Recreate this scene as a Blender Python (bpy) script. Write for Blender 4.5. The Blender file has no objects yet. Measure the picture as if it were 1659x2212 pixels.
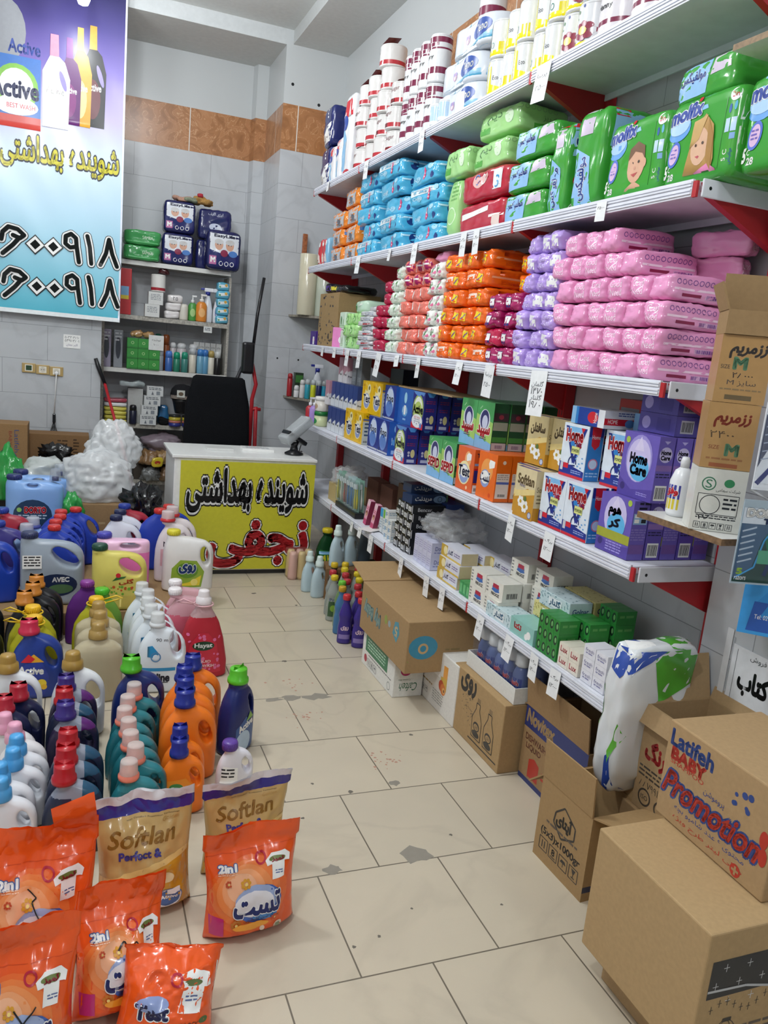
import bpy, bmesh, math, random, unicodedata
from mathutils import Vector, Matrix, noise
from mathutils.bvhtree import BVHTree
C = bpy.context.scene.collection
S = bpy.context.scene
PI = math.pi
rnd = random.Random(7)

# ------------------------------------------------------------------ camera, light, exposure
cam = bpy.data.objects.new('camera', bpy.data.cameras.new('camera'))
C.objects.link(cam)
S.camera = cam
cam.data.sensor_fit = 'HORIZONTAL'
cam.data.sensor_width = 36.0
cam.data.lens = 1709.0 / 1659.0 * 36.0
cam.data.clip_start = 0.02
_yaw, _pit, _rol = 0.3835, -0.2012, 0.0957
_f = Vector((math.sin(_yaw) * math.cos(_pit), math.cos(_yaw) * math.cos(_pit), math.sin(_pit)))
_r = Vector((math.cos(_yaw), -math.sin(_yaw), 0))
_u = _r.cross(_f)
_r2 = _r * math.cos(_rol) + _u * math.sin(_rol)
_u2 = -_r * math.sin(_rol) + _u * math.cos(_rol)
cam.matrix_world = Matrix(((_r2.x, _u2.x, -_f.x, 0), (_r2.y, _u2.y, -_f.y, 0), (_r2.z, _u2.z, -_f.z, 1.57), (0, 0, 0, 1)))

S.view_settings.view_transform = 'Standard'
S.view_settings.look = 'None'
S.view_settings.exposure = -0.12
S.view_settings.gamma = 1.0
S.view_settings.use_curve_mapping = False
world = bpy.data.worlds.new('world')
S.world = world
world.use_nodes = True
world.node_tree.nodes['Background'].inputs[0].default_value = (0.86, 0.93, 1.0, 1)
world.node_tree.nodes['Background'].inputs[1].default_value = 0.30

def lamp(name, loc, power, size, col=(0.93, 0.97, 1.0), rot=(0, 0, 0), kind='AREA'):
    l = bpy.data.lights.new(name, kind)
    l.energy = power
    l.color = col
    if kind == 'AREA':
        l.shape = 'DISK'
        l.size = size
    else:
        l.shadow_soft_size = size
    o = bpy.data.objects.new(name, l)
    o.location = loc
    o.rotation_euler = rot
    C.objects.link(o)
    return o
lamp('ceiling_light_over_aisle', (-0.35, 3.3, 3.5), 118, 0.12, kind='POINT')
lamp('ceiling_light_near_door', (-0.5, 0.9, 3.5), 95, 0.12, kind='POINT')
lamp('ceiling_light_entrance', (1.5, -1.4, 3.2), 60, 0.12, kind='POINT')
lamp('added_fill_over_counter', (0.5, 5.3, 3.55), 34, 0.1, kind='POINT')  # added lamp without a fixture, brightens the niche and back wall
lamp('bulb_light', (0.02, 6.0, 3.52), 9, 0.05, kind='POINT')

# ------------------------------------------------------------------ materials
def lin(h):
    h = h.lstrip('#')
    out = []
    for i in (0, 2, 4):
        c = int(h[i:i + 2], 16) / 255
        out.append(c / 12.92 if c <= 0.04045 else ((c + 0.055) / 1.055) ** 2.4)
    return (*out, 1)
MATS = {}
def mat(h, kind='print', rough=None, **k):
    """procedural material: kind is print / film / plastic / card / metal / cloth / clear / liquid / paper"""
    key = (h, kind, rough, tuple(sorted(k.items())))
    if key in MATS: return MATS[key]
    m = bpy.data.materials.new(kind + '_' + h)
    m.use_nodes = True
    nt = m.node_tree
    b = nt.nodes['Principled BSDF']
    I = b.inputs
    col = lin(h)
    I['Base Color'].default_value = col
    rr = {'print': .32, 'film': .16, 'plastic': .28, 'card': .75, 'metal': .42, 'cloth': .92, 'clear': .12, 'bag': .16, 'liquid': .12, 'paper': .6, 'wood': .55}[kind]
    I['Roughness'].default_value = rr if rough is None else rough
    def tex(scale, detail=3, src='Object'):
        tc = nt.nodes.new('ShaderNodeTexCoord')
        n = nt.nodes.new('ShaderNodeTexNoise')
        n.inputs['Scale'].default_value = scale
        n.inputs['Detail'].default_value = detail
        nt.links.new(tc.outputs[src], n.inputs['Vector'])
        return n
    def bump(n, st, dist=.002):
        bp = nt.nodes.new('ShaderNodeBump')
        bp.inputs['Strength'].default_value = st
        bp.inputs['Distance'].default_value = dist
        nt.links.new(n.outputs['Fac'], bp.inputs['Height'])
        nt.links.new(bp.outputs['Normal'], I['Normal'])
    def vary(n, amt):
        r = nt.nodes.new('ShaderNodeValToRGB')
        r.color_ramp.elements[0].position = .3
        r.color_ramp.elements[1].position = .7
        r.color_ramp.elements[0].color = (*[c * (1 - amt) for c in col[:3]], 1)
        r.color_ramp.elements[1].color = (*[min(1, c * (1 + amt)) for c in col[:3]], 1)
        nt.links.new(n.outputs['Fac'], r.inputs['Fac'])
        nt.links.new(r.outputs['Color'], I['Base Color'])
    if kind == 'film':
        n = tex(k.get('scale', 22) * .6, 2)
        n.noise_type = 'RIDGED_MULTIFRACTAL'
        n.inputs['Distortion'].default_value = .6
        bump(n, .42, .005)
        I['Specular IOR Level'].default_value = .65
    elif kind == 'print':
        vary(tex(40), .04)
    elif kind == 'plastic':
        vary(tex(9), .05)
    elif kind == 'card':
        n = tex(90, 5)
        vary(n, .05)
        bump(n, .06, .0006)
        I['Specular IOR Level'].default_value = .2
    elif kind == 'cloth':
        n = tex(180, 2)
        vary(n, .25)
        bump(n, .3, .001)
        I['Specular IOR Level'].default_value = .1
    elif kind == 'metal':
        I['Specular IOR Level'].default_value = .4
        vary(tex(14), .05)
    elif kind == 'paper':
        vary(tex(30), .04)
    elif kind == 'wood':
        vary(tex(70, 6), .35)
    elif kind == 'bag':
        n = tex(9, 3)
        n.noise_type = 'RIDGED_MULTIFRACTAL'
        n.inputs['Distortion'].default_value = 1.0
        bump(n, .6, .012)
        I['Alpha'].default_value = k.get('a', .6)
        I['Specular IOR Level'].default_value = .7
    elif kind in ('clear', 'liquid'):
        n = tex(35, 2)
        if kind == 'clear': bump(n, .6, .006)
        I['Transmission Weight'].default_value = k.get('t', .85)
        I['IOR'].default_value = 1.12 if kind == 'clear' else 1.2
        if 'a' in k: I['Alpha'].default_value = k['a']
    MATS[key] = m
    return m
def P(h, **k): return mat(h, 'print', **k)
def F(h, **k): return mat(h, 'film', **k)
def L(h, **k): return mat(h, 'plastic', **k)
def K(h, **k):
    r, g, b = [int(h[i:i + 2], 16) for i in (0, 2, 4)]
    m = (r + g + b) / 3
    return mat('%02x%02x%02x' % tuple(int(min(255, (m + (x - m) * .74) * 1.03)) for x in (r, g, b)), 'card', **k)

# ------------------------------------------------------------------ writing
FORMS = {}
for _c in range(0xFB50, 0xFEFD):
    _d = unicodedata.decomposition(chr(_c)).split()
    if len(_d) == 2 and _d[0] in ('<initial>', '<medial>', '<final>', '<isolated>'):
        FORMS.setdefault(chr(int(_d[1], 16)), {})[_d[0][1:4]] = chr(_c)
def fa(s):
    out = []
    for i, ch in enumerate(s):
        f = FORMS.get(ch)
        if not f:
            out.append(ch)
            continue
        pv = i > 0 and 'ini' in FORMS.get(s[i - 1], {})
        nx = i < len(s) - 1 and 'fin' in FORMS.get(s[i + 1], {}) and 'ini' in f
        out.append(f.get('med' if pv and nx else 'fin' if pv else 'ini' if nx else 'iso', f.get('iso', ch)))
    return ''.join(reversed(out))
TXT = {}
def glyphs(s, off):
    key = (s, off)
    if key not in TXT:
        cu = bpy.data.curves.new('lettering', 'FONT')
        cu.body = s
        cu.offset = off
        cu.resolution_u = 3
        o = bpy.data.objects.new('lettering', cu)
        C.objects.link(o)
        dg = bpy.context.evaluated_depsgraph_get()
        me = bpy.data.meshes.new_from_object(o.evaluated_get(dg))
        v = [(p.co.x, p.co.y) for p in me.vertices]
        f = [tuple(p.vertices) for p in me.polygons]
        bpy.data.objects.remove(o)
        bpy.data.curves.remove(cu)
        bpy.data.meshes.remove(me)
        TXT[key] = (v, f)
    return TXT[key]
def is_fa(s): return any('\u0621' <= c <= '\u06d3' and not c.isdigit() for c in s)

class D:
    """flat artwork (u right, v up, metres) that is printed on a face of a mesh"""
    def __init__(s): s.items = []
    def poly(s, pts, m):
        s.items.append(([tuple(p) for p in pts], [tuple(range(len(pts)))], m)); return s
    def rect(s, u0, v0, u1, v1, m): return s.poly([(u0, v0), (u1, v0), (u1, v1), (u0, v1)], m)
    def disc(s, cu, cv, r, m, rv=None, n=20, rot=0):
        rv = rv or r
        c, q = math.cos(rot), math.sin(rot)
        pts = []
        for i in range(n):
            a = 2 * PI * i / n
            x, y = r * math.cos(a), rv * math.sin(a)
            pts.append((cu + x * c - y * q, cv + x * q + y * c))
        return s.poly(pts, m)
    def ring(s, cu, cv, r, w, m, rv=None, n=20):
        rv = rv or r
        v, f = [], []
        for i in range(n):
            a = 2 * PI * i / n
            v += [(cu + r * math.cos(a), cv + rv * math.sin(a)), (cu + (r - w) * math.cos(a), cv + (rv - w) * math.sin(a))]
            j = (i + 1) % n
            f.append((2 * i, 2 * j, 2 * j + 1, 2 * i + 1))
        s.items.append((v, f, m)); return s
    def line(s, pts, w, m):
        for (a, b), (c, d) in zip(pts, pts[1:]):
            l = math.hypot(c - a, d - b) or 1
            nx, ny = -(d - b) / l * w / 2, (c - a) / l * w / 2
            s.poly([(a + nx, b + ny), (a - nx, b - ny), (c - nx, d - ny), (c + nx, d + ny)], m)
        return s
    def text(s, t, cu, cv, w=None, h=None, m=None, rot=0, bold=0.0, edge=None, em=None, shear=0):
        if is_fa(t): t = fa(t)
        v0, f = glyphs(t, 0.0)
        if not v0: return s
        xs = [p[0] for p in v0]; ys = [p[1] for p in v0]
        W, H = max(xs) - min(xs) or 1, max(ys) - min(ys) or 1
        kx = w / W if w else h / H
        ky = h / H if h else kx
        cx, cy = (max(xs) + min(xs)) / 2, (max(ys) + min(ys)) / 2
        c, q = math.cos(rot), math.sin(rot)
        for off, mm in ((edge, em), (bold, m)):
            if off is None or mm is None: continue
            rings = [(0, 0)]
            if off > 0:
                for rr in ([off] if off < .07 else [off * .5, off]):
                    nn = 6 if off < .03 else 10
                    rings += [(rr * math.cos(2 * PI * i / nn), rr * math.sin(2 * PI * i / nn)) for i in range(nn)]
            out, fo = [], []
            for ox, oy in rings:
                n0 = len(out)
                for x, y in v0:
                    y2 = (y + oy - cy) * ky
                    x2 = (x + ox - cx) * kx + shear * y2
                    out.append((cu + x2 * c - y2 * q, cv + x2 * q + y2 * c))
                fo += [tuple(i + n0 for i in p) for p in f]
            s.items.append((out, fo, mm))
        return s
    def lines(s, u0, v0, u1, v1, n, m, fill=.45, seed=1):
        """small print: rows of word-like bars"""
        r = random.Random(seed)
        p = (v1 - v0) / n
        for i in range(n):
            u = u0
            while u < u1 - p * .4:
                w = min(u1 - u, p * r.uniform(.8, 2.4))
                s.rect(u, v1 - i * p - p * fill, u + w, v1 - i * p, m)
                u += w + p * .35
        return s
    def bars(s, u0, v0, u1, v1, m, bg=None, seed=3):
        if bg: s.rect(u0, v0, u1, v1, bg)
        r = random.Random(seed)
        u = u0 + (u1 - u0) * .06
        while u < u1 * .999 - (u1 - u0) * .06:
            w = (u1 - u0) * r.choice((.02, .04, .06))
            s.rect(u, v0 + (v1 - v0) * .12, min(u + w, u1), v1 - (v1 - v0) * .12, m)
            u += w + (u1 - u0) * .035
        return s

# ------------------------------------------------------------------ mesh collector
class MB:
    def __init__(s):
        s.v, s.f, s.mi, s.sm, s.mats = [], [], [], [], []
    def m(s, x):
        if x not in s.mats: s.mats.append(x)
        return s.mats.index(x)
    def add(s, v, f, m, smooth=False, M=None):
        n = len(s.v)
        s.v += [tuple(M @ Vector(p)) if M else tuple(p) for p in v]
        s.f += [tuple(i + n for i in q) for q in f]
        k = s.m(m)
        s.mi += [k] * len(f)
        s.sm += [smooth] * len(f)
        return s
    def box(s, x0, x1, y0, y1, z0, z1, m, c=0.0, M=None, sides=None):
        """box with chamfer c; sides: {'-y': material ...}"""
        if c <= 0:
            v = [(x0, y0, z0), (x1, y0, z0), (x1, y1, z0), (x0, y1, z0), (x0, y0, z1), (x1, y0, z1), (x1, y1, z1), (x0, y1, z1)]
            fs = {'-z': (3, 2, 1, 0), '+z': (4, 5, 6, 7), '-y': (0, 1, 5, 4), '+x': (1, 2, 6, 5), '+y': (2, 3, 7, 6), '-x': (3, 0, 4, 7)}
            for q, f in fs.items(): s.add([v[i] for i in f], [(0, 1, 2, 3)], (sides or {}).get(q, m), False, M)
            return s
        bm = bmesh.new()
        bmesh.ops.create_cube(bm, size=1)
        for p in bm.verts:
            p.co = Vector((x0 + (p.co.x + .5) * (x1 - x0), y0 + (p.co.y + .5) * (y1 - y0), z0 + (p.co.z + .5) * (z1 - z0)))
        bmesh.ops.bevel(bm, geom=bm.edges[:], offset=c, segments=2, affect='EDGES', profile=.5)
        return s.bm(bm, m, False, M)
    def bm(s, bm, m, smooth=True, M=None):
        bm.verts.index_update()
        s.add([p.co[:] for p in bm.verts], [tuple(v.index for v in f.verts) for f in bm.faces], m, smooth, M)
        bm.free()
        return s
    def lathe(s, prof, m, n=20, M=None, ex=1.0, ey=1.0, p=2.0, cap=True, cx=0, cy=0, smooth=True):
        v, f = [], []
        for r, z in prof:
            for i in range(n):
                a = 2 * PI * i / n
                c, q = math.cos(a), math.sin(a)
                k = 1 if p == 2 else (abs(c) ** p + abs(q) ** p) ** (-1 / p)
                v.append((cx + r * ex * c * k, cy + r * ey * q * k, z))
        for j in range(len(prof) - 1):
            for i in range(n):
                k = (i + 1) % n
                f.append((j * n + i, j * n + k, j * n + n + k, j * n + n + i))
        if cap:
            f.append(tuple(reversed(range(n))))
            f.append(tuple(range((len(prof) - 1) * n, len(prof) * n)))
        return s.add(v, f, m, smooth, M)
    def tube(s, pts, r, m, n=8, closed=False):
        pts = [Vector(p) for p in pts]
        v, f = [], []
        L_ = len(pts)
        up = None
        for i, p in enumerate(pts):
            t = (pts[min(i + 1, L_ - 1)] - pts[max(i - 1, 0)]).normalized()
            if up is None: up = Vector((0, 0, 1)) if abs(t.z) < .9 else Vector((1, 0, 0))
            a = t.cross(up).normalized()
            up = a.cross(t).normalized()
            rr = r[i] if isinstance(r, (list, tuple)) else r
            for k in range(n):
                q = 2 * PI * k / n
                v.append(tuple(p + a * rr * math.cos(q) + up * rr * math.sin(q)))
        for j in range(L_ - 1):
            for i in range(n):
                k = (i + 1) % n
                f.append((j * n + i, j * n + k, j * n + n + k, j * n + n + i))
        f.append(tuple(reversed(range(n))))
        f.append(tuple(range((L_ - 1) * n, L_ * n)))
        return s.add(v, f, m, True)
    def print(s, d, face='-y', off=.0004, grid=0, M=None):
        """project artwork on the mesh built so far, from the given side"""
        bvh = BVHTree.FromPolygons(s.v, s.f)
        lo = [min(p[i] for p in s.v) for i in range(3)]
        hi = [max(p[i] for p in s.v) for i in range(3)]
        mid = [(x + y) / 2 for x, y in zip(lo, hi)]
        fc = {'-y': (mid[0], mid[2]), '+y': (-mid[0], mid[2]), '+x': (mid[1], mid[2]), '-x': (-mid[1], mid[2]), '+z': (mid[0], mid[1])}[face]
        boxes = []
        for v, f, m in d.items:
            us, vs = [p[0] for p in v], [p[1] for p in v]
            q = (min(us), min(vs), max(us), max(vs))
            lv = 1 + max([b[4] for b in boxes if b[0] < q[2] and q[0] < b[2] and b[1] < q[3] and q[1] < b[3]], default=-1)
            boxes.append((*q, lv))
        for (v, f, m), bx in zip(d.items, boxes):
            li = bx[4]
            if grid and len(f):
                bm = bmesh.new()
                vv = [bm.verts.new((a, b, 0)) for a, b in v]
                for q in f:
                    try: bm.faces.new([vv[i] for i in q])
                    except ValueError: pass
                us = [a for a, b in v]; vs = [b for a, b in v]
                for ax, lo, hi in ((0, min(us), max(us)), (1, min(vs), max(vs))):
                    x = math.ceil(lo / grid) * grid
                    while x < hi:
                        nn = Vector((1, 0, 0)) if ax == 0 else Vector((0, 1, 0))
                        bmesh.ops.bisect_plane(bm, geom=bm.verts[:] + bm.edges[:] + bm.faces[:], plane_co=nn * x, plane_no=nn)
                        x += grid
                bm.verts.index_update()
                v = [(p.co.x, p.co.y) for p in bm.verts]
                f = [tuple(p.index for p in q.verts) for q in bm.faces]
                bm.free()
            pos, ok = [], []
            def aim(a, b):
                if face == '-y': o, dr = Vector((a, -5, b)), Vector((0, 1, 0))
                elif face == '+y': o, dr = Vector((-a, 5, b)), Vector((0, -1, 0))
                elif face == '+x': o, dr = Vector((5, a, b)), Vector((-1, 0, 0))
                elif face == '-x': o, dr = Vector((-5, -a, b)), Vector((1, 0, 0))
                else: o, dr = Vector((a, b, 9)), Vector((0, 0, -1))
                return bvh.ray_cast(o, dr), dr
            for a, b in v:
                h, dr = aim(a, b)
                for k in (.985, .96, .93):
                    if h[0] is not None: break
                    h, dr = aim(fc[0] + (a - fc[0]) * k, fc[1] + (b - fc[1]) * k)
                if h[0] is None: pos.append((0, 0, 0)); ok.append(False)
                else: pos.append(tuple(h[0] - dr * (off + li * (.00055 if grid else .00018)))); ok.append(True)
            keep = [q for q in f if all(ok[i] for i in q)]
            if not keep: continue
            if grid:
                used = [q for q in keep if max((Vector(pos[q[0]]) - Vector(pos[i])).length for i in q) < grid * 4]
                keep = used
            s.add(pos, keep, m, bool(grid))
            # keep bvh of the bare body: artwork is not printed on artwork
        return s
    def build(s, name, parent=None, loc=None, rz=0, label=None, cat=None, group=None, kind=None):
        me = bpy.data.meshes.new(name)
        me.from_pydata(s.v, [], s.f)
        for x in s.mats: me.materials.append(x)
        me.polygons.foreach_set('material_index', s.mi)
        me.polygons.foreach_set('use_smooth', s.sm)
        me.update()
        o = bpy.data.objects.new(name, me)
        C.objects.link(o)
        if parent: o.parent = parent
        if loc: o.location = loc
        if rz: o.rotation_euler[2] = rz
        return tag(o, label, cat, group, kind)
def tag(o, label=None, cat=None, group=None, kind=None):
    if label: o['label'] = label
    if cat: o['category'] = cat
    if group: o['group'] = group
    if kind: o['kind'] = kind
    return o
def thing(name, loc, label, cat, group=None, rz=0):
    o = bpy.data.objects.new(name, None)
    o.empty_display_size = .05
    C.objects.link(o)
    o.location = loc
    o.rotation_euler[2] = rz
    return tag(o, label, cat, group)
KIDS = {}
def kids(o):
    return [c for c in o.children]
def dup(o, loc, label=None, group=None, rz=None, rot=None, sc=None):
    c = o.copy()
    C.objects.link(c)
    c.location = loc
    if rz is not None: c.rotation_euler = (0, 0, rz)
    if rot is not None: c.rotation_euler = rot
    if sc is not None: c.scale = sc
    if label: c['label'] = label
    if group: c['group'] = group
    for k in o.children:
        q = k.copy()
        C.objects.link(q)
        q.parent = c
        for g in k.children:
            w = g.copy()
            C.objects.link(w)
            w.parent = q
    return c
class Once:
    """first placement moves the prototype itself, later ones are copies"""
    def __init__(s, o): s.o, s.used = o, False
    def put(s, loc, label, group=None, rz=0, rot=None, sc=None):
        r = rot if rot is not None else (0, 0, rz)
        if not s.used:
            s.used = True
            s.o.location = loc
            s.o.rotation_euler = r
            if sc: s.o.scale = sc
            tag(s.o, label, None, group)
            return s.o
        return dup(s.o, loc, label, group, rot=r, sc=sc)
ORD = ['first', 'second', 'third', 'fourth', 'fifth', 'sixth', 'seventh', 'eighth', 'ninth', 'tenth', 'eleventh', 'twelfth', 'thirteenth', 'fourteenth', 'fifteenth']
def rowname(r, n):
    """r counts from the bottom"""
    t = n - 1 - r
    return 'top row' if t == 0 else 'bottom row' if r == 0 else ORD[t] + ' row down'
def colname(c, n):
    if n == 1: return ''
    return 'leftmost' if c == 0 else 'rightmost' if c == n - 1 else ORD[c] + ' from left'
WEST = -PI / 2       # front of a thing on the right-hand shelves looks at the aisle (-X)

# ------------------------------------------------------------------ soft shapes
def cube_grid(n):
    idx, v, f = {}, [], []
    def g(i, j, k):
        key = (i, j, k)
        if key not in idx:
            idx[key] = len(v)
            v.append((2 * i / n - 1, 2 * j / n - 1, 2 * k / n - 1))
        return idx[key]
    for a in range(n):
        for b in range(n):
            f.append((g(a, b, 0), g(a, b + 1, 0), g(a + 1, b + 1, 0), g(a + 1, b, 0)))
            f.append((g(a, b, n), g(a + 1, b, n), g(a + 1, b + 1, n), g(a, b + 1, n)))
            f.append((g(a, 0, b), g(a + 1, 0, b), g(a + 1, 0, b + 1), g(a, 0, b + 1)))
            f.append((g(a, n, b), g(a, n, b + 1), g(a + 1, n, b + 1), g(a + 1, n, b)))
            f.append((g(0, a, b), g(0, a, b + 1), g(0, a + 1, b + 1), g(0, a + 1, b)))
            f.append((g(n, a, b), g(n, a + 1, b), g(n, a + 1, b + 1), g(n, a, b + 1)))
    return v, f
GRID = {n: cube_grid(n) for n in (8, 12, 14)}
def soft(mb, w, d, h, m, seed=0, amp=.006, p=6, n=8, freq=14, bulge=0.0):
    """a soft wrapped pack: rounded box with creases, front at y=-d/2, base at z=0"""
    gv, gf = GRID[n]
    v = []
    for x, y, z in gv:
        k = (abs(x) ** p + abs(y) ** p + abs(z) ** p) ** (1 / p)
        x, y, z = x / k, y / k, z / k
        q = Vector((x * w / 2, y * d / 2, z * h / 2))
        b = 1 + bulge * (1 - z * z)
        q.x *= b
        s_ = Vector((q.x * freq + seed * 7.1, q.y * freq * .6, q.z * freq * 1.3 + seed))
        a = noise.noise(s_) * amp
        c = (abs(noise.noise(s_ * 2.1)) - .25) * amp * .9 + (abs(noise.noise(s_ * 4.3)) - .22) * amp * .75 * (n > 8)
        e = Vector((x, y, z)).normalized()
        q += e * (a + c)
        q.z = max(q.z, -h / 2)
        v.append((q.x, q.y, q.z + h / 2))
    mb.add(v, gf, m, True)
    return mb
def loft_bm(prof, n=20):
    """prof: (z, x0, x1, halfdepth, power)"""
    v, f = [], []
    for z, x0, x1, hd, p in prof:
        cx, hw = (x0 + x1) / 2, (x1 - x0) / 2
        for i in range(n):
            a = 2 * PI * i / n
            c, q = math.cos(a), math.sin(a)
            k = (abs(c) ** p + abs(q) ** p) ** (-1 / p)
            v.append((cx + hw * c * k, hd * q * k, z))
    for j in range(len(prof) - 1):
        for i in range(n):
            k = (i + 1) % n
            f.append((j * n + i, j * n + k, j * n + n + k, j * n + n + i))
    f.append(tuple(reversed(range(n))))
    f.append(tuple(range((len(prof) - 1) * n, len(prof) * n)))
    return v, f
def to_obj(v, f):
    me = bpy.data.meshes.new('shape')
    me.from_pydata(v, [], f)
    o = bpy.data.objects.new('shape', me)
    C.objects.link(o)
    return o
def fused(parts, hole=None, voxel=.006, smooth=5):
    """closed shapes grown together into one skin, with an optional finger hole cut right through"""
    V, Fc = [], []
    for v, f in parts:
        n = len(V)
        V += v
        Fc += [tuple(i + n for i in q) for q in f]
    o = to_obj(V, Fc)
    md = o.modifiers.new('r', 'REMESH')
    md.mode = 'VOXEL'
    md.voxel_size = voxel
    h = None
    if hole:
        n = len(hole)
        hv = [(x, -.3, z) for x, z in hole] + [(x, .3, z) for x, z in hole]
        hf = [tuple(range(n)), tuple(reversed(range(n, 2 * n)))] + [(i, n + i, n + (i + 1) % n, (i + 1) % n) for i in range(n)]
        h = to_obj(hv, hf)
        b = o.modifiers.new('b', 'BOOLEAN')
        b.operation = 'DIFFERENCE'
        b.object = h
        r2 = o.modifiers.new('r2', 'REMESH')
        r2.mode = 'VOXEL'
        r2.voxel_size = voxel
    s_ = o.modifiers.new('s', 'SMOOTH')
    s_.iterations = smooth
    s_.factor = .5
    dg = bpy.context.evaluated_depsgraph_get()
    me = bpy.data.meshes.new_from_object(o.evaluated_get(dg))
    v = [p.co[:] for p in me.vertices]
    f = [tuple(p.vertices) for p in me.polygons]
    for x in (o, h):
        if x:
            dd = x.data
            bpy.data.objects.remove(x)
            bpy.data.meshes.remove(dd)
    bpy.data.meshes.remove(me)
    return v, f
def oval(cx, cz, rx, rz, rot=0, n=18):
    c, s_ = math.cos(rot), math.sin(rot)
    out = []
    for i in range(n):
        a = 2 * PI * i / n
        x, z = rx * math.cos(a), rz * math.sin(a)
        out.append((cx + x * c - z * s_, cz + x * s_ + z * c))
    return out
# common inks
WH, BK, NAVY, RED, GOLD = P('f2f2f0'), P('16181c'), P('1c2a6b'), P('cf2030'), P('c9a24a')
INK = P('26282e')
KRAFT = K('b08a5a')
# ------------------------------------------------------------------ the room
def nodes(m): return m.node_tree.nodes, m.node_tree.links
def tile_mat(name, ax, ox, oz, bw, bh, c1, joint, jw, rough, vein, band=None, off=.5):
    m = bpy.data.materials.new(name)
    m.use_nodes = True
    N, Lk = nodes(m)
    b = N['Principled BSDF']
    tc = N.new('ShaderNodeTexCoord')
    sp = N.new('ShaderNodeSeparateXYZ')
    Lk.new(tc.outputs['Object'], sp.inputs[0])
    cb = N.new('ShaderNodeCombineXYZ')
    def sub(sock, v):
        n = N.new('ShaderNodeMath'); n.operation = 'SUBTRACT'
        Lk.new(sock, n.inputs[0]); n.inputs[1].default_value = v
        return n.outputs[0]
    Lk.new(sub(sp.outputs[ax[0]], ox), cb.inputs[0])
    Lk.new(sub(sp.outputs[ax[1]], oz), cb.inputs[1])
    br = N.new('ShaderNodeTexBrick')
    br.offset = off
    br.inputs['Scale'].default_value = 1
    br.inputs['Brick Width'].default_value = bw
    br.inputs['Row Height'].default_value = bh
    br.inputs['Mortar Size'].default_value = jw
    br.inputs['Mortar Smooth'].default_value = .1
    br.inputs['Bias'].default_value = 0
    c = lin(c1)
    br.inputs['Color1'].default_value = c
    br.inputs['Color2'].default_value = (*[x * .95 for x in c[:3]], 1)
    br.inputs['Mortar'].default_value = lin(joint)
    Lk.new(cb.outputs[0], br.inputs['Vector'])
    # veins
    no = N.new('ShaderNodeTexNoise')
    no.inputs['Scale'].default_value = 1.3; no.inputs['Detail'].default_value = 8; no.inputs['Distortion'].default_value = 1.4
    Lk.new(tc.outputs['Object'], no.inputs['Vector'])
    rp = N.new('ShaderNodeValToRGB')
    e = rp.color_ramp.elements
    e[0].position = .46; e[0].color = (1, 1, 1, 1)
    e[1].position = .54; e[1].color = (1, 1, 1, 1)
    k = e.new(.5); k.color = (*[vein] * 3, 1)
    Lk.new(no.outputs['Fac'], rp.inputs['Fac'])
    n2 = N.new('ShaderNodeTexNoise')
    n2.inputs['Scale'].default_value = 5; n2.inputs['Detail'].default_value = 4
    Lk.new(tc.outputs['Object'], n2.inputs['Vector'])
    r2 = N.new('ShaderNodeValToRGB')
    r2.color_ramp.elements[0].color = (.9, .9, .9, 1); r2.color_ramp.elements[1].color = (1.05, 1.04, 1.02, 1)
    Lk.new(n2.outputs['Fac'], r2.inputs['Fac'])
    def mul(a, bb):
        x = N.new('ShaderNodeMix'); x.data_type = 'RGBA'; x.blend_type = 'MULTIPLY'; x.inputs[0].default_value = 1
        Lk.new(a, x.inputs[6]); Lk.new(bb, x.inputs[7])
        return x.outputs[2]
    out = mul(mul(br.outputs['Color'], rp.outputs['Color']), r2.outputs['Color'])
    if band:
        z0, z1, bc, plain = band
        def gt(v):
            n = N.new('ShaderNodeMath'); n.operation = 'GREATER_THAN'
            Lk.new(sp.outputs[2], n.inputs[0]); n.inputs[1].default_value = v
            return n.outputs[0]
        def mix(f, a, bb):
            x = N.new('ShaderNodeMix'); x.data_type = 'RGBA'
            Lk.new(f, x.inputs[0]); Lk.new(a, x.inputs[6])
            if isinstance(bb, tuple): x.inputs[7].default_value = bb
            else: Lk.new(bb, x.inputs[7])
            return x.outputs[2]
        vo = N.new('ShaderNodeTexNoise')
        vo.inputs['Scale'].default_value = 7; vo.inputs['Detail'].default_value = 9; vo.inputs['Distortion'].default_value = 2.2
        Lk.new(tc.outputs['Object'], vo.inputs['Vector'])
        br3 = N.new('ShaderNodeValToRGB')
        q = br3.color_ramp.elements
        q[0].position = .3; q[0].color = lin('96643c')
        q[1].position = .72; q[1].color = lin('b8845a')
        q2 = q.new(.5); q2.color = lin(bc)
        q3 = q.new(.515); q3.color = lin('cda27a')
        q4 = q.new(.53); q4.color = lin(bc)
        Lk.new(vo.outputs['Fac'], br3.inputs['Fac'])
        bb = N.new('ShaderNodeTexBrick'); bb.offset = 0
        bb.inputs['Scale'].default_value = 1; bb.inputs['Brick Width'].default_value = bw * 1.2; bb.inputs['Row Height'].default_value = 5.0
        bb.inputs['Mortar Size'].default_value = .004
        Lk.new(cb.outputs[0], bb.inputs['Vector'])
        Lk.new(br3.outputs['Color'], bb.inputs['Color1']); Lk.new(br3.outputs['Color'], bb.inputs['Color2'])
        bb.inputs['Mortar'].default_value = lin('d8d4cc')
        out = mix(gt(z0), out, bb.outputs['Color'])
        out = mix(gt(z1), out, lin(plain))
    Lk.new(out, b.inputs['Base Color'])
    b.inputs['Roughness'].default_value = rough
    return m
FLOORM = tile_mat('floor_tiles', (0, 1), 1.105, 1.19, .4, .405, 'cbc0ac', '6f675a', .0024, .3, .93)
BAND = (3.04, 3.375, 'ac764a', 'c2c6c7')
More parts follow.
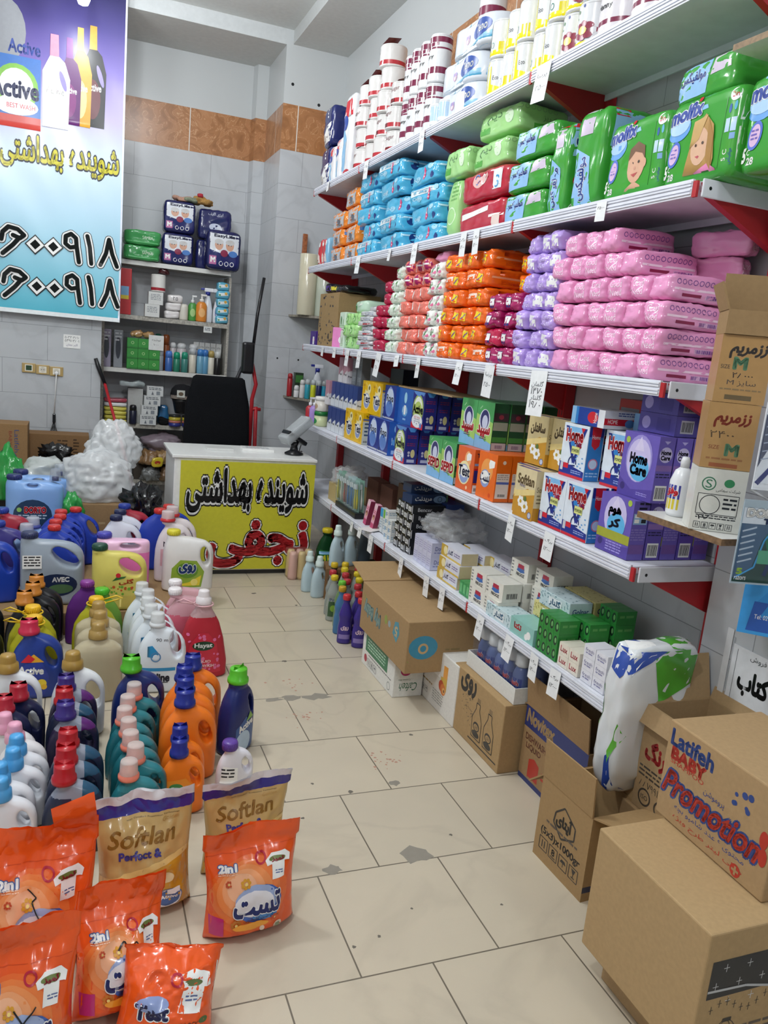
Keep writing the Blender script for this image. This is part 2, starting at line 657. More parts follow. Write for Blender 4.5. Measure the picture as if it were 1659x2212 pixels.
WALLX = tile_mat('wall_tiles_across', (0, 2), .12, 1.255, .62, .255, 'c3c7cc', '8d9196', .0016, .3, .92, BAND)
WALLY = tile_mat('wall_tiles_along', (1, 2), .1, 1.255, .62, .255, 'c3c7cc', '8d9196', .0016, .3, .92, BAND)
CEIL = mat('cfd1ce', 'paper')

def struct(name, mb): return mb.build(name, kind='structure')
# floor with chipped joints and dirt spots
fl = MB().box(-1.8, 2.3, -2.5, 7.4, -.1, 0, FLOORM)
dirt, grey = mat('6b655c', 'paper', .9), mat('8f897e', 'paper', .9)
def blot(d, x, y, r, m, seed, sx=1.0):
    g = random.Random(seed)
    return d.poly([(x + sx * r * g.uniform(.55, 1.2) * math.cos(a * .5236), y + r * g.uniform(.55, 1.2) * math.sin(a * .5236)) for a in range(12)], m)
dd = D()
for i, (x, y, r, sx) in enumerate([(.93, 3.21, .03, 1.4), (1.05, 3.2, .035, 2.0), (.85, 3.2, .022, 2.0), (.76, 2.02, .024, 1.3), (1.04, 2.03, .045, 1.4),
        (1.13, 2.44, .018, 1.3), (1.34, 2.78, .009, 1), (.95, 2.42, .012, 1), (.83, 2.5, .008, 1), (1.2, 2.1, .007, 1), (.74, 2.3, .007, 1),
        (.62, 1.32, .03, .6), (.68, 1.26, .03, .5), (1.0, 3.62, .012, 1.2), (.8, 1.72, .006, 1), (.72, 1.7, .006, 1), (1.28, 4.45, .01, 1), (1.07, 4.7, .012, 1.4), (1.2, 1.75, .005, 1), (.93, 1.8, .005, 1)]):
    blot(dd, x, y, r, dirt if r < .013 else grey, i, sx)
rust = mat('b98f7c', 'paper', .8)
g_ = random.Random(5)
for cx, cy, n in ((1.14, 2.6, 22), (.93, 3.02, 16), (.98, 3.35, 12), (.66, 3.25, 0)):
    for i in range(n):
        blot(dd, cx + g_.gauss(0, .035), cy + g_.gauss(0, .03), g_.uniform(.003, .008), rust, i)
fl.print(dd, '+z', .0003)
struct('floor', fl)
struct('wall_right', MB().box(1.98, 2.2, 1.85, 6.6, 0, 3.9, WALLY))
struct('wall_right_pier', MB().box(1.88, 2.2, -2.5, 1.85, 0, 3.9, WALLY))
holes = MB().box(1.485, 2.2, 6.58, 7.4, 0, 3.9, WALLX, sides={'-x': WALLY})
struct('wall_back_right', holes.print(D().disc(1.55, 3.52, .012, BK).disc(1.77, 3.41, .012, BK).disc(1.57, 1.42, .008, BK).disc(1.75, 1.42, .008, BK), '-y'))
struct('wall_back_left', MB().box(-1.8, .19, 6.58, 7.4, 0, 3.9, WALLX, sides={'+x': WALLY}))
nb = MB().box(.19, 1.485, 7.25, 7.4, 0, 3.9, WALLX)
nb.add([(1.37, 7.25, 0), (1.37, 7.25, 3.79), (1.39, 7.17, 3.79), (1.39, 7.17, 0), (1.485, 7.17, 0), (1.485, 7.17, 3.79)], [(0, 1, 2, 3), (3, 2, 5, 4)], WALLX)
struct('wall_back', nb)
struct('ceiling_niche', MB().box(.19, 1.485, 6.58, 7.25, 3.79, 3.9, CEIL, sides={'-y': mat('c2c6c7', 'paper')}))
struct('ceiling', MB().box(-1.8, 2.2, -2.5, 7.4, 3.9, 4.0, CEIL))
struct('ceiling_step', MB().box(1.535, 1.98, 1.0, 6.58, 3.8, 3.9, CEIL, sides={'-x': mat('b8bbba', 'paper')}))
struct('wall_left', MB().box(-2.0, -1.8, -2.5, 7.4, 0, 4.0, WALLY))

# ------------------------------------------------------------------ red and white wall shelving
SW, SR, SRD = mat('dfe1ea', 'metal'), mat('b3262c', 'metal'), mat('3a3d44', 'metal')
YS = [5.88, 4.885, 3.89, 2.89, 1.885]
LV = {'A': 2.65, 'B': 2.11, 'C': 1.555, 'D': .995, 'E': .54}
LVN = {'A': 'topmost level', 'B': 'second level from the top', 'C': 'middle level', 'D': 'second level from the floor', 'E': 'lowest level'}
SEC = ['next to the back wall', 'second section from the back wall', 'second section from the near end', 'at the near end']
for i, y in enumerate(YS):
    t = MB().box(1.93, 1.975, y - .022, y + .022, 0, 2.95, SR)
    d_ = D()
    for k in range(56):
        z = .12 + k * .05
        d_.rect(-y - .011, z, -y - .006, z + .022, SRD).rect(-y + .006, z, -y + .011, z + .022, SRD)
    t.print(d_, '-x')
    t.build('shelf_upright', label='red slotted steel upright, ' + ['next to the back wall', 'second from the back wall', 'in the middle', 'second from the near end', 'at the near end by the pier'][i], cat='shelf upright', group='red uprights')
def bracket_mb(y):
    b = MB()
    for s_ in (-.012, .012):
        b.add([(1.615, y + s_, -.003), (1.93, y + s_, -.003), (1.93, y + s_, -.165), (1.63, y + s_, -.035)], [(0, 1, 2, 3)], SR)
    b.add([(1.615, y - .012, -.003), (1.615, y + .012, -.003), (1.63, y + .012, -.035), (1.63, y - .012, -.035), (1.93, y + .012, -.165), (1.93, y - .012, -.165)], [(0, 1, 2, 3), (3, 2, 4, 5)], SR)
    return b
def tab_mb(y):
    return MB().box(1.592, 1.6, y - .008, y + .008, -.045, -.002, SR)
for lv, z in LV.items():
    for k in range(4):
        y1, y0 = YS[k], YS[k + 1]
        t = thing('wall_shelf', (0, 0, z), 'white shelf on the %s, %s' % (LVN[lv], SEC[k]), 'shelf', 'wall shelves')
        b = MB().box(1.6, 1.93, y0 + .004, y1 - .004, -.022, 0, SW)
        b.box(1.925, 1.932, y0 + .004, y1 - .004, -.045, 0, SW)
        b.build('board', t)
        r = MB().box(1.592, 1.6, y0 + .01, y1 - .01, -.042, .004, SW)
        for q in (-.033, -.024, -.012, -.004): r.box(1.588, 1.592, y0 + .012, y1 - .012, q - .003, q + .002, SW)
        r.build('price_rail', t)
        bracket_mb(y1 - .0).build('bracket', t)
        tab_mb(y1).build('end_tab', t)
        if k == 3:
            bracket_mb(y0).build('bracket', t)
            tab_mb(y0).build('end_tab', t)
            e = MB().box(1.604, 1.93, y0 - .02, y0 - .013, -.045, .004, SW, c=.003)
            e.print(D().disc(1.63, -.02, .005, BK).disc(1.905, -.02, .005, BK), '-y')
            e.build('end_plate', t)

# ------------------------------------------------------------------ sales counter
ct = thing('sales_counter', (0, 0, 0), 'white sales counter with a yellow lettered front panel', 'counter')
WT = P('e9eae8')
MB().box(.6, 1.53, 5.115, 5.62, .03, .78, WT, c=.004).build('cabinet', ct)
MB().box(.585, 1.54, 5.1, 5.66, .78, .8, WT, c=.004).build('counter_top', ct)
MB().box(.62, 1.5, 5.13, 5.6, 0, .03, mat('2a2a2c', 'plastic')).build('plinth', ct)
pn = MB().box(.64, 1.53, 5.1, 5.115, .04, .765, P('c9c433'))
YB, RD = P('121216'), P('b81f28')
sg = D()
sg.text('شوینده بهداشتی', 1.085, .575, .80, .28, YB, bold=.125).text('شوینده بهداشتی', 1.085, .575, .80, .28, WH, bold=.088).text('شوینده بهداشتی', 1.085, .575, .80, .28, YB, bold=.038)
sg.text('نجفی', 1.17, .215, .66, .30, YB, bold=.09).text('نجفی', 1.17, .215, .66, .30, WH, bold=.07).text('نجفی', 1.17, .215, .66, .30, RD, bold=.045)
pn.print(sg, '-y', .0006)
pn.build('sign_panel', ct)
# things on the counter
nb_ = MB().box(-.09, .09, -.06, .06, 0, .014, P('d9dad8'), c=.003)
nb_.build('tray', loc=(.93, 5.42, .8), label='flat grey tray lying on the counter top', cat='tray')
pd = MB().box(-.11, .11, -.075, .075, 0, .018, WH, c=.002)
pd.print(D().lines(-.08, -.05, .08, .05, 5, P('9aa0a8')), '+z')
pd.build('paper_pad', loc=(1.2, 5.45, .8), rz=-.1, label='white paper pad lying on the counter between tray and card terminal', cat='paper')
pt = thing('card_terminal', (1.43, 5.32, .8), 'card payment terminal under clear film on a black swivel stand', 'card terminal', rz=.35)
MB().lathe([(.065, 0), (.065, .012), (.03, .03), (.022, .06), (.03, .085)], L('17181b'), cap=True).build('stand', pt)
q = Matrix.Translation((0, 0, .1)) @ Matrix.Rotation(.5, 4, 'Y')
MB().box(-.1, .08, -.045, .045, 0, .03, L('1b1c20'), c=.008, M=q).build('cradle', pt)
q = Matrix.Translation((.02, 0, .15)) @ Matrix.Rotation(-.65, 4, 'Y')
tb = MB().box(-.11, .1, -.045, .045, 0, .045, L('b9bdc0'), c=.012, M=q)
tb.build('terminal', pt)
MB().box(-.125, .125, -.055, .055, -.008, .06, mat('e8ecee', 'clear', t=.7), c=.012, M=q).build('film_cover', pt)
MB().tube([(.06, .05, .1), (.1, .06, .06), (.1, .08, .01), (.14, .1, .004)], .004, L('111215')).build('cable', pt)

# ------------------------------------------------------------------ black chair behind the counter
ch = thing('office_chair', (1.0, 5.95, 0), 'black fabric chair with tall tapered backrest behind the counter', 'chair')
CB = mat('141518', 'cloth')
bk = MB()
v, f = loft_bm([(.5, -.245, .245, .05, 5), (.8, -.245, .245, .055, 5), (1.05, -.235, .235, .05, 5), (1.2, -.2, .2, .045, 4), (1.25, -.19, .19, .035, 4), (1.265, -.17, .17, .012, 3)], 32)
bk.add([(x, y + .04 * math.sin((z - .5) * 3), z) for x, y, z in v], f, CB, True)
bk.build('backrest', ch)
MB().lathe([(.2, .42), (.25, .44), (.255, .48), (.24, .5)], CB, ex=1, ey=.95, p=4, cy=.2, n=28).build('seat', ch)
MB().lathe([(.025, .08), (.025, .42)], mat('2b2c30', 'metal'), cy=.15, n=12).build('column', ch)
bs = MB()
for a in range(5):
    w = a * 2 * PI / 5
    bs.tube([(0, .15, .1), (.26 * math.cos(w), .15 + .26 * math.sin(w), .06)], .018, L('18191c'))
bo_ = bs.build('base', ch)
for a in range(5):
    w = a * 2 * PI / 5
    MB().lathe([(.02, 0), (.028, .02), (.02, .05)], L('101113'), n=10, cx=.26 * math.cos(w), cy=.15 + .26 * math.sin(w)).build('castor', bo_)

# ------------------------------------------------------------------ poles leaning behind the chair
tr = thing('trolley_frame', (0, 0, 0), 'folding trolley with red tube legs and long black handle in the corner', 'trolley')
RM, BM = mat('b0222b', 'metal'), L('15161a')
MB().tube([(1.395, 6.47, 2.04), (1.355, 6.45, 1.75), (1.33, 6.42, 1.5)], .013, BM).build('handle', tr)
MB().box(1.24, 1.335, 6.36, 6.44, 1.28, 1.53, BM, c=.02).build('grip_box', tr)
lg = MB().tube([(1.33, 6.42, 1.36), (1.37, 6.42, 1.2), (1.345, 6.42, 1.08), (1.35, 6.42, .05)], .016, RM)
lg.tube([(1.38, 6.42, 1.02), (1.41, 6.42, .05)], .016, RM).tube([(1.34, 6.42, 1.0), (1.42, 6.42, 1.0)], .014, RM)
lg.build('leg', tr)
MB().tube([(1.25, 6.42, 1.33), (1.2, 6.42, 1.2), (1.2, 6.42, 1.14)], .014, mat('2a2b30', 'metal')).build('arm', tr)
MB().box(1.17, 1.45, 6.38, 6.46, 0, .04, RM).build('foot_plate', tr)
mo = thing('mop', (0, 0, 0), 'long red pole with black grip leaning on the cabinet', 'mop')
MB().tube([(.215, 6.52, 1.13), (.36, 6.3, .62), (.52, 6.02, .02)], .011, RM).build('pole', mo)
MB().tube([(.15, 6.56, 1.3), (.17, 6.56, 1.24), (.222, 6.515, 1.11)], [.014, .017, .014], BM).build('grip', mo)
MB().tube([(.51, 6.03, .06), (.52, 6.02, .02)], [.02, .03], BM).build('foot', mo)

# ------------------------------------------------------------------ open cabinet in the niche
cb = thing('open_cabinet', (0, 0, 0), 'grey open cabinet with five crowded shelves standing in the back niche', 'cabinet')
CM = mat('a9a59c', 'wood')
CW = P('d8d8d4')
MB().box(.2, .22, 6.9, 7.2, 0, 1.66, CM).build('side_panel', cb)
MB().box(1.2, 1.22, 6.93, 7.2, 0, 2.04, CM).build('side_panel', cb)
for i, (x0, z) in enumerate([(.22, 2.05), (.22, 1.62), (.21, 1.19), (.21, .735), (.21, .26)]):
    MB().box(x0, 1.21, 6.92, 7.22, z, z + .035, CM, sides={'-y': CW if i in (0, 2) else CM}).build('shelf', cb)
# banner
bnm = bpy.data.materials.new('banner_print')
bnm.use_nodes = True
N, Lk = nodes(bnm)
tc = N.new('ShaderNodeTexCoord'); sp = N.new('ShaderNodeSeparateXYZ'); mr = N.new('ShaderNodeMapRange'); rp = N.new('ShaderNodeValToRGB')
Lk.new(tc.outputs['Object'], sp.inputs[0]); Lk.new(sp.outputs[2], mr.inputs[0])
mr.inputs[1].default_value = 1.58; mr.inputs[2].default_value = 3.85
Lk.new(mr.outputs[0], rp.inputs['Fac']); Lk.new(rp.outputs['Color'], N['Principled BSDF'].inputs['Base Color'])
e = rp.color_ramp.elements
e[0].position = 0; e[0].color = lin('4fb8cf')
e[1].position = 1; e[1].color = lin('1c1a4a')
for p_, c_ in ((.1, '7fcbe0'), (.3, 'b4dcf0'), (.5, 'cfe0f2'), (.62, 'b3a9d6'), (.75, '6d5cab'), (.88, '3b3178')): e.new(p_).color = lin(c_)
N['Principled BSDF'].inputs['Roughness'].default_value = .28
bm_ = bmesh.new()
bv, bf = [], []
for i in range(25):
    for j in range(25):
        x, z = -.62 + .935 * i / 24, 1.585 + 2.27 * j / 24
        bv.append((x, 6.5 + .006 * noise.noise(Vector((x * 5 + z * 2.2, z * 1.5, 3))) * 2, z))
for i in range(24):
    for j in range(24): bf.append((i * 25 + j, i * 25 + 25 + j, i * 25 + 26 + j, i * 25 + j + 1))
bn = MB().add(bv, bf, bnm, True)
bn.add([(a, b + .004, c) for a, b, c in bv], [tuple(reversed(q)) for q in bf], WH, True)
d_ = D()
d_.rect(-.62, 1.585, .315, 1.615, P('eef4f6')).rect(.302, 1.6, .314, 3.85, P('e4e8f4'))
YL = P('d6cc2e')
d_.text('شوینده بهداشتی', -.11, 2.695, .78, .22, YL, bold=.022, edge=.075, em=P('222433'))
BKG = P('0c120f', rough=.1)
for z, sx in ((2.085, 0), (1.795, .012)):
    for e_, g, lw, mm in ((.16, .052, .06, BK), (.12, .044, .05, WH), (.045, .026, .029, BKG)):
        for x, w, st in ((-.42, .15, [[(0, .5), (.05, .75), (.3, .95), (.7, .9), (.98, .72), (.8, .6), (.5, .68)], [(.78, .62), (.5, .35), (.05, .02)]]), (-.03, .11, [[(.75, .55), (.4, .5), (.1, .62), (.12, .88), (.45, .98), (.75, .85), (.8, .55), (.95, .02)]]), (.09, .06, [[(.25, .98), (.55, .6), (.75, .02)]]), (.225, .125, [[(.05, .02), (.35, .45), (.5, .95)], [(.5, .95), (.7, .45), (.98, .02)]])):
            for pts in st:
                q_ = [(x + sx + (a - .5) * w, z + (b - .5) * .2) for a, b in pts]
                d_.line(q_, lw, mm)
                for p_ in q_: d_.disc(p_[0], p_[1], lw / 2, mm, n=10)
        for x in (-.275, -.155): d_.poly([(x + sx - g * 1.35, z - .01), (x + sx, z - .01 - g * 1.35), (x + sx + g * 1.35, z - .01), (x + sx, z - .01 + g * 1.35)], mm)
# pictures of bottles printed on the banner
def pbottle(x, z, w, h, body, cap, lab, hole=True):
    d_.poly([(x - w * .5, z), (x + w * .5, z), (x + w * .55, z + h * .55), (x + w * .35, z + h * .72), (x + w * .1, z + h * .78), (x - w * .2, z + h * .78), (x - w * .5, z + h * .6)], body)
    d_.poly([(x - w * .22, z + h * .77), (x + w * .12, z + h * .77), (x + w * .1, z + h), (x - w * .2, z + h)], cap)
    if hole: d_.disc(x + w * .28, z + h * .52, w * .1, P('8a7fc0'), h * .11, rot=.3)
    d_.disc(x - w * .05, z + h * .28, w * .36, lab, h * .2)
    d_.text('Active', x - w * .02, z + h * .4, w * .7, h * .07, WH, bold=.03)
pbottle(.1, 2.93, .15, .66, P('141318'), P('c99a3a'), P('5a1f28'))
pbottle(.015, 2.92, .13, .64, P('d09a35'), P('dba94a'), P('e2c98a'), False)
pbottle(-.055, 2.92, .13, .56, P('5a1e63'), P('7c3a8c'), P('7b2f72'), False)
pbottle(-.15, 2.88, .17, .6, WH, P('e887a0'), P('e9c3cc'))
d_.disc(-.47, 3.45, .13, P('8f9298'), .2)
d_.text('Active', -.35, 3.36, .2, .08, P('3b4f9c'), bold=.03)
d_.rect(-.56, 2.84, -.245, 3.3, P('3a6fb8')).disc(-.4, 3.1, .14, P('7fb84a'), .15).disc(-.4, 3.1, .11, WH, .12)
d_.rect(-.56, 2.84, -.245, 2.92, P('c8443c')).disc(-.4, 2.98, .14, P('e9ecf2'), .06)
d_.text('Active', -.41, 3.09, .3, .11, P('1d2350'), bold=.04)
d_.text('BEST WASH', -.37, 2.98, .18, .03, RED)
bn.print(d_, '-y', .0006, grid=.04)
bn.build('vinyl_banner', label='large blue and purple vinyl banner with bottle pictures and phone digits', cat='banner')
bl = thing('light_bulb', (.02, 6.02, 3.6), 'glowing white bulb near the banner top', 'light bulb')
gm = bpy.data.materials.new('bulb_glow'); gm.use_nodes = True
gb = gm.node_tree.nodes['Principled BSDF']
gb.inputs['Emission Color'].default_value = (.95, .98, 1, 1); gb.inputs['Emission Strength'].default_value = 30
MB().lathe([(.004, -.055), (.03, -.045), (.042, -.015), (.036, .02), (.02, .05)], gm, n=16).build('bulb', bl)
MB().lathe([(.02, .05), (.022, .09), (.012, .1), (.008, .3)], L('e8e8e8'), n=12).build('socket', bl)

# sockets and note on the left back wall
for k, x in enumerate((-.318, -.222, -.126)):
    t = MB().box(-.047, .047, -.012, 0, -.035, .035, L('b59a63'), c=.003)
    pd_ = D().rect(-.026, -.024, .026, .024, L('e6e2d6'))
    if k == 0: pd_.rect(-.02, -.018, .02, .018, L('2f4a33'))
    else: pd_.disc(0, 0, .02, L('cfcabb')).disc(-.008, 0, .003, BK).disc(.008, 0, .003, BK)
    t.print(pd_, '-y')
    t.build(['light_switch', 'wall_socket', 'wall_socket'][k], loc=(x, 6.58, 1.19 - .006 * k), label=['tan framed switch, left of the two wall sockets', 'tan framed empty socket between switch and plugged socket', 'tan framed wall socket with a white plug in it'][k], cat='socket', group='sockets in a row')
cd = thing('charger_cable', (0, 0, 0), 'white plug and cable hanging down to a tangle of black cord', 'cable')
MB().lathe([(.016, 0), (.014, .03)], L('e8e8e8'), n=12, M=Matrix.Translation((-.126, 6.568, 1.165)) @ Matrix.Rotation(PI / 2, 4, 'X')).build('plug', cd)
MB().tube([(-.126, 6.54, 1.16), (-.13, 6.54, 1.05), (-.14, 6.55, .86)], .004, L('e0e0de')).build('cord', cd)
MB().box(-.15, -.128, 6.53, 6.56, .79, .86, BM, c=.006).build('inline_switch', cd)
w_ = MB()
for s_ in (0, 1, 2):
    w_.tube([(-.14, 6.54, .79), (-.17 + .03 * s_, 6.52, .7), (-.15 - .02 * s_, 6.53, .6), (-.18 + .03 * s_, 6.5, .52)], .006, BM)
w_.build('black_cord', cd)
nt_ = MB().box(-.06, .06, -.0015, 0, -.05, .05, WH)
nt_.print(D().text('۵۰۳۳۰۳۸۱۰', 0, .03, .1, .018, INK).text('۵۴۹۱۰۳۸۰۱', 0, .006, .1, .018, INK).text('اکبر جهان', 0, -.026, .08, .02, P('6d5f8c')), '-y')
nt_.build('paper_note', loc=(-.02, 6.578, 1.41), label='white handwritten phone note taped to the tiled wall', cat='note')
# wooden corner boards on the back wall right of the niche
for z, l in ((1.765, 'upper wooden corner shelf holding two rolls of film'), (1.1, 'lower wooden corner shelf with dye bottles')):
    b = MB()
    pts = [(1.64, 6.58), (1.66, 6.5), (1.78, 6.28), (1.9, 6.2), (1.98, 6.18), (1.98, 6.58)]
    v = [(x, y, 0) for x, y in pts] + [(x, y, .018) for x, y in pts]
    b.add(v, [tuple(reversed(range(6))), tuple(range(6, 12))] + [(i, (i + 1) % 6, 6 + (i + 1) % 6, 6 + i) for i in range(6)], mat('8a8478', 'wood'))
    b.add([(1.64, 6.579, -.004), (1.98, 6.579, -.004), (1.9, 6.579, -.2), (1.98, 6.2, -.004)], [(0, 1, 2), (2, 1, 3)], mat('b9bdbd', 'paper'))
    b.build('corner_shelf', loc=(0, 0, z), label=l, cat='shelf')
# ================================================================== goods on the right-hand shelves
def stack(protos, yhi, ylo, nc, nr, rh, z0, xf, d, desc, place, group, skip=(), jit=.011, lab=None):
    """a wall of equal packs: columns run from the far end (left in view) to the near end"""
    cw = (yhi - ylo) / nc
    for r in range(nr):
        for c in range(nc):
            if (r, c) in skip: continue
            pr = protos[rnd.randrange(len(protos))]
            cn = colname(c, nc)
            l = '%s, %s%s%s' % (desc, place, ', ' + rowname(r, nr) if nr > 1 else '', ', ' + cn if cn else '')
            pr.put((xf + d / 2 + rnd.uniform(-jit, jit), yhi - (c + .5) * cw + rnd.uniform(-jit, jit) * .5, z0 + r * rh), l, group,
                   rot=(rnd.uniform(-.02, .02), rnd.uniform(-.02, .02), WEST + rnd.uniform(-.06, .06)))
PINKM, LILM, ORM, MAGM, CORM = F('ee9fcd'), F('bb9fe6'), F('f06a16'), F('a51a5e'), F('ea7b6c')
PURP, MAR = P('7c4a9a'), P('8c1d4a')
WS = F('f3f3f2')
def pad_pink(seed, txt=True):
    mb = soft(MB(), .098, .235, .078, PINKM, seed, .0085, 7, n=14, freq=17)
    d_ = D()
    if txt:
        d_.text('Good', 0, .052, .052, .022, P('fbe6f4'), bold=.0).text('Need', 0, .026, .052, .022, P('fbe6f4'), bold=.0)
    mb.print(d_, '-y', .0008, .012)
    s_ = D()
    s_.rect(-.1, .03, .1, .037, P('f6d3e8'))
    for k in range(9): s_.ring(-.085 + k * .02, .055, .008, .002, PURP, n=12)
    s_.rect(-.07, .013, .0, .022, MAR).bars(.015, .01, .095, .024, PURP, P('e3b4d8'), seed)
    mb.print(s_, '+x', .0008, .03)
    return mb
def one(mb, name, cat): return Once(mb.build(name, cat=cat))
pk = [one(pad_pink(i, i != 2), 'sanitary_pad_pack', 'sanitary pads') for i in range(4)]
PK = 'pink sanitary pad pack'
stack(pk, 2.545, 1.95, 6, 4, .079, 1.557, 1.61, .235, PK, 'lower pink stack', 'pink pad packs')
stack(pk, 2.6, 2.1, 5, 1, .079, 1.557 + 4 * .079, 1.61, .235, PK, 'next to top layer of the pink stack', 'pink pad packs')
stack(pk, 2.54, 2.21, 3, 1, .079, 1.557 + 5 * .079, 1.61, .235, PK, 'very top of the pink stack', 'pink pad packs')
for r in range(6):
    pk[r % 4].put((1.895, 2.08 - .02 * (r % 2), 1.557 + r * .079), 'pink sanitary pad pack turned sideways behind the stack by the kraft box, ' + rowname(r, 6), 'pink pad packs', rot=(0, 0, PI * .06), sc=(.65, .9, 1))
def pad_lilac(seed):
    mb = soft(MB(), .088, .2, .072, LILM, seed + 20, .0105, 6, n=14, freq=18)
    d_ = D()
    if seed % 2: d_.poly([(-.03, .018), (.028, .012), (.032, .05), (-.02, .056)], WS)
    else: d_.text('Good', 0, .047, .045, .019, P('e3d4fa'), bold=0).text('Need', 0, .024, .045, .019, P('e3d4fa'), bold=0)
    mb.print(d_, '-y', .001, .012)
    mb.print(D().rect(-.08, .03, .08, .036, P('dccdf4')).bars(-.06, .012, .06, .026, PURP), '+x', .001, .03)
    return mb
stack([one(pad_lilac(i), 'sanitary_pad_pack', 'sanitary pads') for i in range(4)], 2.815, 2.548, 3, 7, .0705, 1.557, 1.615, .2, 'lilac pad pack', 'lilac stack beside pink ones', 'lilac pad packs')
YLB = F('f2d71e')
def pad_orange(seed):
    mb = soft(MB(), .112, .235, .077, ORM, seed + 40, .0095, 7, n=14, freq=16)
    d_ = D()
    if seed != 2: d_.poly([(-.035, .02), (.006, .014), (.012, .05), (-.03, .056)], YLB).line([(-.03, .024), (.004, .046)], .005, PURP)
    else: d_.poly([(-.045, .03), (.04, .035), (.04, .055), (-.045, .05)], P('f3ddd0'))
    mb.print(d_, '-y', .001, .015)
    s_ = D().rect(-.11, .036, .11, .044, P('f2a878')).rect(-.06, .05, .08, .066, P('d9560d')).lines(-.05, .012, .08, .03, 3, P('c94c08'))
    mb.print(s_, '+x', .001, .03)
    return mb
og = [one(pad_orange(i), 'sanitary_pad_pack', 'sanitary pads') for i in range(4)]
stack(og, 3.535, 3.075, 4, 6, .079, 1.557, 1.615, .235, 'orange pad pack with yellow sticker', 'orange stack', 'orange pad packs')
for r in range(2):
    og[3].put((1.815, 2.93, 1.85 + r * .079), 'orange pad pack lying behind, above the magenta packs, ' + ('lower' if r == 0 else 'upper') + ' one', 'orange pad packs', rz=WEST)
def pad_mag(seed):
    mb = soft(MB(), .128, .2, .0725, MAGM if seed != 1 else F('c41f4e'), seed + 60, .012, 6, n=12, freq=16)
    mb.print(D().poly([(-.045, .012), (-.005, .012), (.0, .052), (-.04, .052)], P('2b2f78')).poly([(-.042, .022), (-.004, .022), (0, .05), (-.038, .05)], WS).rect(.015, .034, .05, .041, P('f0c4d2')), '-y', .001, .015)
    return mb
stack([one(pad_mag(i), 'sanitary_pad_pack', 'sanitary pads') for i in range(3)], 3.07, 2.815, 2, 4, .0715, 1.557, 1.615, .2, 'magenta pad pack with white label', 'between orange and lilac stacks', 'magenta pad packs')
def pad_coral(seed):
    mb = soft(MB(), .113, .19, .069, CORM, seed + 80, .01, 5, n=12, freq=18)
    d_ = D()
    d_.poly([(-.042, .008), (-.03, .03), (-.032, .06), (-.022, .06), (-.02, .03), (-.03, .008)], WS)
    for k in range(3): d_.line([(-.008 + k * .012, .012), (-.006 + k * .012, .058)], .003, P('f09e8c'))
    if seed == 1: d_.rect(.016, .0, .05, .07, MAGM).rect(-.004, .034, .044, .042, WS)
    mb.print(d_, '-y', .001, .012)
    return mb
cr = [one(pad_coral(i), 'sanitary_pad_pack', 'sanitary pads') for i in range(3)]
stack([cr[0], cr[2]], 4.065, 3.712, 3, 5, .0685, 1.557, 1.62, .19, 'coral pad pack', 'coral stack, lower five rows', 'coral pad packs')
stack([cr[1]], 4.075, 3.722, 3, 2, .0685, 1.557 + 5 * .0685, 1.62, .19, 'coral and magenta pad pack', 'on top of the coral stack', 'coral pad packs')
PKF, GRN, DGN = P('d86a94'), P('3f7f3c'), P('2c4a52')
def pad_flower(seed):
    mb = soft(MB(), .086, .19, .077, F('eef0ea'), seed + 100, .013, 5, n=12, freq=20)
    d_ = D()
    for x, z, r in ((-.02, .055, .011), (-.008, .062, .009), (.015, .02, .012), (.024, .028, .008)): d_.disc(x, z, r, PKF, n=8)
    d_.disc(-.006, .04, .006, GRN, .012).disc(.01, .05, .004, GRN, .01).line([(-.02, .02), (-.012, .05)], .003, GRN)
    mb.print(d_, '-y', .001, .012)
    return mb
stack([one(pad_flower(i), 'sanitary_pad_pack', 'sanitary pads') for i in range(3)], 3.71, 3.537, 2, 6, .0745, 1.557, 1.615, .19, 'white pad pack with pink flowers', 'between coral and orange stacks', 'white flowered pad packs')
t = soft(MB(), .16, .19, .055, F('d98bb0'), 130, .02, 4, freq=20)
t.build('sanitary_pad_pack', loc=(1.72, 3.62, 1.557 + 6 * .0745), rz=WEST, label='crumpled pink and clear pack lying on top of the white flowered packs', cat='sanitary pads')
def pad_leaf(seed):
    mb = soft(MB(), .085, .19, .066, F('e4eee2'), seed + 140, .012, 5, n=12, freq=20)
    mb.print(D().disc(-.014, .036, .009, GRN, .015, rot=.2).disc(-.014, .036, .005, P('6fae66'), .01, rot=.2).line([(.008, .058), (.034, .062)], .006, DGN).line([(.012, .012), (.03, .02)], .004, P('8fc486')), '-y', .001, .012)
    return mb
lf = [one(pad_leaf(i), 'sanitary_pad_pack', 'sanitary pads') for i in range(2)]
stack(lf, 4.255, 4.08, 2, 6, .066, 1.557, 1.62, .19, 'white and green leaf pad pack', 'left of the coral stack', 'white and green pad packs')
lf[0].put((1.715, 4.125, 1.557 + 6 * .066), 'white and green leaf pad pack alone on top of its stack by the coral packs', 'white and green pad packs', rz=WEST)
def pad_rose(seed):
    mb = soft(MB(), .1, .19, .066, F('b61d48'), seed + 150, .006, 5)
    mb.print(D().rect(-.012, .03, .012, .036, P('f0c9d2')), '-y', .001, .012)
    return mb
rs = [one(pad_rose(i), 'sanitary_pad_pack', 'sanitary pads') for i in range(2)]
stack(rs, 4.475, 4.265, 2, 4, .066, 1.557, 1.62, .19, 'small crimson pad pack', 'left of the white and green packs', 'crimson pad packs')
for q, (y, z) in enumerate(((4.36, 1.557 + 4 * .066), (4.36, 1.557 + 5 * .066), (4.2, 1.557 + 6 * .066))):
    rs[0].put((1.74, y, z), 'small crimson pad pack %s' % ['fifth up on the crimson stack', 'topmost on the crimson stack', 'on top of the white and green packs'][q], 'crimson pad packs', rz=WEST)
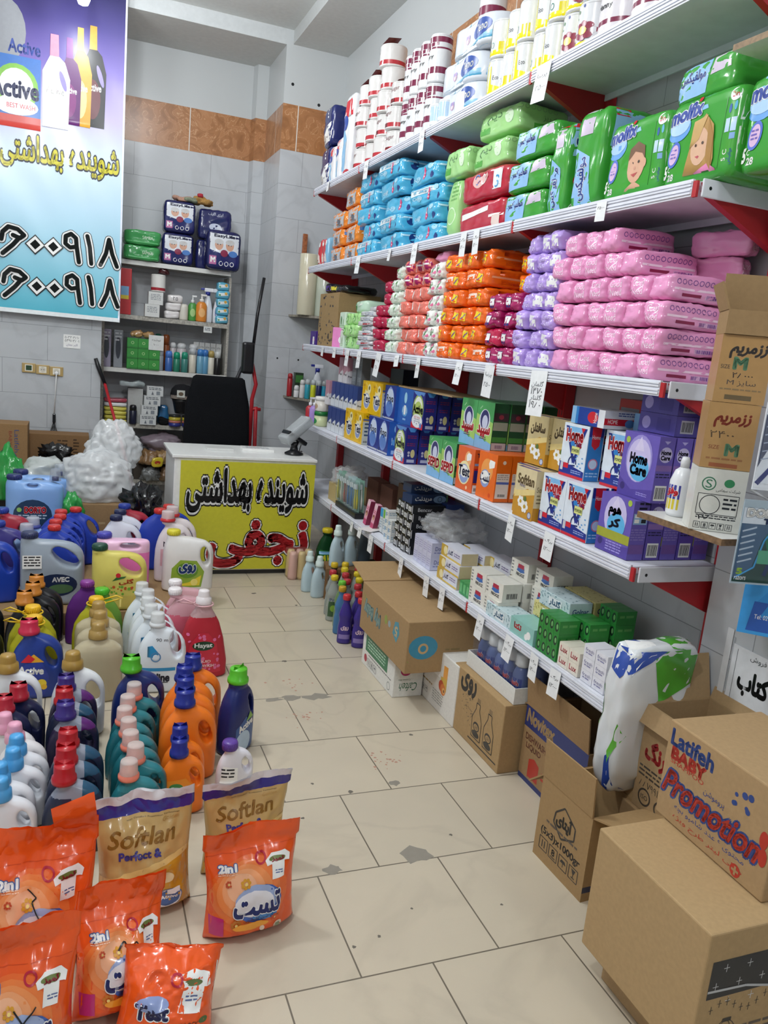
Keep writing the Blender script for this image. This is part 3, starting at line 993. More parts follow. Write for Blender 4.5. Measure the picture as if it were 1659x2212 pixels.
def wipe(seed):
    mb = soft(MB(), .24, .2, .03, F('d9dadd'), seed + 160, .01, 6, n=12, freq=16)
    mb.print(D().rect(-.02, .006, .1, .013, RED if seed else P('8f96a8')).rect(-.02, .018, .1, .022, P('a9afbd')), '-y', .001, .03)
    return mb
stack([one(wipe(i), 'wet_wipe_pack', 'wet wipes') for i in range(2)], 4.745, 4.485, 1, 8, .0285, 1.557, 1.62, .2, 'thin greyish wet wipe pack', 'flat stack left of crimson packs', 'grey wet wipe packs', jit=.015)
wp = soft(MB(), .2, .2, .03, F('cfd1d4'), 171, .012, 5)
wp.build('wet_wipe_pack', loc=(1.74, 4.55, 1.557 + 8 * .0285), rz=WEST - .2, label='crooked grey wet wipe pack on top of the flat stack', cat='wet wipes')
def pad_lime(seed):
    mb = soft(MB(), .135, .19, .078, F('a8dc8c'), seed + 180, .012, 5, n=12, freq=16)
    mb.print(D().disc(-.02, .04, .014, P('5f9e4e'), .022, rot=.2).disc(-.02, .04, .009, P('c4ecb0'), .016, rot=.2).line([(.02, .014), (.03, .06)], .006, P('e8f6de')), '-y', .001, .015)
    return mb
stack([one(pad_lime(i), 'sanitary_pad_pack', 'sanitary pads') for i in range(2)], 5.04, 4.77, 2, 3, .073, 1.557, 1.63, .19, 'lime green pad pack', 'between the kraft carton and grey wipes', 'lime green pad packs')
mt = MB()
soft(mt, .2, .24, .085, F('c6e3cb'), 190, .008, 5)
mt.print(D().disc(-.06, .045, .012, GRN, .022).line([(-.02, .05), (.06, .06)], .01, P('e8f4e8')), '-y', .001, .02)
mtp = one(mt, 'sanitary_pad_pack', 'sanitary pads')
mtp.put((1.78, 4.86, 1.557 + .219), 'mint green pad pack lying on top of the lime green packs', rz=WEST)
for r in range(2):
    b = MB().box(-.06, .06, -.09, .09, 0, .115, F('d3e9d4'), c=.008)
    b.print(D().disc(-.02, .06, .012, GRN, .028).disc(.025, .05, .006, P('5f9e4e'), .02).lines(-.05, .008, .05, .03, 2, P('8fc486')), '-y')
    b.build('sanitary_pad_pack', loc=(1.73, 5.12, 1.557 + r * .117), rz=WEST, label='white and green squared pad pack against the kraft carton, ' + ('lower' if r == 0 else 'upper'), cat='sanitary pads', group='squared pad packs')
# kraft carton and its neighbours at the far end
kb = MB().box(-.15, .15, -.22, .22, 0, .36, K('a2804e'), c=.003)
g_ = random.Random(9)
d_ = D()
for i in range(40): d_.rect(x := g_.uniform(-.21, .2), z := g_.uniform(.01, .34), x + g_.uniform(.01, .03), z + g_.uniform(.005, .02), P('2b2a35'))
kb.print(d_, '-x')
kb.build('carton', loc=(1.78, 5.42, 1.557), label='tall plain kraft carton with black printed edge on the middle shelf', cat='cardboard box')
for i, (c, y, h, l) in enumerate((('1d1830', 5.56, .07, 'purple and black'), ('23231c', 5.44, .06, 'black and yellow'), ('2a2032', 5.33, .05, 'black and green'), ('141416', 5.22, .05, 'plain black'))):
    s_ = soft(MB(), .12, .24, h, F(c), 200 + i, .012, 4)
    s_.print(D().rect(-.04, .02, .045, h * .75, P(['5a3d9a', 'd8c83a', '4f8a3c', '2a2a30'][i])), '-y', .001, .02)
    s_.build('garbage_bag_roll', loc=(1.77, y, 1.919), rz=WEST, label=l + ' garbage bag roll on top of the kraft carton', cat='bag roll', group='garbage bag rolls on the carton')
pb = MB().box(-.06, .06, -.03, .03, 0, .13, P('e58ac4'), c=.002)
pb.print(D().poly([(-.02, .0), (.06, .0), (.06, .03), (.01, .05)], P('4a2f8a')).disc(.02, .05, .022, WH), '-y')
pb.build('pad_box', loc=(1.66, 5.16, 1.557), rz=WEST + .5, label='small pink carton leaning at the foot of the kraft carton', cat='box')
pb = MB().box(-.07, .07, -.05, .05, 0, .1, P('4a2f86'), c=.002)
pb.print(D().rect(-.01, .03, .05, .1, P('c23a86')).rect(0, .005, .04, .06, WH), '-y')
pb.build('pad_box', loc=(1.68, 5.76, 1.557), rz=WEST, label='purple and magenta carton at the far end of the middle shelf', cat='box')

# ------------------------------------------------------------------ second level from top: nappies
def nappy(w, d, h, col, seed, art=None, side=None, amp=.01):
    mb = soft(MB(), w, d, h * .97, F(col), seed, amp * .95, 9, n=14, freq=12)
    if art: mb.print(art, '-y', .0012, .025)
    if side: mb.print(side, '+x', .0012, .03)
    return mb
ZB = 2.113
sil = F('b9bcc0')
def art_or(w, h):
    d_ = D().poly([(-w * .45, h * .12), (w * .3, h * .1), (w * .38, h * .9), (-w * .42, h * .86)], sil)
    d_.disc(0, h * .4, h * .22, P('6d6f78'), h * .16)
    return d_.text('Dubby', .02, h * .2, w * .35, h * .16, P('35363c'))
sd = D().rect(-.1, .05, .1, .06, P('f0d9b8')).rect(-.08, .07, -.05, .1, P('3a7fc4')).rect(-.03, .07, 0, .1, WH).bars(.04, .072, .09, .098, INK, WH)
on_ = one(nappy(.3, .2, .115, 'ec8a2a', 300, art_or(.3, .115), sd), 'nappy_pack', 'nappies')
for r, (y, z) in enumerate(((5.45, 0), (5.14, 0), (5.46, .115), (5.15, .115), (5.44, .23), (5.14, .23), (5.2, .345))):
    on_.put((1.76, y, ZB + z), 'orange and silver nappy pack, %s' % ['bottom row, left', 'bottom row, right', 'second row up, left', 'second row up, right', 'third row up, left', 'third row up, right', 'alone on the very top'][r], 'orange nappy packs', rot=(0, 0, WEST + rnd.uniform(-.08, .08)))
for i, (c, y) in enumerate((('c4303a', 5.83), ('c8434a', 5.74), ('7fb6d8', 5.665))):
    mb = soft(MB(), .075, .16, .2, F(c), 310 + i, .006, 6)
    mb.print(D().disc(0, .16, .018, WH).poly([(-.03, .01), (.03, .01), (.02, .08), (-.02, .1)], P('ead9cf')), '-y', .001, .02)
    mb.build('wipe_pouch', loc=(1.73, y, ZB), rz=WEST, label=['red upright pouch with heart at far end of nappy shelf', 'red and white upright pouch beside the orange nappies', 'thin light blue pouch squeezed against the orange nappies'][i], cat='pouch', group='upright pouches')
BLU = '4fb4dc'
def art_bl(w, h, v):
    d_ = D()
    if v == 0: d_.poly([(-w * .4, h * .5), (w * .3, h * .6), (w * .3, h * .85), (-w * .4, h * .8)], P('dfe9ee')).lines(-w * .36, h * .55, w * .26, h * .78, 2, P('8fb4c8'))
    d_.disc(w * .12, h * .5, h * .1, P('d8477a'), h * .3, rot=-.2).disc(w * .12, h * .5, h * .05, WH, h * .2, rot=-.2)
    d_.disc(w * .38, h * .3, h * .16, P('1f3c7c')).disc(-w * .15, h * .35, h * .3, P('8fcbe6'), h * .15)
    d_.disc(w * .3, h * .75, h * .25, P('a9dbf0'), h * .12)
    return d_.text('Cleany', -w * .2, h * .36, w * .3, h * .18, P('e8f3f8'), bold=0)
bs_ = D().disc(-.03, .06, .025, P('1f3c7c')).rect(-.1, .07, .1, .078, P('bfe4f2')).lines(.01, .02, .09, .05, 3, P('bfe4f2'))
bl_ = [one(nappy(.36, .22, .1, BLU, 320 + i, art_bl(.36, .1, i), bs_, .013), 'nappy_pack', 'nappies') for i in range(3)]
CC = ['left column beside orange packs', 'middle column', 'right column beside green packs']
for r in range(5):
    for c in range(3):
        if (r, c) in ((4, 2),): continue
        bl_[(r * 2 + c) % 3].put((1.745 + rnd.uniform(-.02, .02), [4.75, 4.33, 3.9][c] + rnd.uniform(-.02, .02) + .02 * r, ZB + r * .0975), 'light blue nappy pack in clear wrap, %s, %s' % (CC[c], rowname(r, 5)), 'light blue nappy packs', rot=(rnd.uniform(-.03, .03), rnd.uniform(-.03, .03), WEST + rnd.uniform(-.1, .1)), sc=(1 if c else .9, 1, 1))
LG = 'a6db8f'
ag = D().rect(-.14, .02, -.06, .05, P('4fa83c')).text('دیم', -.02, .08, .12, .04, P('5f8f5a')).disc(.09, .07, .03, P('d9efd0'))
sg_ = D()
for k in range(7): sg_.ring(-.12 + k * .028, .105, .011, .003, P('8bb87e'), n=12)
sg_.rect(-.05, .01, .02, .04, P('4fa83c')).text('پنبه ریز', .04, .065, .1, .03, P('6f9f66'))
lg_ = one(nappy(.32, .26, .13, LG, 340, ag, sg_, .008), 'nappy_pack', 'nappies')
lg_.put((1.78, 3.24, ZB + .39), 'pale green nappy pack topmost above the red packs', 'pale green nappy packs', rz=WEST + .06, sc=(1, 1, .85))
lg_.put((1.77, 3.26, ZB + .263), 'pale green nappy pack right above the two red packs', 'pale green nappy packs', rz=WEST - .04)
lg_.put((1.76, 3.575, ZB + .27), 'pale green nappy pack left of the red ones, beside blue packs', 'pale green nappy packs', rz=WEST, sc=(.75, 1, 1))
t = soft(MB(), .12, .22, .268, F(LG), 345, .008, 6)
t.print(D().ring(0, .1, .04, .006, P('d3efc6')).lines(-.02, .16, .05, .25, 5, P('6fae5a')), '-y', .001, .02)
t.build('nappy_pack', loc=(1.75, 3.58, ZB), rz=WEST, label='pale green nappy pack standing on end between blue and red packs', cat='nappies', group='pale green nappy packs')
ar = D().disc(-.02, .09, .07, P('e7b9b4'), .035, rot=.1).ring(-.05, .09, .022, .006, P('3a6fb0')).ring(.01, .085, .022, .006, WH).rect(.1, .03, .17, .11, P('dfe6ee')).text('3', .135, .06, .03, .05, P('3a9ad0'))
ar2 = D().poly([(-.17, .06), (.08, .08), (.08, .1), (-.17, .085)], WH).rect(.09, .05, .2, .06, WH).rect(.12, .015, .18, .055, P('e9d5cc'))
for r, a_ in enumerate((ar2, ar)):
    nappy(.43, .26, .13, 'b8243a', 350 + r, a_, D().rect(-.1, .07, .1, .08, WH).rect(-.05, .02, .05, .06, P('dfe6ee')), .008).build('nappy_pack', loc=(1.76, 3.27, ZB + r * .13), rz=WEST, label='large crimson nappy pack, %s of the two' % ('lower' if r == 0 else 'upper'), cat='nappies', group='crimson nappy packs')
GR, SKY, PINK = '3f9e3a', P('8fbde8'), P('e58ab8')
def art_gs(w, h):
    d_ = D().poly([(-w * .46, h * .1), (w * .05, h * .14), (w * .12, h * .9), (-w * .4, h * .9)], SKY)
    d_.poly([(w * .12, h * .5), (w * .42, h * .55), (w * .4, h * .9), (w * .16, h * .88)], P('c4b6cc'))
    return d_.text('مولفیکس', -w * .18, h * .6, w * .42, h * .3, P('25408f'), bold=.03, edge=.06, em=WH)
gs = one(nappy(.3, .24, .13, GR, 360, art_gs(.3, .13), D().poly([(-.1, 0), (0, 0), (.06, .12), (-.05, .12)], P('58b84a')), .008), 'nappy_pack', 'nappies')
for r, (y, l) in enumerate(((2.905, 'bottom of the three flat ones'), (2.9, 'middle of the three flat ones'), (2.87, 'top of the three flat ones'))):
    gs.put((1.75, y, ZB + r * .118), 'green nappy pack lying flat right of the crimson packs, ' + l, 'green nappy packs', rz=WEST, sc=(1, 1, .9))
def stand_art(w, h):
    d_ = D().poly([(-w * .42, h * .04), (w * .3, h * .03), (w * .1, h * .5), (-w * .42, h * .62)], SKY)
    d_.text('مولفیکس', -w * .12, h * .3, h * .42, w * .34, P('25408f'), rot=PI / 2, bold=.03, edge=.07, em=WH)
    d_.rect(-w * .3, h * .72, w * .1, h * .95, P('c4b6cc'))
    return d_
for i, (y, w, l) in enumerate(((2.685, .12, 'narrow green nappy pack on end right of the flat green ones'), (2.51, .17, 'wide green nappy pack on end left of baby picture pack'))):
    h = .33 if i == 0 else .345
    nappy(w, .22 + .06 * i, h, GR, 370 + i, stand_art(w, h), D().poly([(-.11, .2), (.12, .22), (.12, .31), (-.1, .32)], SKY).text('مولفیکس', .0, .265, .17, .06, P('25408f'), bold=.03, edge=.07, em=WH).rect(-.1, .3, -.04, .325, RED).disc(-.06, .12, .02, RED).disc(-.05, .08, .03, P('b9a78c')).text('4 C', -.06, .03, .05, .03, WH), .008).build('nappy_pack', loc=(1.75 + .03 * i, y, ZB), rz=WEST, label=l, cat='nappies', group='green nappy packs')
def molfix(seed, girl):
    w, h = (.285, .245)
    mb = soft(MB(), w, .26, h, F('3fa03a'), seed, .004, 12, n=12, freq=9)
    mb.box
    d_ = D()
    d_.poly([(-.14, .19), (.02, .2), (.0, .24), (-.14, .24)], P('7fb4e8')).disc(-.09, .165, .05, P('5f9ee0'), .035)
    d_.disc(-.09, .175, .045, P('a9cdf2'), .028)
    d_.text('molfix', -.065, .205, .125, .04, P('1f3f9c'), bold=.05, edge=.09, em=WH, rot=.08, shear=.15).disc(-.018, .232, .007, RED)
    d_.disc(-.095, .095, .024, P('4f6fd0'), .036, rot=-.2).disc(-.095, .095, .018, P('d8b6dc'), .028, rot=-.2).lines(-.108, .08, -.084, .11, 3, P('6f5fb8'))
    SK, HR = P('d9a98c'), P('7a5a44')
    if girl:
        HG = P('b88f52')
        d_.poly([(-.05, .0), (-.03, .1), (-.01, .16), (.02, .185), (.055, .15), (.07, .06), (.06, .0)], HG)
        d_.disc(.01, .1, .034, P('dcb294'), .05).poly([(-.03, .0), (.06, .0), (.085, .03), (.05, .05), (.0, .03)], PINK)
        d_.poly([(-.02, .17), (.03, .18), (.005, .12), (-.03, .1)], P('c9a468')).poly([(.035, .17), (.06, .12), (.065, .03), (.04, .06)], P('a67c3f'))
        d_.disc(-.004, .105, .004, P('4a3428')).disc(.022, .108, .004, P('4a3428')).poly([(-.004, .075), (.02, .078), (.008, .068)], P('b8505a'))
    else:
        d_.poly([(-.04, .0), (-.02, .03), (.02, .05), (.05, .035), (.07, .0)], SK)
        d_.disc(.02, .1, .041, SK, .055).poly([(-.02, .115), (-.015, .15), (.02, .168), (.055, .15), (.06, .11), (.045, .13), (.01, .14)], HR).disc(.058, .1, .01, SK, .014)
        d_.disc(.003, .105, .0045, P('3f2f28')).disc(.032, .107, .0045, P('3f2f28')).poly([(.002, .072), (.034, .075), (.018, .062)], P('b8504f')).disc(.016, .09, .005, P('c98f74'))
    d_.text('5', -.125, .05, .016, .034, WH, bold=.05).text('C', -.108, .055, .01, .014, WH).text('28', -.1, .033, .024, .018, WH, bold=.03)
    d_.rect(.088, .0, .09, .245, P('2c7f2c'))
    d_.disc(.115, .215, .017, P('e6e9ee')).text('2in', .115, .215, .02, .014, RED)
    d_.rect(.096, .12, .112, .155, P('b9d0ea')).rect(.116, .12, .132, .155, P('b9d0ea')).rect(.116, .1, .132, .116, P('7fa8d8')).disc(.105, .18, .005, P('2f5fa8'), .012).disc(.122, .185, .004, P('5fb4d8'), .012)
    d_.text('مولفیکس', .125, .055, .04, .014, P('1f3f9c'), rot=PI / 2).text('5 C', .108, .06, .03, .014, WH, rot=PI / 2)
    d_.rect(.138, .0, .1425, .245, P('dfe8e0'))
    mb.print(d_, '-y', .001, .03)
    mb.print(D().rect(-.13, .0, -.122, .245, P('cfe0cf')), '+x', .001)
    return mb
molfix(380, False).build('nappy_pack', loc=(1.765, 2.24, ZB), rz=WEST, label='large green nappy pack with smiling baby picture on the front', cat='nappies', group='large green nappy packs')
molfix(381, True).build('nappy_pack', loc=(1.765, 1.95, ZB), rz=WEST, label='large green nappy pack with fair haired girl picture at shelf end', cat='nappies', group='large green nappy packs')
nappy(.25, .22, .112, GR, 382, art_gs(.25, .112), D().rect(-.1, .09, .1, .1, WH), .006).build('nappy_pack', loc=(1.775, 2.0, ZB + .246), rz=WEST - .06, label='green nappy pack lying on top of the girl picture pack', cat='nappies', group='green nappy packs')
molfix(383, False).build('nappy_pack', loc=(1.78, 1.66, ZB + .0), rz=WEST, label='large green nappy pack cut off by the right edge of the photo', cat='nappies', group='large green nappy packs')
# ------------------------------------------------------------------ topmost level: paper rolls and kitchen towels
ZA = 2.653
def rollm(r, h, bands, base='dfe0e2', art=None, seed=0, n=24):
    """wrapped roll: bands [(z0, z1, ink)] run right round it"""
    mb = MB()
    m0 = F(base, scale=40)
    zs = sorted({0, h} | {z for b in bands for z in b[:2]})
    mb.lathe([(r * .8, .001), (r * .96, .004), (r, .012)], m0, n=n)
    z0 = .012
    for a in zs + [h - .012]:
        pass
    edges = sorted({.012, h - .012} | {z for b in bands for z in b[:2] if .012 < z < h - .012})
    for a, b in zip(edges, edges[1:]):
        mm = m0
        for p, q, ink in bands:
            if p - 1e-6 <= a and b <= q + 1e-6: mm = ink
        mb.lathe([(r, a), (r, b)], mm, n=n, cap=False)
    mb.lathe([(r, h - .012), (r * .96, h - .003), (r * .8, h)], m0, n=n)
    mb.lathe([(r * .3, h), (r * .3, h + .0006)], P('b9a58a'), n=12)
    if art: mb.print(art, '-y', .001, .015)
    return mb
PLUM = F('7a2446')
mrn = one(rollm(.056, .222, [(.04, .07, PLUM), (.15, .158, PLUM), (.18, .205, PLUM)], art=D().text('Manny', 0, .115, .07, .022, INK, bold=.02).poly([(-.05, .15), (.05, .165), (.05, .18), (-.05, .172)], PLUM)), 'kitchen_towel_pack', 'kitchen towels')
MP = [(1.67, 4.29), (1.66, 4.175), (1.66, 4.06), (1.66, 3.945)]
for r in range(2):
    for i, (x, y) in enumerate(MP):
        mrn.put((x, y, ZA + r * .2235), 'white and plum kitchen towel roll, %s layer, %s, left of blue rolls' % (['lower', 'upper'][r], colname(i, 4)), 'plum kitchen towels', rz=WEST + rnd.uniform(-.5, .3))
sug = MB()
rr = rollm(.078, .122, [(.012, .034, F('b9303a'))], 'dedcda', D().text('Sugar', -.02, .08, .07, .026, P('6d2a2e'), bold=.0, rot=.1).text('222', -.03, .023, .035, .018, P('3a2a2e'), bold=.03))
fl_ = rr
fl_.add([(-.06, -.02, .122), (.0, -.075, .126), (.062, -.03, .15), (.02, .04, .165)], [(0, 1, 2, 3)], F('6b2428'))
fl_.add([(-.06, -.02, .1225), (.02, .04, .1655), (.062, -.03, .1505), (.0, -.075, .1265)], [(0, 1, 2, 3)], F('7d3a38'))
sg1 = one(fl_, 'toilet_roll_pack', 'toilet rolls')
SP = [(5.06, 4), (4.86, 4), (4.68, 5), (4.5, 3)]
for c, (y, n) in enumerate(SP):
    for r in range(n):
        sg1.put((1.685 + .012 * ((r + c) % 2), y + rnd.uniform(-.02, .02), ZA + r * .124), 'white wrapped toilet roll with torn brown top, %s, stack %s' % (rowname(r, n), colname(c, 4)), 'brown topped toilet rolls', rz=WEST + rnd.uniform(-.6, .6))
def navypk(h):
    mb = soft(MB(), .2, .16, h, F('232b66'), 400, .008, 7, n=12)
    return mb.print(D().poly([(-.1, .0), (.06, .0), (.09, h * .25), (.09, h * .62), (-.02, h * .5), (-.1, h * .1)], WH).disc(.0, h * .9, .008, WH).disc(.0, h * .82, .008, WH).disc(.0, h * .74, .008, WH).disc(-.06, h * .2, .035, P('b9b2aa')).line([(.02, h * .2), (.06, h * .3)], .006, P('9a8f8a')), '-y', .001, .03)
nv = one(navypk(.27), 'adult_nappy_pack', 'adult nappies')
nv.put((1.71, 5.78, ZA), 'navy and white adult nappy pack, lower one at the far end', 'navy packs on the top shelf', rz=WEST)
nv.put((1.71, 5.78, ZA + .272), 'navy and white adult nappy pack, upper one at the far end', 'navy packs on the top shelf', rz=WEST)
nv.put((1.86, 5.6, ZA), 'navy adult nappy pack tucked behind, left of red and blue packs', 'navy packs on the top shelf', rz=WEST, sc=(1, .6, 1))
nv.put((1.83, 5.4, ZA + .0), 'tall navy adult nappy pack towering behind the red and white ones', 'navy packs on the top shelf', rz=WEST, sc=(1.3, 1, 2.3))
for i, (y, w, h) in enumerate(((5.58, .14, .24), (5.44, .13, .27), (5.28, .18, .5))):
    mb = soft(MB(), w, .14, h, F('eceef2'), 410 + i, .006, 7, n=12)
    mb.print(D().rect(-w * .45, h * .72, w * .45, h * .93, RED).poly([(w * .05, h * .72), (w * .2, h * .93), (w * .32, h * .72)], WH).poly([(-w * .45, h * .1), (-w * .1, h * .05), (.0, h * .45), (-w * .45, h * .7)], P('86bfe6')).disc(-w * .2, h * .66, w * .25, P('2f4fa8'), h * .09).disc(w * .1, h * .05, w * .3, P('c8303a'), h * .03), '-y', .001, .03)
    mb.build('adult_nappy_pack', loc=(1.69, y, ZA), rz=WEST, label=['low red, white and blue pack at far end beside the navy packs', 'second low red, white and blue pack beside the tall one', 'tall red and white pack left of the brown topped rolls'][i], cat='adult nappies', group='red and white packs')
TB = P('2c4f9e')
def teno():
    mb = MB()
    for dx in (-.105, .105): mb.lathe([(.085, 0), (.102, .006), (.105, .015), (.105, .112), (.1, .12), (.085, .124)], F('d8dee6', scale=40), n=24, cx=dx, ey=1.0)
    mb.box(-.105, .105, -.095, .095, .004, .118, F('d8dee6', scale=40))
    d_ = D().poly([(-.2, .0), (.2, .0), (.2, .05), (.05, .03), (-.06, .012)], P('8fc0dc')).poly([(-.05, .0), (.2, .0), (.2, .03), (.06, .02)], P('4f9fc4'))
    d_.poly([(-.2, .0), (-.15, .0), (-.15, .12), (-.2, .12)], P('bfd9f0')).disc(.0, .118, .06, P('9ccbe0'), .012)
    d_.disc(.105, .068, .07, TB, .036, rot=.15).text('Teno', .118, .07, .075, .034, WH, bold=.02, rot=.12, shear=.2)
    d_.disc(-.02, .055, .02, P('b98fae'), .018).disc(-.03, .065, .008, P('8f7fb8')).disc(-.008, .065, .008, P('8f7fb8')).disc(-.02, .05, .008, WH)
    return mb.print(d_, '-y', .001, .02)
tn = one(teno(), 'toilet_roll_pack', 'toilet rolls')
for r, dy in enumerate((0, 0, -.1)):
    tn.put((1.72, 3.64 + dy, ZA + r * .126), 'pale blue and white toilet roll pack with navy oval, %s of three' % ['bottom', 'middle', 'top'][r], 'pale blue roll packs', rz=WEST)
for i, y in enumerate((3.83, 3.735)):
    rollm(.036, .1, [(.02, .085, F('b9d4ec'))], 'e9eef4').build('toilet_roll', loc=(1.625, y, ZA), rz=WEST, label='small pale blue banded roll at the shelf front, %s' % ['left', 'right'][i], cat='toilet roll', group='small banded rolls')
rollm(.062, .09, [], 'eef0f0').build('toilet_roll', loc=(1.66, 3.56, ZA), label='plain white roll standing in front of the pale blue packs', cat='toilet roll')
for i, (y, x) in enumerate(((3.74, 1.79), (3.64, 1.74))):
    mrn.put((x, y - .06, ZA + .379), 'white and plum kitchen towel roll standing on the pale blue packs, %s' % ['back', 'front'][i], 'plum kitchen towels on top', rz=WEST - .5, sc=(1.1, 1.1, 1.2))
YE, YE2 = F('f0e31c'), F('d9cb10')
def yroll(seed):
    mb = rollm(.062, .152, [], 'd9dbde', n=24)
    d_ = D()
    if seed == 0: d_.poly([(-.06, .0), (-.03, .0), (-.02, .152), (-.045, .152)], YE).poly([(-.02, .0), (.05, .0), (.05, .035), (.0, .05), (-.005, .12), (-.02, .13)], YE).text('Eco', .02, .075, .025, .016, INK)
    elif seed == 1: d_.rect(-.055, .0, .055, .03, YE).rect(-.055, .0, -.04, .152, YE).ring(-.015, .05, .012, .003, P('2f7a6a')).rect(.02, .03, .05, .06, YE2)
    else:
        d_.rect(-.06, .0, -.02, .152, YE).rect(-.06, .0, .06, .022, YE)
        for k in range(8):
            a = k * PI / 4
            d_.disc(.03 + .022 * math.cos(a), .055 + .022 * math.sin(a), .011, P('8a2440'), n=10)
        d_.disc(.03, .055, .014, P('e2b83a')).disc(.0, .12, .006, P('4a7a4a')).disc(.025, .135, .005, P('3a4a8a')).disc(-.005, .1, .004, GRN).rect(-.01, .05, .01, .07, P('b9bcc2'))
    return mb.print(d_, '-y', .001, .012)
yl = [one(yroll(i), 'kitchen_towel_pack', 'kitchen towels') for i in range(3)]
for r in range(2):
    for c in range(7):
        yl[2 if c >= 5 else (r + c) % 2].put((1.675 + .01 * (c % 2), 3.285 - c * .112 + rnd.uniform(-.01, .01), ZA + r * .1535), 'yellow and white towel roll, %s row, %s' % (['lower', 'upper'][r], colname(c, 7)), 'yellow and white towel rolls', rz=WEST + rnd.uniform(-.3, .3))
for c in range(3):
    yl[c].put((1.69, 2.87 - c * .112, ZA + 2 * .1535), 'yellow and white towel roll on the third layer, %s' % colname(c, 3), 'yellow and white towel rolls', rz=WEST)
mb_ = one(rollm(.085, .2, [(.03, .045, PLUM), (.14, .18, PLUM)], 'dfdbe0', D().text('Manny', -.02, .085, .07, .022, INK, bold=.02)), 'kitchen_towel_pack', 'kitchen towels')
for c in range(3): mb_.put((1.69, 2.47 - c * .178, ZA), 'wide white and plum towel roll right of the yellow ones, %s' % colname(c, 3), 'wide plum towel rolls', rz=WEST + .2)
bo = MB().box(1.605, 1.88, 1.2, 1.84, 2.425, 2.441, P('e6e6e4'), sides={'-x': mat('8a6f4e', 'wood'), '+y': mat('8a6f4e', 'wood')})
bo.build('corner_shelf', label='high white chipboard shelf at the upper right photo edge', cat='shelf')
mb_.put((1.72, 1.68, 2.4415), 'white and plum towel roll on the high chipboard shelf', 'wide plum towel rolls', rz=WEST + .2, sc=(1, 1, 1.1))

# ------------------------------------------------------------------ second level from the floor: washing powder cartons
ZD = .997
def carton(w, d, h, col, front, side=None, top=None, c=.0015, sides=None):
    mb = MB().box(-w / 2, w / 2, -d / 2, d / 2, 0, h, P(col), sides=sides)
    mb.print(front, '-y')
    if side: mb.print(side, '+x')
    if top: mb.print(top, '+z')
    return mb
def cart(name, *a, cat='powder box', **k): return Once(carton(*a, **k).build(name, cat=cat))
def blockof(pr, yhi, w, ny, nx, xf, z, d, desc, group, gap=.003, jit=.004):
    for j in range(nx):
        for i in range(ny):
            if ny == 1 and nx == 1: pos = ''
            elif j == 0 and ny > 1: pos = ', front row %s' % colname(i, ny)
            elif j == 0: pos = ', front one'
            else: pos = ', %s behind%s' % (ORD[j - 1], '' if ny == 1 else ' ' + colname(i, ny))
            pr.put((xf + d / 2 + j * (d + gap), yhi - (i + .5) * (w + gap) + rnd.uniform(-jit, jit) * .4, z), desc + pos, group, rz=WEST + rnd.uniform(-.015, .015))
# hair dye boxes
def dye(c1, c2):
    return carton(.085, .05, .165, c1, D().poly([(-.0425, .0), (.0425, .0), (.0425, .085), (.0, .07), (-.0425, .045)], P(c2)).text('Proof', .005, .055, .05, .014, INK, bold=.03),
                  D().poly([(-.025, .0), (.025, .0), (.025, .09), (-.025, .075)], P(c2)).text('Proof', 0, .045, .036, .012, INK, bold=.03))
dy = Once(dye('2f4482', 'dbe0e6').build('hair_dye_box', cat='hair dye box'))
for i in range(4): dy.put((1.655, 5.2 - i * .092, ZD), 'blue and white dye box, lower row, %s' % colname(i, 4), 'blue dye boxes', rz=WEST)
for i in range(6): dy.put((1.675, 5.22 - i * .092, ZD + .167), 'blue and white dye box, upper row, %s' % colname(i, 6), 'blue dye boxes', rz=WEST)
dp = Once(dye('b98a98', 'd9d6da').build('hair_dye_box', cat='hair dye box'))
dp.put((1.66, 5.315, ZD + .167), 'dusty pink and white dye box left end of the upper row', 'pink dye boxes', rz=WEST)
for i in range(2): dp.put((1.69, 5.14 - i * .1, ZD + .334), 'dusty pink and white dye box on the third layer, %s' % ['left', 'right'][i], 'pink dye boxes', rz=WEST)
gb_ = cart('hair_dye_box', .085, .06, .1, '777c80', D().lines(-.03, .02, .03, .05, 3, P('a9adb2')), cat='hair dye box')
for i in range(4): gb_.put((1.72, 4.93 - (i % 2) * .1, ZD + .334 + (i // 2) * .101), 'grey carton above the blue dye boxes, %s %s' % (['lower', 'upper'][i // 2], ['left', 'right'][i % 2]), 'grey cartons', rz=WEST)
carton(.2, .1, .14, '1b1f2c', D().rect(-.1, 0, .1, .02, P('2a2a30'))).build('carton', loc=(1.84, 4.44, ZD + .33), rz=WEST, label='dark carton standing behind above the yellow powder boxes', cat='box')
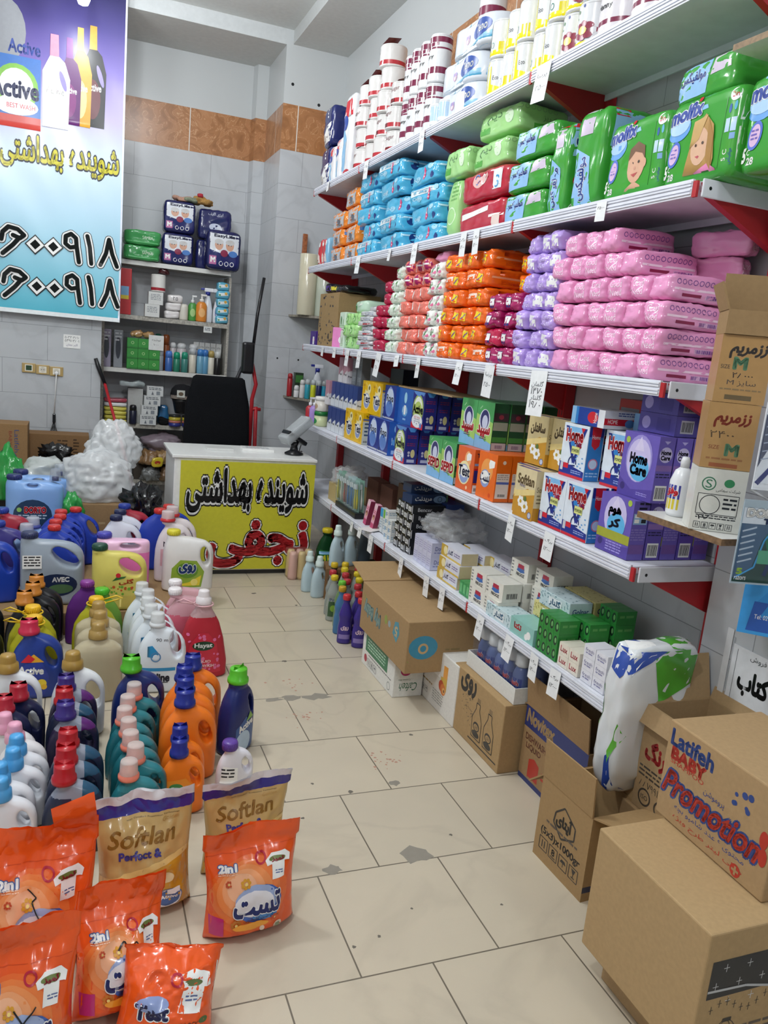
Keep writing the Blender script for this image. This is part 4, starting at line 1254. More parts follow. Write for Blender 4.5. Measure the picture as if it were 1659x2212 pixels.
# yellow
w, d, h = .17, .075, .19
TXTN = P('1d1f4a')
def tlabel(d_, cx, cz, s, t='Test'):
    d_.disc(cx, cz - .008, .045 * s, P('f3e6b0'), .042 * s).disc(cx, cz - .012, .036 * s, P('8f9fd0'), .034 * s).disc(cx, cz - .002, .03 * s, WH, .022 * s)
    return d_.text(t, cx, cz, .085 * s, .034 * s, TXTN, bold=.03, edge=.07, em=WH)
fy = D().disc(.03, .145, .028, P('efe6b0'), .03).disc(-.02, .12, .01, P('efe6b0'), .02, rot=.6).disc(.03, .15, .012, P('7a6a30')).line([(-.05, .16), (-.06, .12)], .004, P('b98a10')).line([(-.03, .18), (.0, .16)], .004, P('f6e9a0'))
tlabel(fy, 0, .085, 1.3)
fy.disc(.045, .018, .01, P('d8a810')).text('2in1', -.055, .165, .03, .014, P('a83a2a'))
sy = D().rect(-.0375, .0, .0375, .14, P('c9cdc4')).rect(-.0375, .145, .0375, .155, P('5a6aa0')).text('Test', 0, .168, .04, .014, TXTN, bold=.04).lines(-.025, .04, .025, .13, 4, P('4a5f78'), seed=4).bars(-.03, .008, .0, .025, INK).poly([(.005, .008), (.03, .008), (.018, .026)], INK)
yb = cart('powder_box', w, d, h, 'e8b90e', fy, sy)
blockof(yb, 4.845, w, 2, 2, 1.625, ZD, d, 'yellow washing powder box, lower layer', 'yellow powder boxes')
blockof(yb, 4.63, w, 2, 2, 1.65, ZD + h + .001, d, 'yellow washing powder box, upper layer', 'yellow powder boxes')
# blue
fr = D().disc(0, .1, .062, P('6f8fd0'), .083).disc(0, .103, .056, P('cfdcf2'), .074).disc(0, .07, .05, P('5f86cc'), .04).text('Roya', 0, .115, .1, .05, P('101430'), bold=.02, shear=.15).disc(-.055, .02, .01, P('1d2f6b')).disc(.0, .178, .012, P('8f9fd8'), .008).rect(-.085, 0, .085, .01, P('b9bcc6'))
sr = D().disc(0, .15, .012, P('8fc0e8'), .02).line([(-.02, .06), (-.02, .1)], .004, P('bcd8f0')).line([(.0, .06), (.0, .11)], .01, P('9fc8ea')).line([(.02, .06), (.02, .1)], .004, P('bcd8f0')).disc(0, .075, .022, P('5f9fd8'), .018).rect(-.02, .008, .02, .03, P('a9c4e8'))
rb = cart('powder_box', .165, .085, .19, '2a5cb0', fr, sr, sides={'-y': P('27388c')})
blockof(rb, 4.4, .165, 2, 2, 1.625, ZD, .085, 'blue washing powder box with white oval, lower layer', 'blue powder boxes')
blockof(rb, 4.245, .165, 1, 2, 1.65, ZD + .191, .085, 'blue washing powder box with white oval, upper layer', 'blue powder boxes')
wb = carton(.2, .1, .19, '2f62b4', D().disc(0, .14, .02, P('9fd0e8'), .03).disc(0, .07, .04, P('5fa0d8'), .03).rect(-.012, .05, .012, .1, WH).line([(-.03, .06), (-.02, .09)], .004, WH).line([(.03, .06), (.02, .09)], .004, WH).rect(-.02, .02, .02, .03, P('8fb8e8')), D().rect(-.03, .01, .03, .05, P('c9d8ec')).bars(-.02, .015, .02, .03, P('5a7ab8')).disc(0, .12, .006, WH))
wbo = Once(wb.build('powder_box', cat='powder box'))
wbo.put((1.72, 4.02, ZD), 'plain blue drop pictured powder box, lower, left of round green label', 'drop pictured boxes', rz=WEST)
wbo.put((1.72, 3.98, ZD + .191), 'plain blue drop pictured powder box, upper, left of round green label', 'drop pictured boxes', rz=WEST)
wn = MB().box(-.02, .02, -.001, 0, 0, .05, WH)
wn.build('price_tag', loc=(1.6682, 3.955, ZD + .11), rz=WEST, label='white tag stuck on the lower drop pictured blue box', cat='price tag')
K_ = MB().box(-.34, .34, -.12, .12, 0, .006, K('b08e60'))
K_.build('cardboard_sheet', loc=(1.79, 3.76, ZD + .383), rz=WEST, label='flat brown cardboard sheet lying on the blue powder boxes', cat='cardboard')
# active
fa_ = D().disc(0, .1, .07, P('9fb85a'), .075).disc(0, .105, .055, P('e8eee0'), .06).disc(0, .095, .05, P('b4cc6a'), .045).rect(-.0775, .0, .0775, .03, RED).disc(.0, .04, .07, P('e9ecef'), .035).text('Active', 0, .1, .125, .042, P('15172a'), bold=.05).text('BEST WASH', 0, .058, .08, .012, P('c83a3a')).lines(-.04, .03, .04, .05, 2, P('9aa0b0')).disc(.05, .02, .014, P('5f7fc0'))
for x_, z_ in ((-.03, .03), (.0, .025), (.03, .032)): fa_.disc(x_, z_, .004, P('2f4f8a'))
fa_.poly([(-.0775, .19), (.0775, .19), (.06, .17), (.03, .178), (.0, .165), (-.05, .175)], P('5f8fd0'))
sa = D().poly([(-.025, .19), (.025, .19), (.012, .168), (-.012, .168)], P('4f8fd8')).lines(-.025, .13, .025, .15, 2, P('8a2a5a')).lines(-.025, .09, .02, .11, 2, P('8a2a5a')).disc(.01, .055, .012, P('d8c890'), .022).disc(-.012, .06, .007, P('c8c0d0')).disc(-.012, .045, .006, P('c8c0d0')).rect(-.02, .008, .022, .024, P('b9b8d4'))
ab = cart('powder_box', .155, .07, .19, '2a2a80', fa_, sa)
blockof(ab, 3.945, .155, 1, 4, 1.612, ZD, .07, 'navy and red powder box with green round label, lower layer', 'navy powder boxes', gap=.008)
blockof(ab, 3.84, .155, 1, 3, 1.65, ZD + .191, .07, 'navy and red powder box with green round label, upper layer', 'navy powder boxes', gap=.008)
wn2 = MB().box(-.02, .02, -.001, 0, 0, .045, WH)
wn2.print(D().lines(-.016, .01, .016, .04, 3, P('8a8a90')), '-y')
wn2.build('price_tag', loc=(1.6105, 3.875, ZD + .11), rz=WEST, label='white tag stuck on the lower navy powder box', cat='price tag')
# sepid
fs = D().poly([(-.075, .0), (.075, .0), (.075, .05), (.02, .035), (-.075, .08)], P('7fb4e0')).poly([(-.075, .06), (.075, .03), (.075, .12), (-.075, .15)], P('a4cc6a')).disc(0, .125, .048, P('d8dce6')).disc(0, .128, .038, P('2f2f6a'), .042).disc(.004, .118, .025, P('c9cfe6'), .03).line([(-.05, .17), (-.03, .185)], .006, P('8fc890'))
fs2 = D(); fs2.items = list(fs.items)
fs.text('سپید', 0, .075, .11, .05, P('c8242c'), bold=.06, edge=.1, em=WH).lines(-.03, .04, .03, .055, 2, P('3a4a5a'))
fs2.text('SEPID', 0, .072, .125, .042, P('c8242c'), bold=.05, edge=.1, em=WH).lines(-.03, .04, .03, .055, 2, P('3a4a5a'))
ss = D().rect(-.035, .13, .035, .165, P('4a3a42')).rect(-.035, .09, .035, .125, P('a9b4a0')).rect(-.035, .04, .035, .062, P('4a9a4a')).rect(-.035, .006, .035, .036, P('c9cdd2')).bars(-.02, .01, .02, .03, P('7a6a90')).disc(0, .148, .012, P('9a3a4a'), .01)
sb1 = cart('powder_box', .15, .075, .205, '4aa05a', fs, ss, sides={'+x': P('2a5a3a')})
sb2 = cart('powder_box', .15, .075, .19, '4aa05a', fs2, ss, sides={'+x': P('2a5a3a')})
blockof(sb2, 3.5, .15, 2, 3, 1.612, ZD, .075, 'green and blue powder box with red latin word, lower', 'green powder boxes')
blockof(sb1, 3.285, .15, 2, 4, 1.66, ZD + .191, .075, 'green and blue powder box with red persian word, upper', 'green powder boxes', gap=.006)
# orange
fo = D().disc(.02, .14, .03, P('f0b078'), .035).poly([(.01, .13), (.05, .14), (.05, .165), (.02, .168), (.005, .155)], WH)
tlabel(fo, -.005, .085, 1.25)
fo.disc(.03, .015, .008, P('f3c9a0'))
fo2 = D().disc(.0, .12, .05, P('f2a050'), .05).poly([(.02, .13), (.06, .14), (.062, .165), (.02, .168), (.012, .15)], WH)
fo2.disc(-.01, .085, .04, P('8f9fd0'), .038).disc(-.01, .09, .034, WH, .028).text('تست', -.01, .092, .08, .04, TXTN, bold=.025, edge=.06, em=WH).disc(.04, .02, .01, P('d84a10'))
so = D().rect(-.03, .015, .03, .12, P('e9d8cc')).rect(-.03, .075, .03, .085, P('5a6ab0')).lines(-.026, .09, .026, .115, 3, P('b09a90')).bars(-.02, .02, .02, .035, INK).disc(0, .165, .008, P('f3dcc8'))
so1 = D().rect(-.034, .0, .034, .035, WH).rect(-.034, .045, .034, .1, P('2c2f80')).rect(-.034, .1, .034, .108, RED).text('Test', 0, .165, .05, .016, TXTN, bold=.05).rect(-.034, .12, .034, .13, P('8fa8d8')).bars(-.03, .005, .0, .025, INK)
ob1 = cart('powder_box', .16, .075, .19, 'e2622a', fo, so1)
ob2 = cart('powder_box', .155, .07, .195, 'ea6a14', fo2, so)
blockof(ob1, 3.175, .16, 1, 2, 1.612, ZD, .075, 'orange powder box with latin word beside the green ones', 'orange powder boxes')
blockof(ob2, 2.985, .155, 1, 4, 1.618, ZD, .07, 'orange powder box with persian word left of the gold ones', 'orange powder boxes', gap=.004)
# gold
def goldf(t, up):
    d_ = D().poly([(-.07, .0), (.07, .0), (.07, .1), (.02, .115), (-.07, .08)], P('c9922c')).poly([(-.07, .07), (.07, .1), (.07, .12), (-.07, .095)], P('e6cf8a'))
    for x, z, r in ((-.02, .06, .02), (.012, .045, .022)):
        for k in range(6): d_.disc(x + r * .7 * math.cos(k * 1.05), z + r * .7 * math.sin(k * 1.05), r * .42, WH, n=10)
        d_.disc(x, z, r * .35, P('c9a63a'))
    d_.disc(.01, .075, .01, P('5f7a3a')).disc(.05, .018, .012, P('c9cfe0')).ring(.05, .018, .013, .003, P('4f5fa0'))
    if t[0] == 'S': d_.text(t, 0, .145, .115, .036, P('6d5a3a'), bold=.04).text('Perfect', -.02, .122, .04, .014, P('4a4a8a'))
    else: d_.text(t, 0, .145, .1, .045, P('5a4a30'), bold=.05)
    return d_
gsd = D().rect(-.035, .0, .035, .05, P('c9922c')).text('Softlan', 0, .12, .055, .02, P('6d5a3a')).lines(-.025, .06, .025, .1, 3, P('8a7a5a'))
gtp = D().rect(-.07, -.035, .07, -.015, P('3a3a8a'))
gp1 = cart('powder_box', .14, .07, .19, 'd9c9a0', goldf('Softlan', 0), gsd, gtp)
gp2 = cart('powder_box', .14, .07, .2, 'cdbb8a', goldf('سافتلن', 1), gsd, gtp)
gp2.put((1.66, 2.61, ZD), 'gold flower powder box, lower layer, set back at left', 'gold powder boxes', rz=WEST, sc=(1, 1, .95))
gp1.put((1.625, 2.545, ZD), 'gold flower powder box with latin word, lower layer front', 'gold powder boxes', rz=WEST)
gp2.put((1.695, 2.62, ZD + .195), 'gold flower powder box with persian word, upper layer left', 'gold powder boxes', rz=WEST)
gp2.put((1.71, 2.475, ZD + .195), 'gold flower powder box with persian word, upper layer right', 'gold powder boxes', rz=WEST)
gp1.put((1.72, 2.5, ZD), 'gold flower powder box, lower layer behind the front one', 'gold powder boxes', rz=WEST)
# home plus
fh = D().poly([(-.065, .18), (-.045, .18), (.012, .06), (.0, .05)], P('1d2f8a')).poly([(.065, .18), (.045, .18), (.0, .06), (.012, .05)], P('1d2f8a')).poly([(-.045, .18), (.045, .18), (.012, .1), (-.01, .1)], P('7fb8e6'))
fh.text('Home', -.004, .15, .1, .042, P('c8242c'), bold=.05, edge=.09, em=WH, rot=.05).text('Plus', .02, .122, .045, .024, P('c8242c'), bold=.03).disc(-.01, .12, .012, P('2f7fc8'), .01)
fh.rect(-.012, .086, .035, .112, P('d8dc8a')).text('POWDER', .012, .098, .042, .01, P('2a4a3a'), bold=.03)
fh.ring(.0, .052, .026, .006, P('1d2f6a')).poly([(-.028, .03), (.03, .035), (.025, .05), (-.03, .045)], P('eef3f8')).line([(-.025, .04), (.02, .045)], .006, P('1d2f6a'))
for k in range(7): fh.disc(.04 + .02 * math.cos(k * 2.4), .06 + .02 * math.sin(k * 1.7), .005, P('5f9fd8'), .003, n=8)
fh.rect(-.075, .0, .075, .01, RED).poly([(-.075, .01), (.075, .01), (.075, .03), (-.02, .045), (-.075, .05)], P('1d2f8a')).rect(-.05, .03, -.02, .048, RED).rect(-.068, .02, -.052, .048, P('c9ccd2')).lines(.0, .014, .06, .028, 2, P('9fb0e0')).poly([(.03, .18), (.055, .18), (.042, .162)], RED)
sh = D().poly([(-.03, .0), (.03, .0), (.03, .19), (-.03, .19)], P('2f7fc8')).rect(-.03, .155, .03, .19, P('1d2f8a')).poly([(-.02, .19), (.02, .19), (.016, .125), (.0, .11), (-.016, .125)], RED).text('Home', 0, .155, .034, .014, WH).disc(0, .06, .02, P('cfe0f4')).ring(0, .06, .02, .004, P('d87a9a')).lines(-.025, .01, .025, .03, 2, P('a9cbee'))
hb = cart('powder_box', .15, .065, .19, 'dfe8f2', fh, sh)
blockof(hb, 2.465, .15, 2, 2, 1.612, ZD, .065, 'white and blue powder box with red word, lower layer', 'white and blue powder boxes')
hb.put((1.685, 2.36, ZD + .191), 'white and blue powder box with red word, upper layer, front', 'white and blue powder boxes', rz=WEST)
hb.put((1.72, 2.16, ZD + .191), 'white and blue powder box with red word, upper layer, beside purple box', 'white and blue powder boxes', rz=WEST)
hb.put((1.78, 2.3, ZD + .191), 'white and blue powder box with red word, upper layer, set back', 'white and blue powder boxes', rz=WEST)
hbl = Once(carton(.19, .15, .06, 'e4e8ee', D().rect(-.095, .0, -.07, .06, P('8fc0ea')).rect(-.06, 0, .06, .06, P('1d3f9a')).rect(-.07, .0, -.055, .06, P('2f7fc8')).disc(.03, .03, .03, RED, .02).text('Home', .045, .03, .035, .02, WH, rot=PI / 2), D().rect(-.075, .012, .075, .034, RED).text('HOME', -.04, .024, .04, .014, WH).lines(-.02, .04, .06, .055, 2, P('4a5a9a')).disc(.03, .02, .02, P('5f8fc8'), .014)).build('powder_box', cat='powder box'))
hbl.put((1.73, 2.31, ZD + .384), 'white and blue powder box lying flat on top, front', 'flat lying powder boxes', rz=WEST)
hbl.put((1.84, 2.13, ZD + .384), 'white and blue powder box lying flat on top, right', 'flat lying powder boxes', rz=WEST + .1, sc=(.9, .8, 1))
rx = carton(.12, .1, .1, 'c8342c', D().rect(-.05, .03, .05, .07, P('8f9098'))).build('powder_box', loc=(1.87, 2.3, ZD + .384), rz=WEST, label='red carton at the back above the flat lying powder boxes', cat='powder box')
# home care
PU = '6a5ab4'
fc = D().poly([(-.0825, .0), (.0825, .0), (.0825, .04), (-.02, .025), (-.0825, .06)], P('57479e')).disc(0, .125, .062, P('9a8fd4'), .075).disc(0, .12, .056, P('c9c0ea'), .068).disc(.008, .095, .045, P('5fb4e6'), .04).poly([(.0, .195), (.02, .15), (-.025, .15)], P('d9d0f0'))
fc.text('Home', .0, .125, .08, .03, P('141228'), bold=.06).text('Care', .005, .09, .075, .03, P('141228'), bold=.06).disc(-.062, .178, .01, P('a9c44a')).disc(-.06, .03, .012, P('3f3478')).lines(.01, .01, .06, .022, 2, P('a99fe0'))
fc2 = D(); fc2.items = list(fc.items[:5])
fc2.text('هوم', -.005, .135, .06, .035, P('141228'), bold=.06).text('کر', .0, .1, .05, .035, P('141228'), bold=.06).rect(-.0825, .045, .0825, .075, P('a4a83a')).lines(-.03, .005, .05, .04, 4, P('a99fe0')).disc(.062, .178, .01, P('a9c44a')).disc(-.06, .03, .012, P('3f3478'))
sc_ = D().disc(0, .15, .024, P('c9c0ea')).text('Home', 0, .157, .036, .013, P('141228'), bold=.05).text('Care', 0, .141, .034, .013, P('141228'), bold=.05).rect(-.03, .1, .03, .118, P('8a6ab0')).lines(-.026, .075, .026, .092, 2, P('2a2450')).bars(-.022, .008, .022, .055, INK, WH).poly([(-.012, .192), (.012, .192), (0, .182)], P('b9aee4'))
sc2 = D().rect(-.026, .115, .026, .15, P('8fb4dc')).rect(-.022, .12, -.004, .132, WH).rect(.004, .12, .022, .132, INK).rect(-.022, .136, -.004, .147, WH).rect(.004, .136, .022, .147, WH).lines(-.028, .06, .028, .1, 5, P('8f7fc4')).rect(-.028, .02, .028, .05, P('74549c')).lines(-.01, .155, .03, .185, 2, P('141228'))
hc1 = cart('powder_box', .165, .06, .205, PU, fc, sc_)
hc2 = cart('powder_box', .165, .06, .19, PU, fc2, sc2)
hc3 = cart('powder_box', .165, .06, .19, '5c4ca6', fc, sc_)
for j in range(5):
    (hc2 if j % 2 == 0 else hc3).put((1.648 + j * .0645, 2.035, ZD), 'purple powder box, lower layer, %s from the aisle' % ORD[j], 'purple powder boxes', rz=WEST)
for j in range(3):
    hc1.put((1.675 + j * .066, 2.0, ZD + .191), 'purple powder box with round drop picture, upper layer, %s from the aisle' % ORD[j], 'purple powder boxes', rz=WEST)
pl_ = cart('powder_box', .17, .2, .062, '544a9c', D().disc(-.05, .03, .02, P('a9a0dc')).rect(0, .01, .06, .05, P('463c8c')), D().bars(-.08, .01, -.03, .05, INK, P('b9b8c4')).bars(.0, .01, .04, .05, INK, P('b9b8c4')))
for j in range(2): pl_.put((1.8, 2.01, ZD + .398 + j * .063), 'purple powder box lying flat on the uprights, %s' % ['lower', 'upper'][j], 'flat purple powder boxes', rz=WEST)
# ------------------------------------------------------------------ lowest shelf: tooth care and soaps
ZE = .542
# far end: yellow carton with a bag of cotton
cc = MB().box(-.11, .11, -.1, .1, 0, .12, K('c2a866'), c=.003)
cc.print(D().lines(-.09, .03, .09, .1, 3, P('9a5a44')), '-x')
cc.build('carton', loc=(1.73, 4.98, ZE), rz=WEST, label='yellowish carton under a clear bag at the far end of the lowest shelf', cat='box')
bagm = mat('eceeef', 'bag', a=.3)
bg = soft(MB(), .2, .2, .12, bagm, 500, .04, 3, n=12, freq=12)
bg.build('plastic_bag', loc=(1.73, 4.98, ZE + .121), rz=WEST, label='clear bag with white cotton lying on the yellowish carton', cat='plastic bag')
soft(MB(), .13, .12, .07, mat('e9e4da', 'cloth'), 501, .02, 3).build('cotton_wad', loc=(1.73, 4.98, ZE + .123), label='white cotton wad inside the clear bag', cat='cotton')
for i, y in enumerate((4.75, 4.5)):
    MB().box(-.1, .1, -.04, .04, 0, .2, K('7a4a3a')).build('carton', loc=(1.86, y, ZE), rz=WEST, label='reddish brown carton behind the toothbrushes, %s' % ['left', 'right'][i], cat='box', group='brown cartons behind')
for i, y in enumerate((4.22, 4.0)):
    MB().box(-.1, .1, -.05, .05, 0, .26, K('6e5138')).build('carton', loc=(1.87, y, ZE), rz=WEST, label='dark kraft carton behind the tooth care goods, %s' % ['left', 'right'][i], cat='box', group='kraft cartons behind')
tr_ = MB().box(-.2, .2, -.03, .03, 0, .035, L('1a1b20'), c=.003)
tr_.build('toothbrush_tray', loc=(1.64, 4.66, ZE), rz=WEST, label='low black tray holding the blister packed toothbrushes', cat='tray')
CLR = mat('cfe0dc', 'clear', t=.75, a=.45)
def brush(ca, cb_):
    t = thing('toothbrush_pack', (0, 0, 0), None, 'toothbrush')
    MB().box(-.022, .022, .0, .0015, 0, .2, P('8fb4ac') if cb_ is None else P(cb_)).build('card', t)
    b = MB()
    for dx in (-.009, .009):
        b.tube([(dx, -.008, .02), (dx * 1.3, -.008, .07), (dx, -.008, .11), (dx, -.008, .17)], [.006, .007, .0035, .004], L(ca), n=6)
        b.box(dx - .004, dx + .004, -.02, -.008, .145, .175, P('e9eef2'))
    b.build('brush', t)
    MB().box(-.02, .02, -.023, -.0005, .008, .188, CLR, c=.006).build('blister', t)
    return Once(t)
br_ = [brush(c, k) for c, k in (('d8c82a', None), ('3a6fb0', 'a9c0c4'), ('b0402f', 'b4b9bb'), ('e9e4d8', '7fa898'))]
BC = ['yellow', 'blue', 'red', 'white']
for i in range(12):
    r = i // 6
    br_[(i * 3 + i // 4) % 4].put((1.632 + .03 * r, 4.84 - .068 * (i % 6), ZE + .036 - .0), '%s handled toothbrushes in clear blister, %s row, %s' % (BC[(i * 3 + i // 4) % 4], ['front', 'back'][r], colname(i % 6, 6)), 'toothbrush packs', rot=(.05, 0, WEST + .35))
pp = MB().box(-.07, .07, -.05, .05, 0, .0012, WH)
pp.build('paper_slip', loc=(1.62, 4.18, ZE + .006), rz=.5, label='white paper slip lying on the shelf edge below kids tubes', cat='paper')
kid = carton(.045, .03, .15, 'e9a9c0', D().rect(-.0225, .12, .0225, .15, P('e9c4cf')).rect(-.0225, .0, .0225, .035, P('c8487a')).disc(0, .07, .016, P('8a4a3a')).disc(0, .062, .011, P('d9a98c')).lines(-.018, .09, .018, .11, 2, P('b93a5a')), D().rect(-.015, 0, .015, .15, P('8a2a4a')))
kd = Once(kid.build('toothpaste_box', cat='toothpaste'))
kd.put((1.64, 4.33, ZE), 'pink kids toothpaste box leaning at the toothbrushes, left', 'pink toothpaste boxes', rot=(-.12, .12, WEST))
kd.put((1.64, 4.21, ZE), 'pink kids toothpaste box leaning at the toothbrushes, right', 'pink toothpaste boxes', rot=(-.12, .12, WEST))
for i, (c, y) in enumerate((('2f9fd8', 4.12), ('6ab83a', 4.07), ('2f9fd8', 4.03), ('6ab83a', 3.99))):
    carton(.04, .03, .14, 'd9dfe2', D().rect(-.02, .09, .02, .14, P(c)).lines(-.015, .02, .015, .08, 4, P('9ab0c0'))).build('toothpaste_box', loc=(1.665, y, ZE + .005), rz=WEST, label='%s topped kids toothpaste box, %s of its colour' % (['blue', 'green'][i % 2], ['left', 'right'][i // 2]), cat='toothpaste', group='bright topped toothpaste boxes')
sm = Once(carton(.05, .09, .04, 'e6e8e6', D().rect(-.02, .008, .0, .03, P('8fb0d0')).lines(.0, .01, .02, .03, 2, P('7a8a90')), D().lines(-.04, .01, .04, .03, 2, P('9ab4c4'))).build('small_box', cat='small box'))
for r in range(4):
    for c in range(2 if r < 3 else 1): sm.put((1.67, 3.98 - c * .055, ZE + r * .0405 - 0), 'small white box stack between kids tubes and black boxes, %s, %s' % (rowname(r, 4), ['left', 'right'][c]), 'small white boxes', rz=WEST)
blk = carton(.05, .19, .043, '17181c', D().rect(-.018, .009, .002, .034, P('e0e2e4')).rect(.006, .009, .02, .034, P('c9ccd0')).lines(-.015, .012, .0, .03, 2, INK), D().text('Bencer', -.02, .021, .08, .02, P('cfd2d6'), bold=.0).rect(-.094, .0, -.09, .043, P('e0e2e4')))
bo_ = Once(blk.build('toothpaste_box', cat='toothpaste'))
for r in range(6):
    for c in range(4): bo_.put((1.72 + .008 * ((r + c) % 2), 3.83 - c * .052, ZE + r * .0435), 'black and white toothpaste box, %s of its stack, %s' % (rowname(r, 6), colname(c, 4)), 'black toothpaste boxes', rz=WEST)
mr_ = carton(.22, .1, .045, '1f3358', D().disc(.06, .022, .04, P('8fb0d0'), .02).ring(.06, .022, .014, .003, P('1f3358')).text('مریدنت', -.04, .023, .1, .028, WH, bold=.03).rect(.1, .0, .11, .045, P('6a9a6a')), D().rect(-.05, 0, .05, .045, P('8fa8c4')))
mo_ = Once(mr_.build('toothpaste_box', cat='toothpaste'))
mo_.put((1.74, 3.75, ZE + .262), 'navy blue toothpaste box lower one of two on the black stack', 'navy toothpaste boxes', rz=0.12)
mo_.put((1.76, 3.8, ZE + .308), 'navy blue toothpaste box topmost on the black stack', 'navy toothpaste boxes', rz=0.05)
for i in range(2): carton(.16, .1, .09, '2a3f78', D().rect(-.06, .02, .0, .06, P('5a78b0'))).build('carton', loc=(1.87, 3.9 - i * .18, ZE + .18 * 1), rz=WEST, label='dark blue carton at the back behind the toothpaste, %s' % ['left', 'right'][i], cat='box', group='dark blue cartons behind')
MB().box(-.09, .09, -.05, .05, 0, .18, L('141517'), c=.004).build('crate', loc=(1.87, 3.82, ZE), rz=WEST, label='black plastic crate at the back under the dark blue cartons', cat='crate')
# lavender soaps
lv = carton(.05, .09, .068, 'cfd0e6', D().lines(-.018, .012, .018, .055, 4, P('a9a8cc')), D().text('Dove', 0, .04, .05, .02, P('3a3f8a'), bold=.0).lines(-.03, .01, .03, .022, 1, P('8a8fc0')))
lo = Once(lv.build('soap_box', cat='soap'))
for r in range(2):
    for c in range(4): lo.put((1.668, 3.545 - c * .053, ZE + r * .0685), 'lavender soap box, %s, %s' % (['lower', 'upper'][r], colname(c, 4)), 'lavender soap boxes', rz=WEST)
fb = soft(MB(), .34, .26, .12, bagm, 520, .05, 3, n=12, freq=14)
fb.build('plastic_bag', loc=(1.77, 3.43, ZE + .139), rz=WEST, label='crumpled clear plastic bag on top of the lavender soaps', cat='plastic bag')
# golden soap packs
gs_ = carton(.21, .085, .055, 'dcdde8', D().rect(-.105, .0, -.04, .055, P('c9a640')).disc(-.06, .03, .02, P('f0e3b0')).text('گلنار', -.01, .03, .05, .026, P('3a3f6a'), bold=.03).lines(.03, .02, .09, .04, 2, P('7a6a9a')).rect(-.04, 0, .105, .008, P('d8b84a')), D().rect(-.04, 0, .04, .055, P('d8c9a0')))
go = Once(gs_.build('soap_pack', cat='soap'))
for i, (x, y, z) in enumerate(((1.66, 3.16, 0), (1.66, 3.15, .056), (1.67, 3.16, .112), (1.76, 3.15, .0), (1.76, 3.14, .056), (1.77, 3.13, .112), (1.8, 2.95, .112), (1.8, 2.95, .056), (1.8, 2.95, 0))):
    go.put((x, y, ZE + z), 'white and gold soap pack, %s of three, %s' % (['bottom', 'middle', 'top'][round(z / .056)], ['front stack', 'middle stack', 'back right stack'][i // 3]), 'gold soap packs', rz=WEST)
gm_ = Once(carton(.03, .05, .06, '3f9a5a', D().rect(-.01, .01, .01, .05, P('6fc080'))).build('soap_pack', cat='soap'))
for c in range(3): gm_.put((1.64, 3.005 - c * .032, ZE), 'tiny green packet between gold packs and white cartons, %s' % colname(c, 3), 'tiny green packets', rz=WEST)
# white cartons with the blue and red emblem
def zoo(txt):
    return carton(.13, .09, .075, 'e4e2d8', D().disc(.01, .045, .026, P('4f78b8'), .018).rect(-.012, .045, .032, .062, P('b8324a')).disc(.01, .035, .03, P('3f6fb8'), .006).text(txt, .01, .018, .06, .012, INK, bold=.04).lines(-.06, .01, -.045, .065, 4, P('8a8a86')), D().bars(-.03, .01, .03, .04, INK))
zo = Once(zoo('FIROOZ').build('soap_carton', cat='soap carton'))
for i, (x, y, z, l) in enumerate(((1.66, 2.86, 0, 'bottom left front'), (1.66, 2.86, 1, 'top of left front pair'), (1.655, 2.72, 0, 'bottom front right of the pair'), (1.66, 2.72, 1, 'upper, tilted beside blue soap boxes'),
        (1.76, 2.72, 0, 'second line, bottom'), (1.76, 2.72, 1, 'second line, middle'), (1.78, 2.74, 2, 'second line, top left'), (1.8, 2.58, 2, 'second line, top right'), (1.79, 2.58, 0, 'back, bottom right'), (1.79, 2.58, 1, 'back, middle right'))):
    zo.put((x, y, ZE + z * .0755), 'white carton with blue and red emblem, ' + l, 'white emblem cartons', rz=WEST + rnd.uniform(-.06, .06))
# flowered soap boxes
def gsoap(c1, c2, w=.2, h=.06):
    mb = MB().box(-w / 2, w / 2, -.05, .05, 0, h, P(c1), c=.002)
    d_ = D()
    g = random.Random(w * 1000 + len(c1))
    for k in range(46): d_.disc(g.uniform(-w * .48, w * .48), g.uniform(.003, h - .003), g.uniform(.003, .007), P(c2), .0025, n=6, rot=g.uniform(0, 3))
    mb.print(d_, '-y')
    d2 = D()
    for k in range(40): d2.disc(g.uniform(-w * .48, w * .48), g.uniform(-.048, .048), g.uniform(.003, .007), P(c2), .0025, n=6, rot=g.uniform(0, 3))
    mb.print(d2, '+z')
    mb.print(D().rect(-w * .18, h * .2, w * .25, h * .8, P('e4ecee')).text('گلنار', w * .03, h * .5, w * .36, h * .5, P('3a6a8a'), bold=.04), '-y', .001)
    mb.print(D().text('Golnar', 0, h * .45, .07, .02, P('3a5a9a'), bold=.02), '+x')
    return mb
ga = Once(gsoap('c9dde2', '6f9aa4').build('soap_box', cat='soap'))
gb2 = Once(gsoap('d9cf8a', 'a89a4a').build('soap_box', cat='soap'))
ga.put((1.65, 2.64, ZE), 'pale blue flowered soap box at the shelf front', 'flowered soap boxes', rz=WEST)
gt = carton(.17, .1, .065, '8fc4bc', D().text('تکتا', -.03, .04, .05, .022, P('c8303a'), bold=.05).disc(.05, .03, .015, WH).disc(.035, .02, .012, WH), None)
gt.build('soap_box', loc=(1.65, 2.455, ZE), rz=WEST, label='turquoise soap box with red word at the shelf front', cat='soap')
ga.put((1.74, 2.4, ZE + .13), 'pale blue flowered soap box on top of the yellow ones', 'flowered soap boxes', rz=WEST)
gb2.put((1.745, 2.44, ZE + .0685), 'yellow flowered soap box under the pale blue one', 'flowered soap boxes', rz=WEST)
gb2.put((1.76, 2.43, ZE), 'yellow flowered soap box hidden low behind the turquoise one', 'flowered soap boxes', rz=WEST)
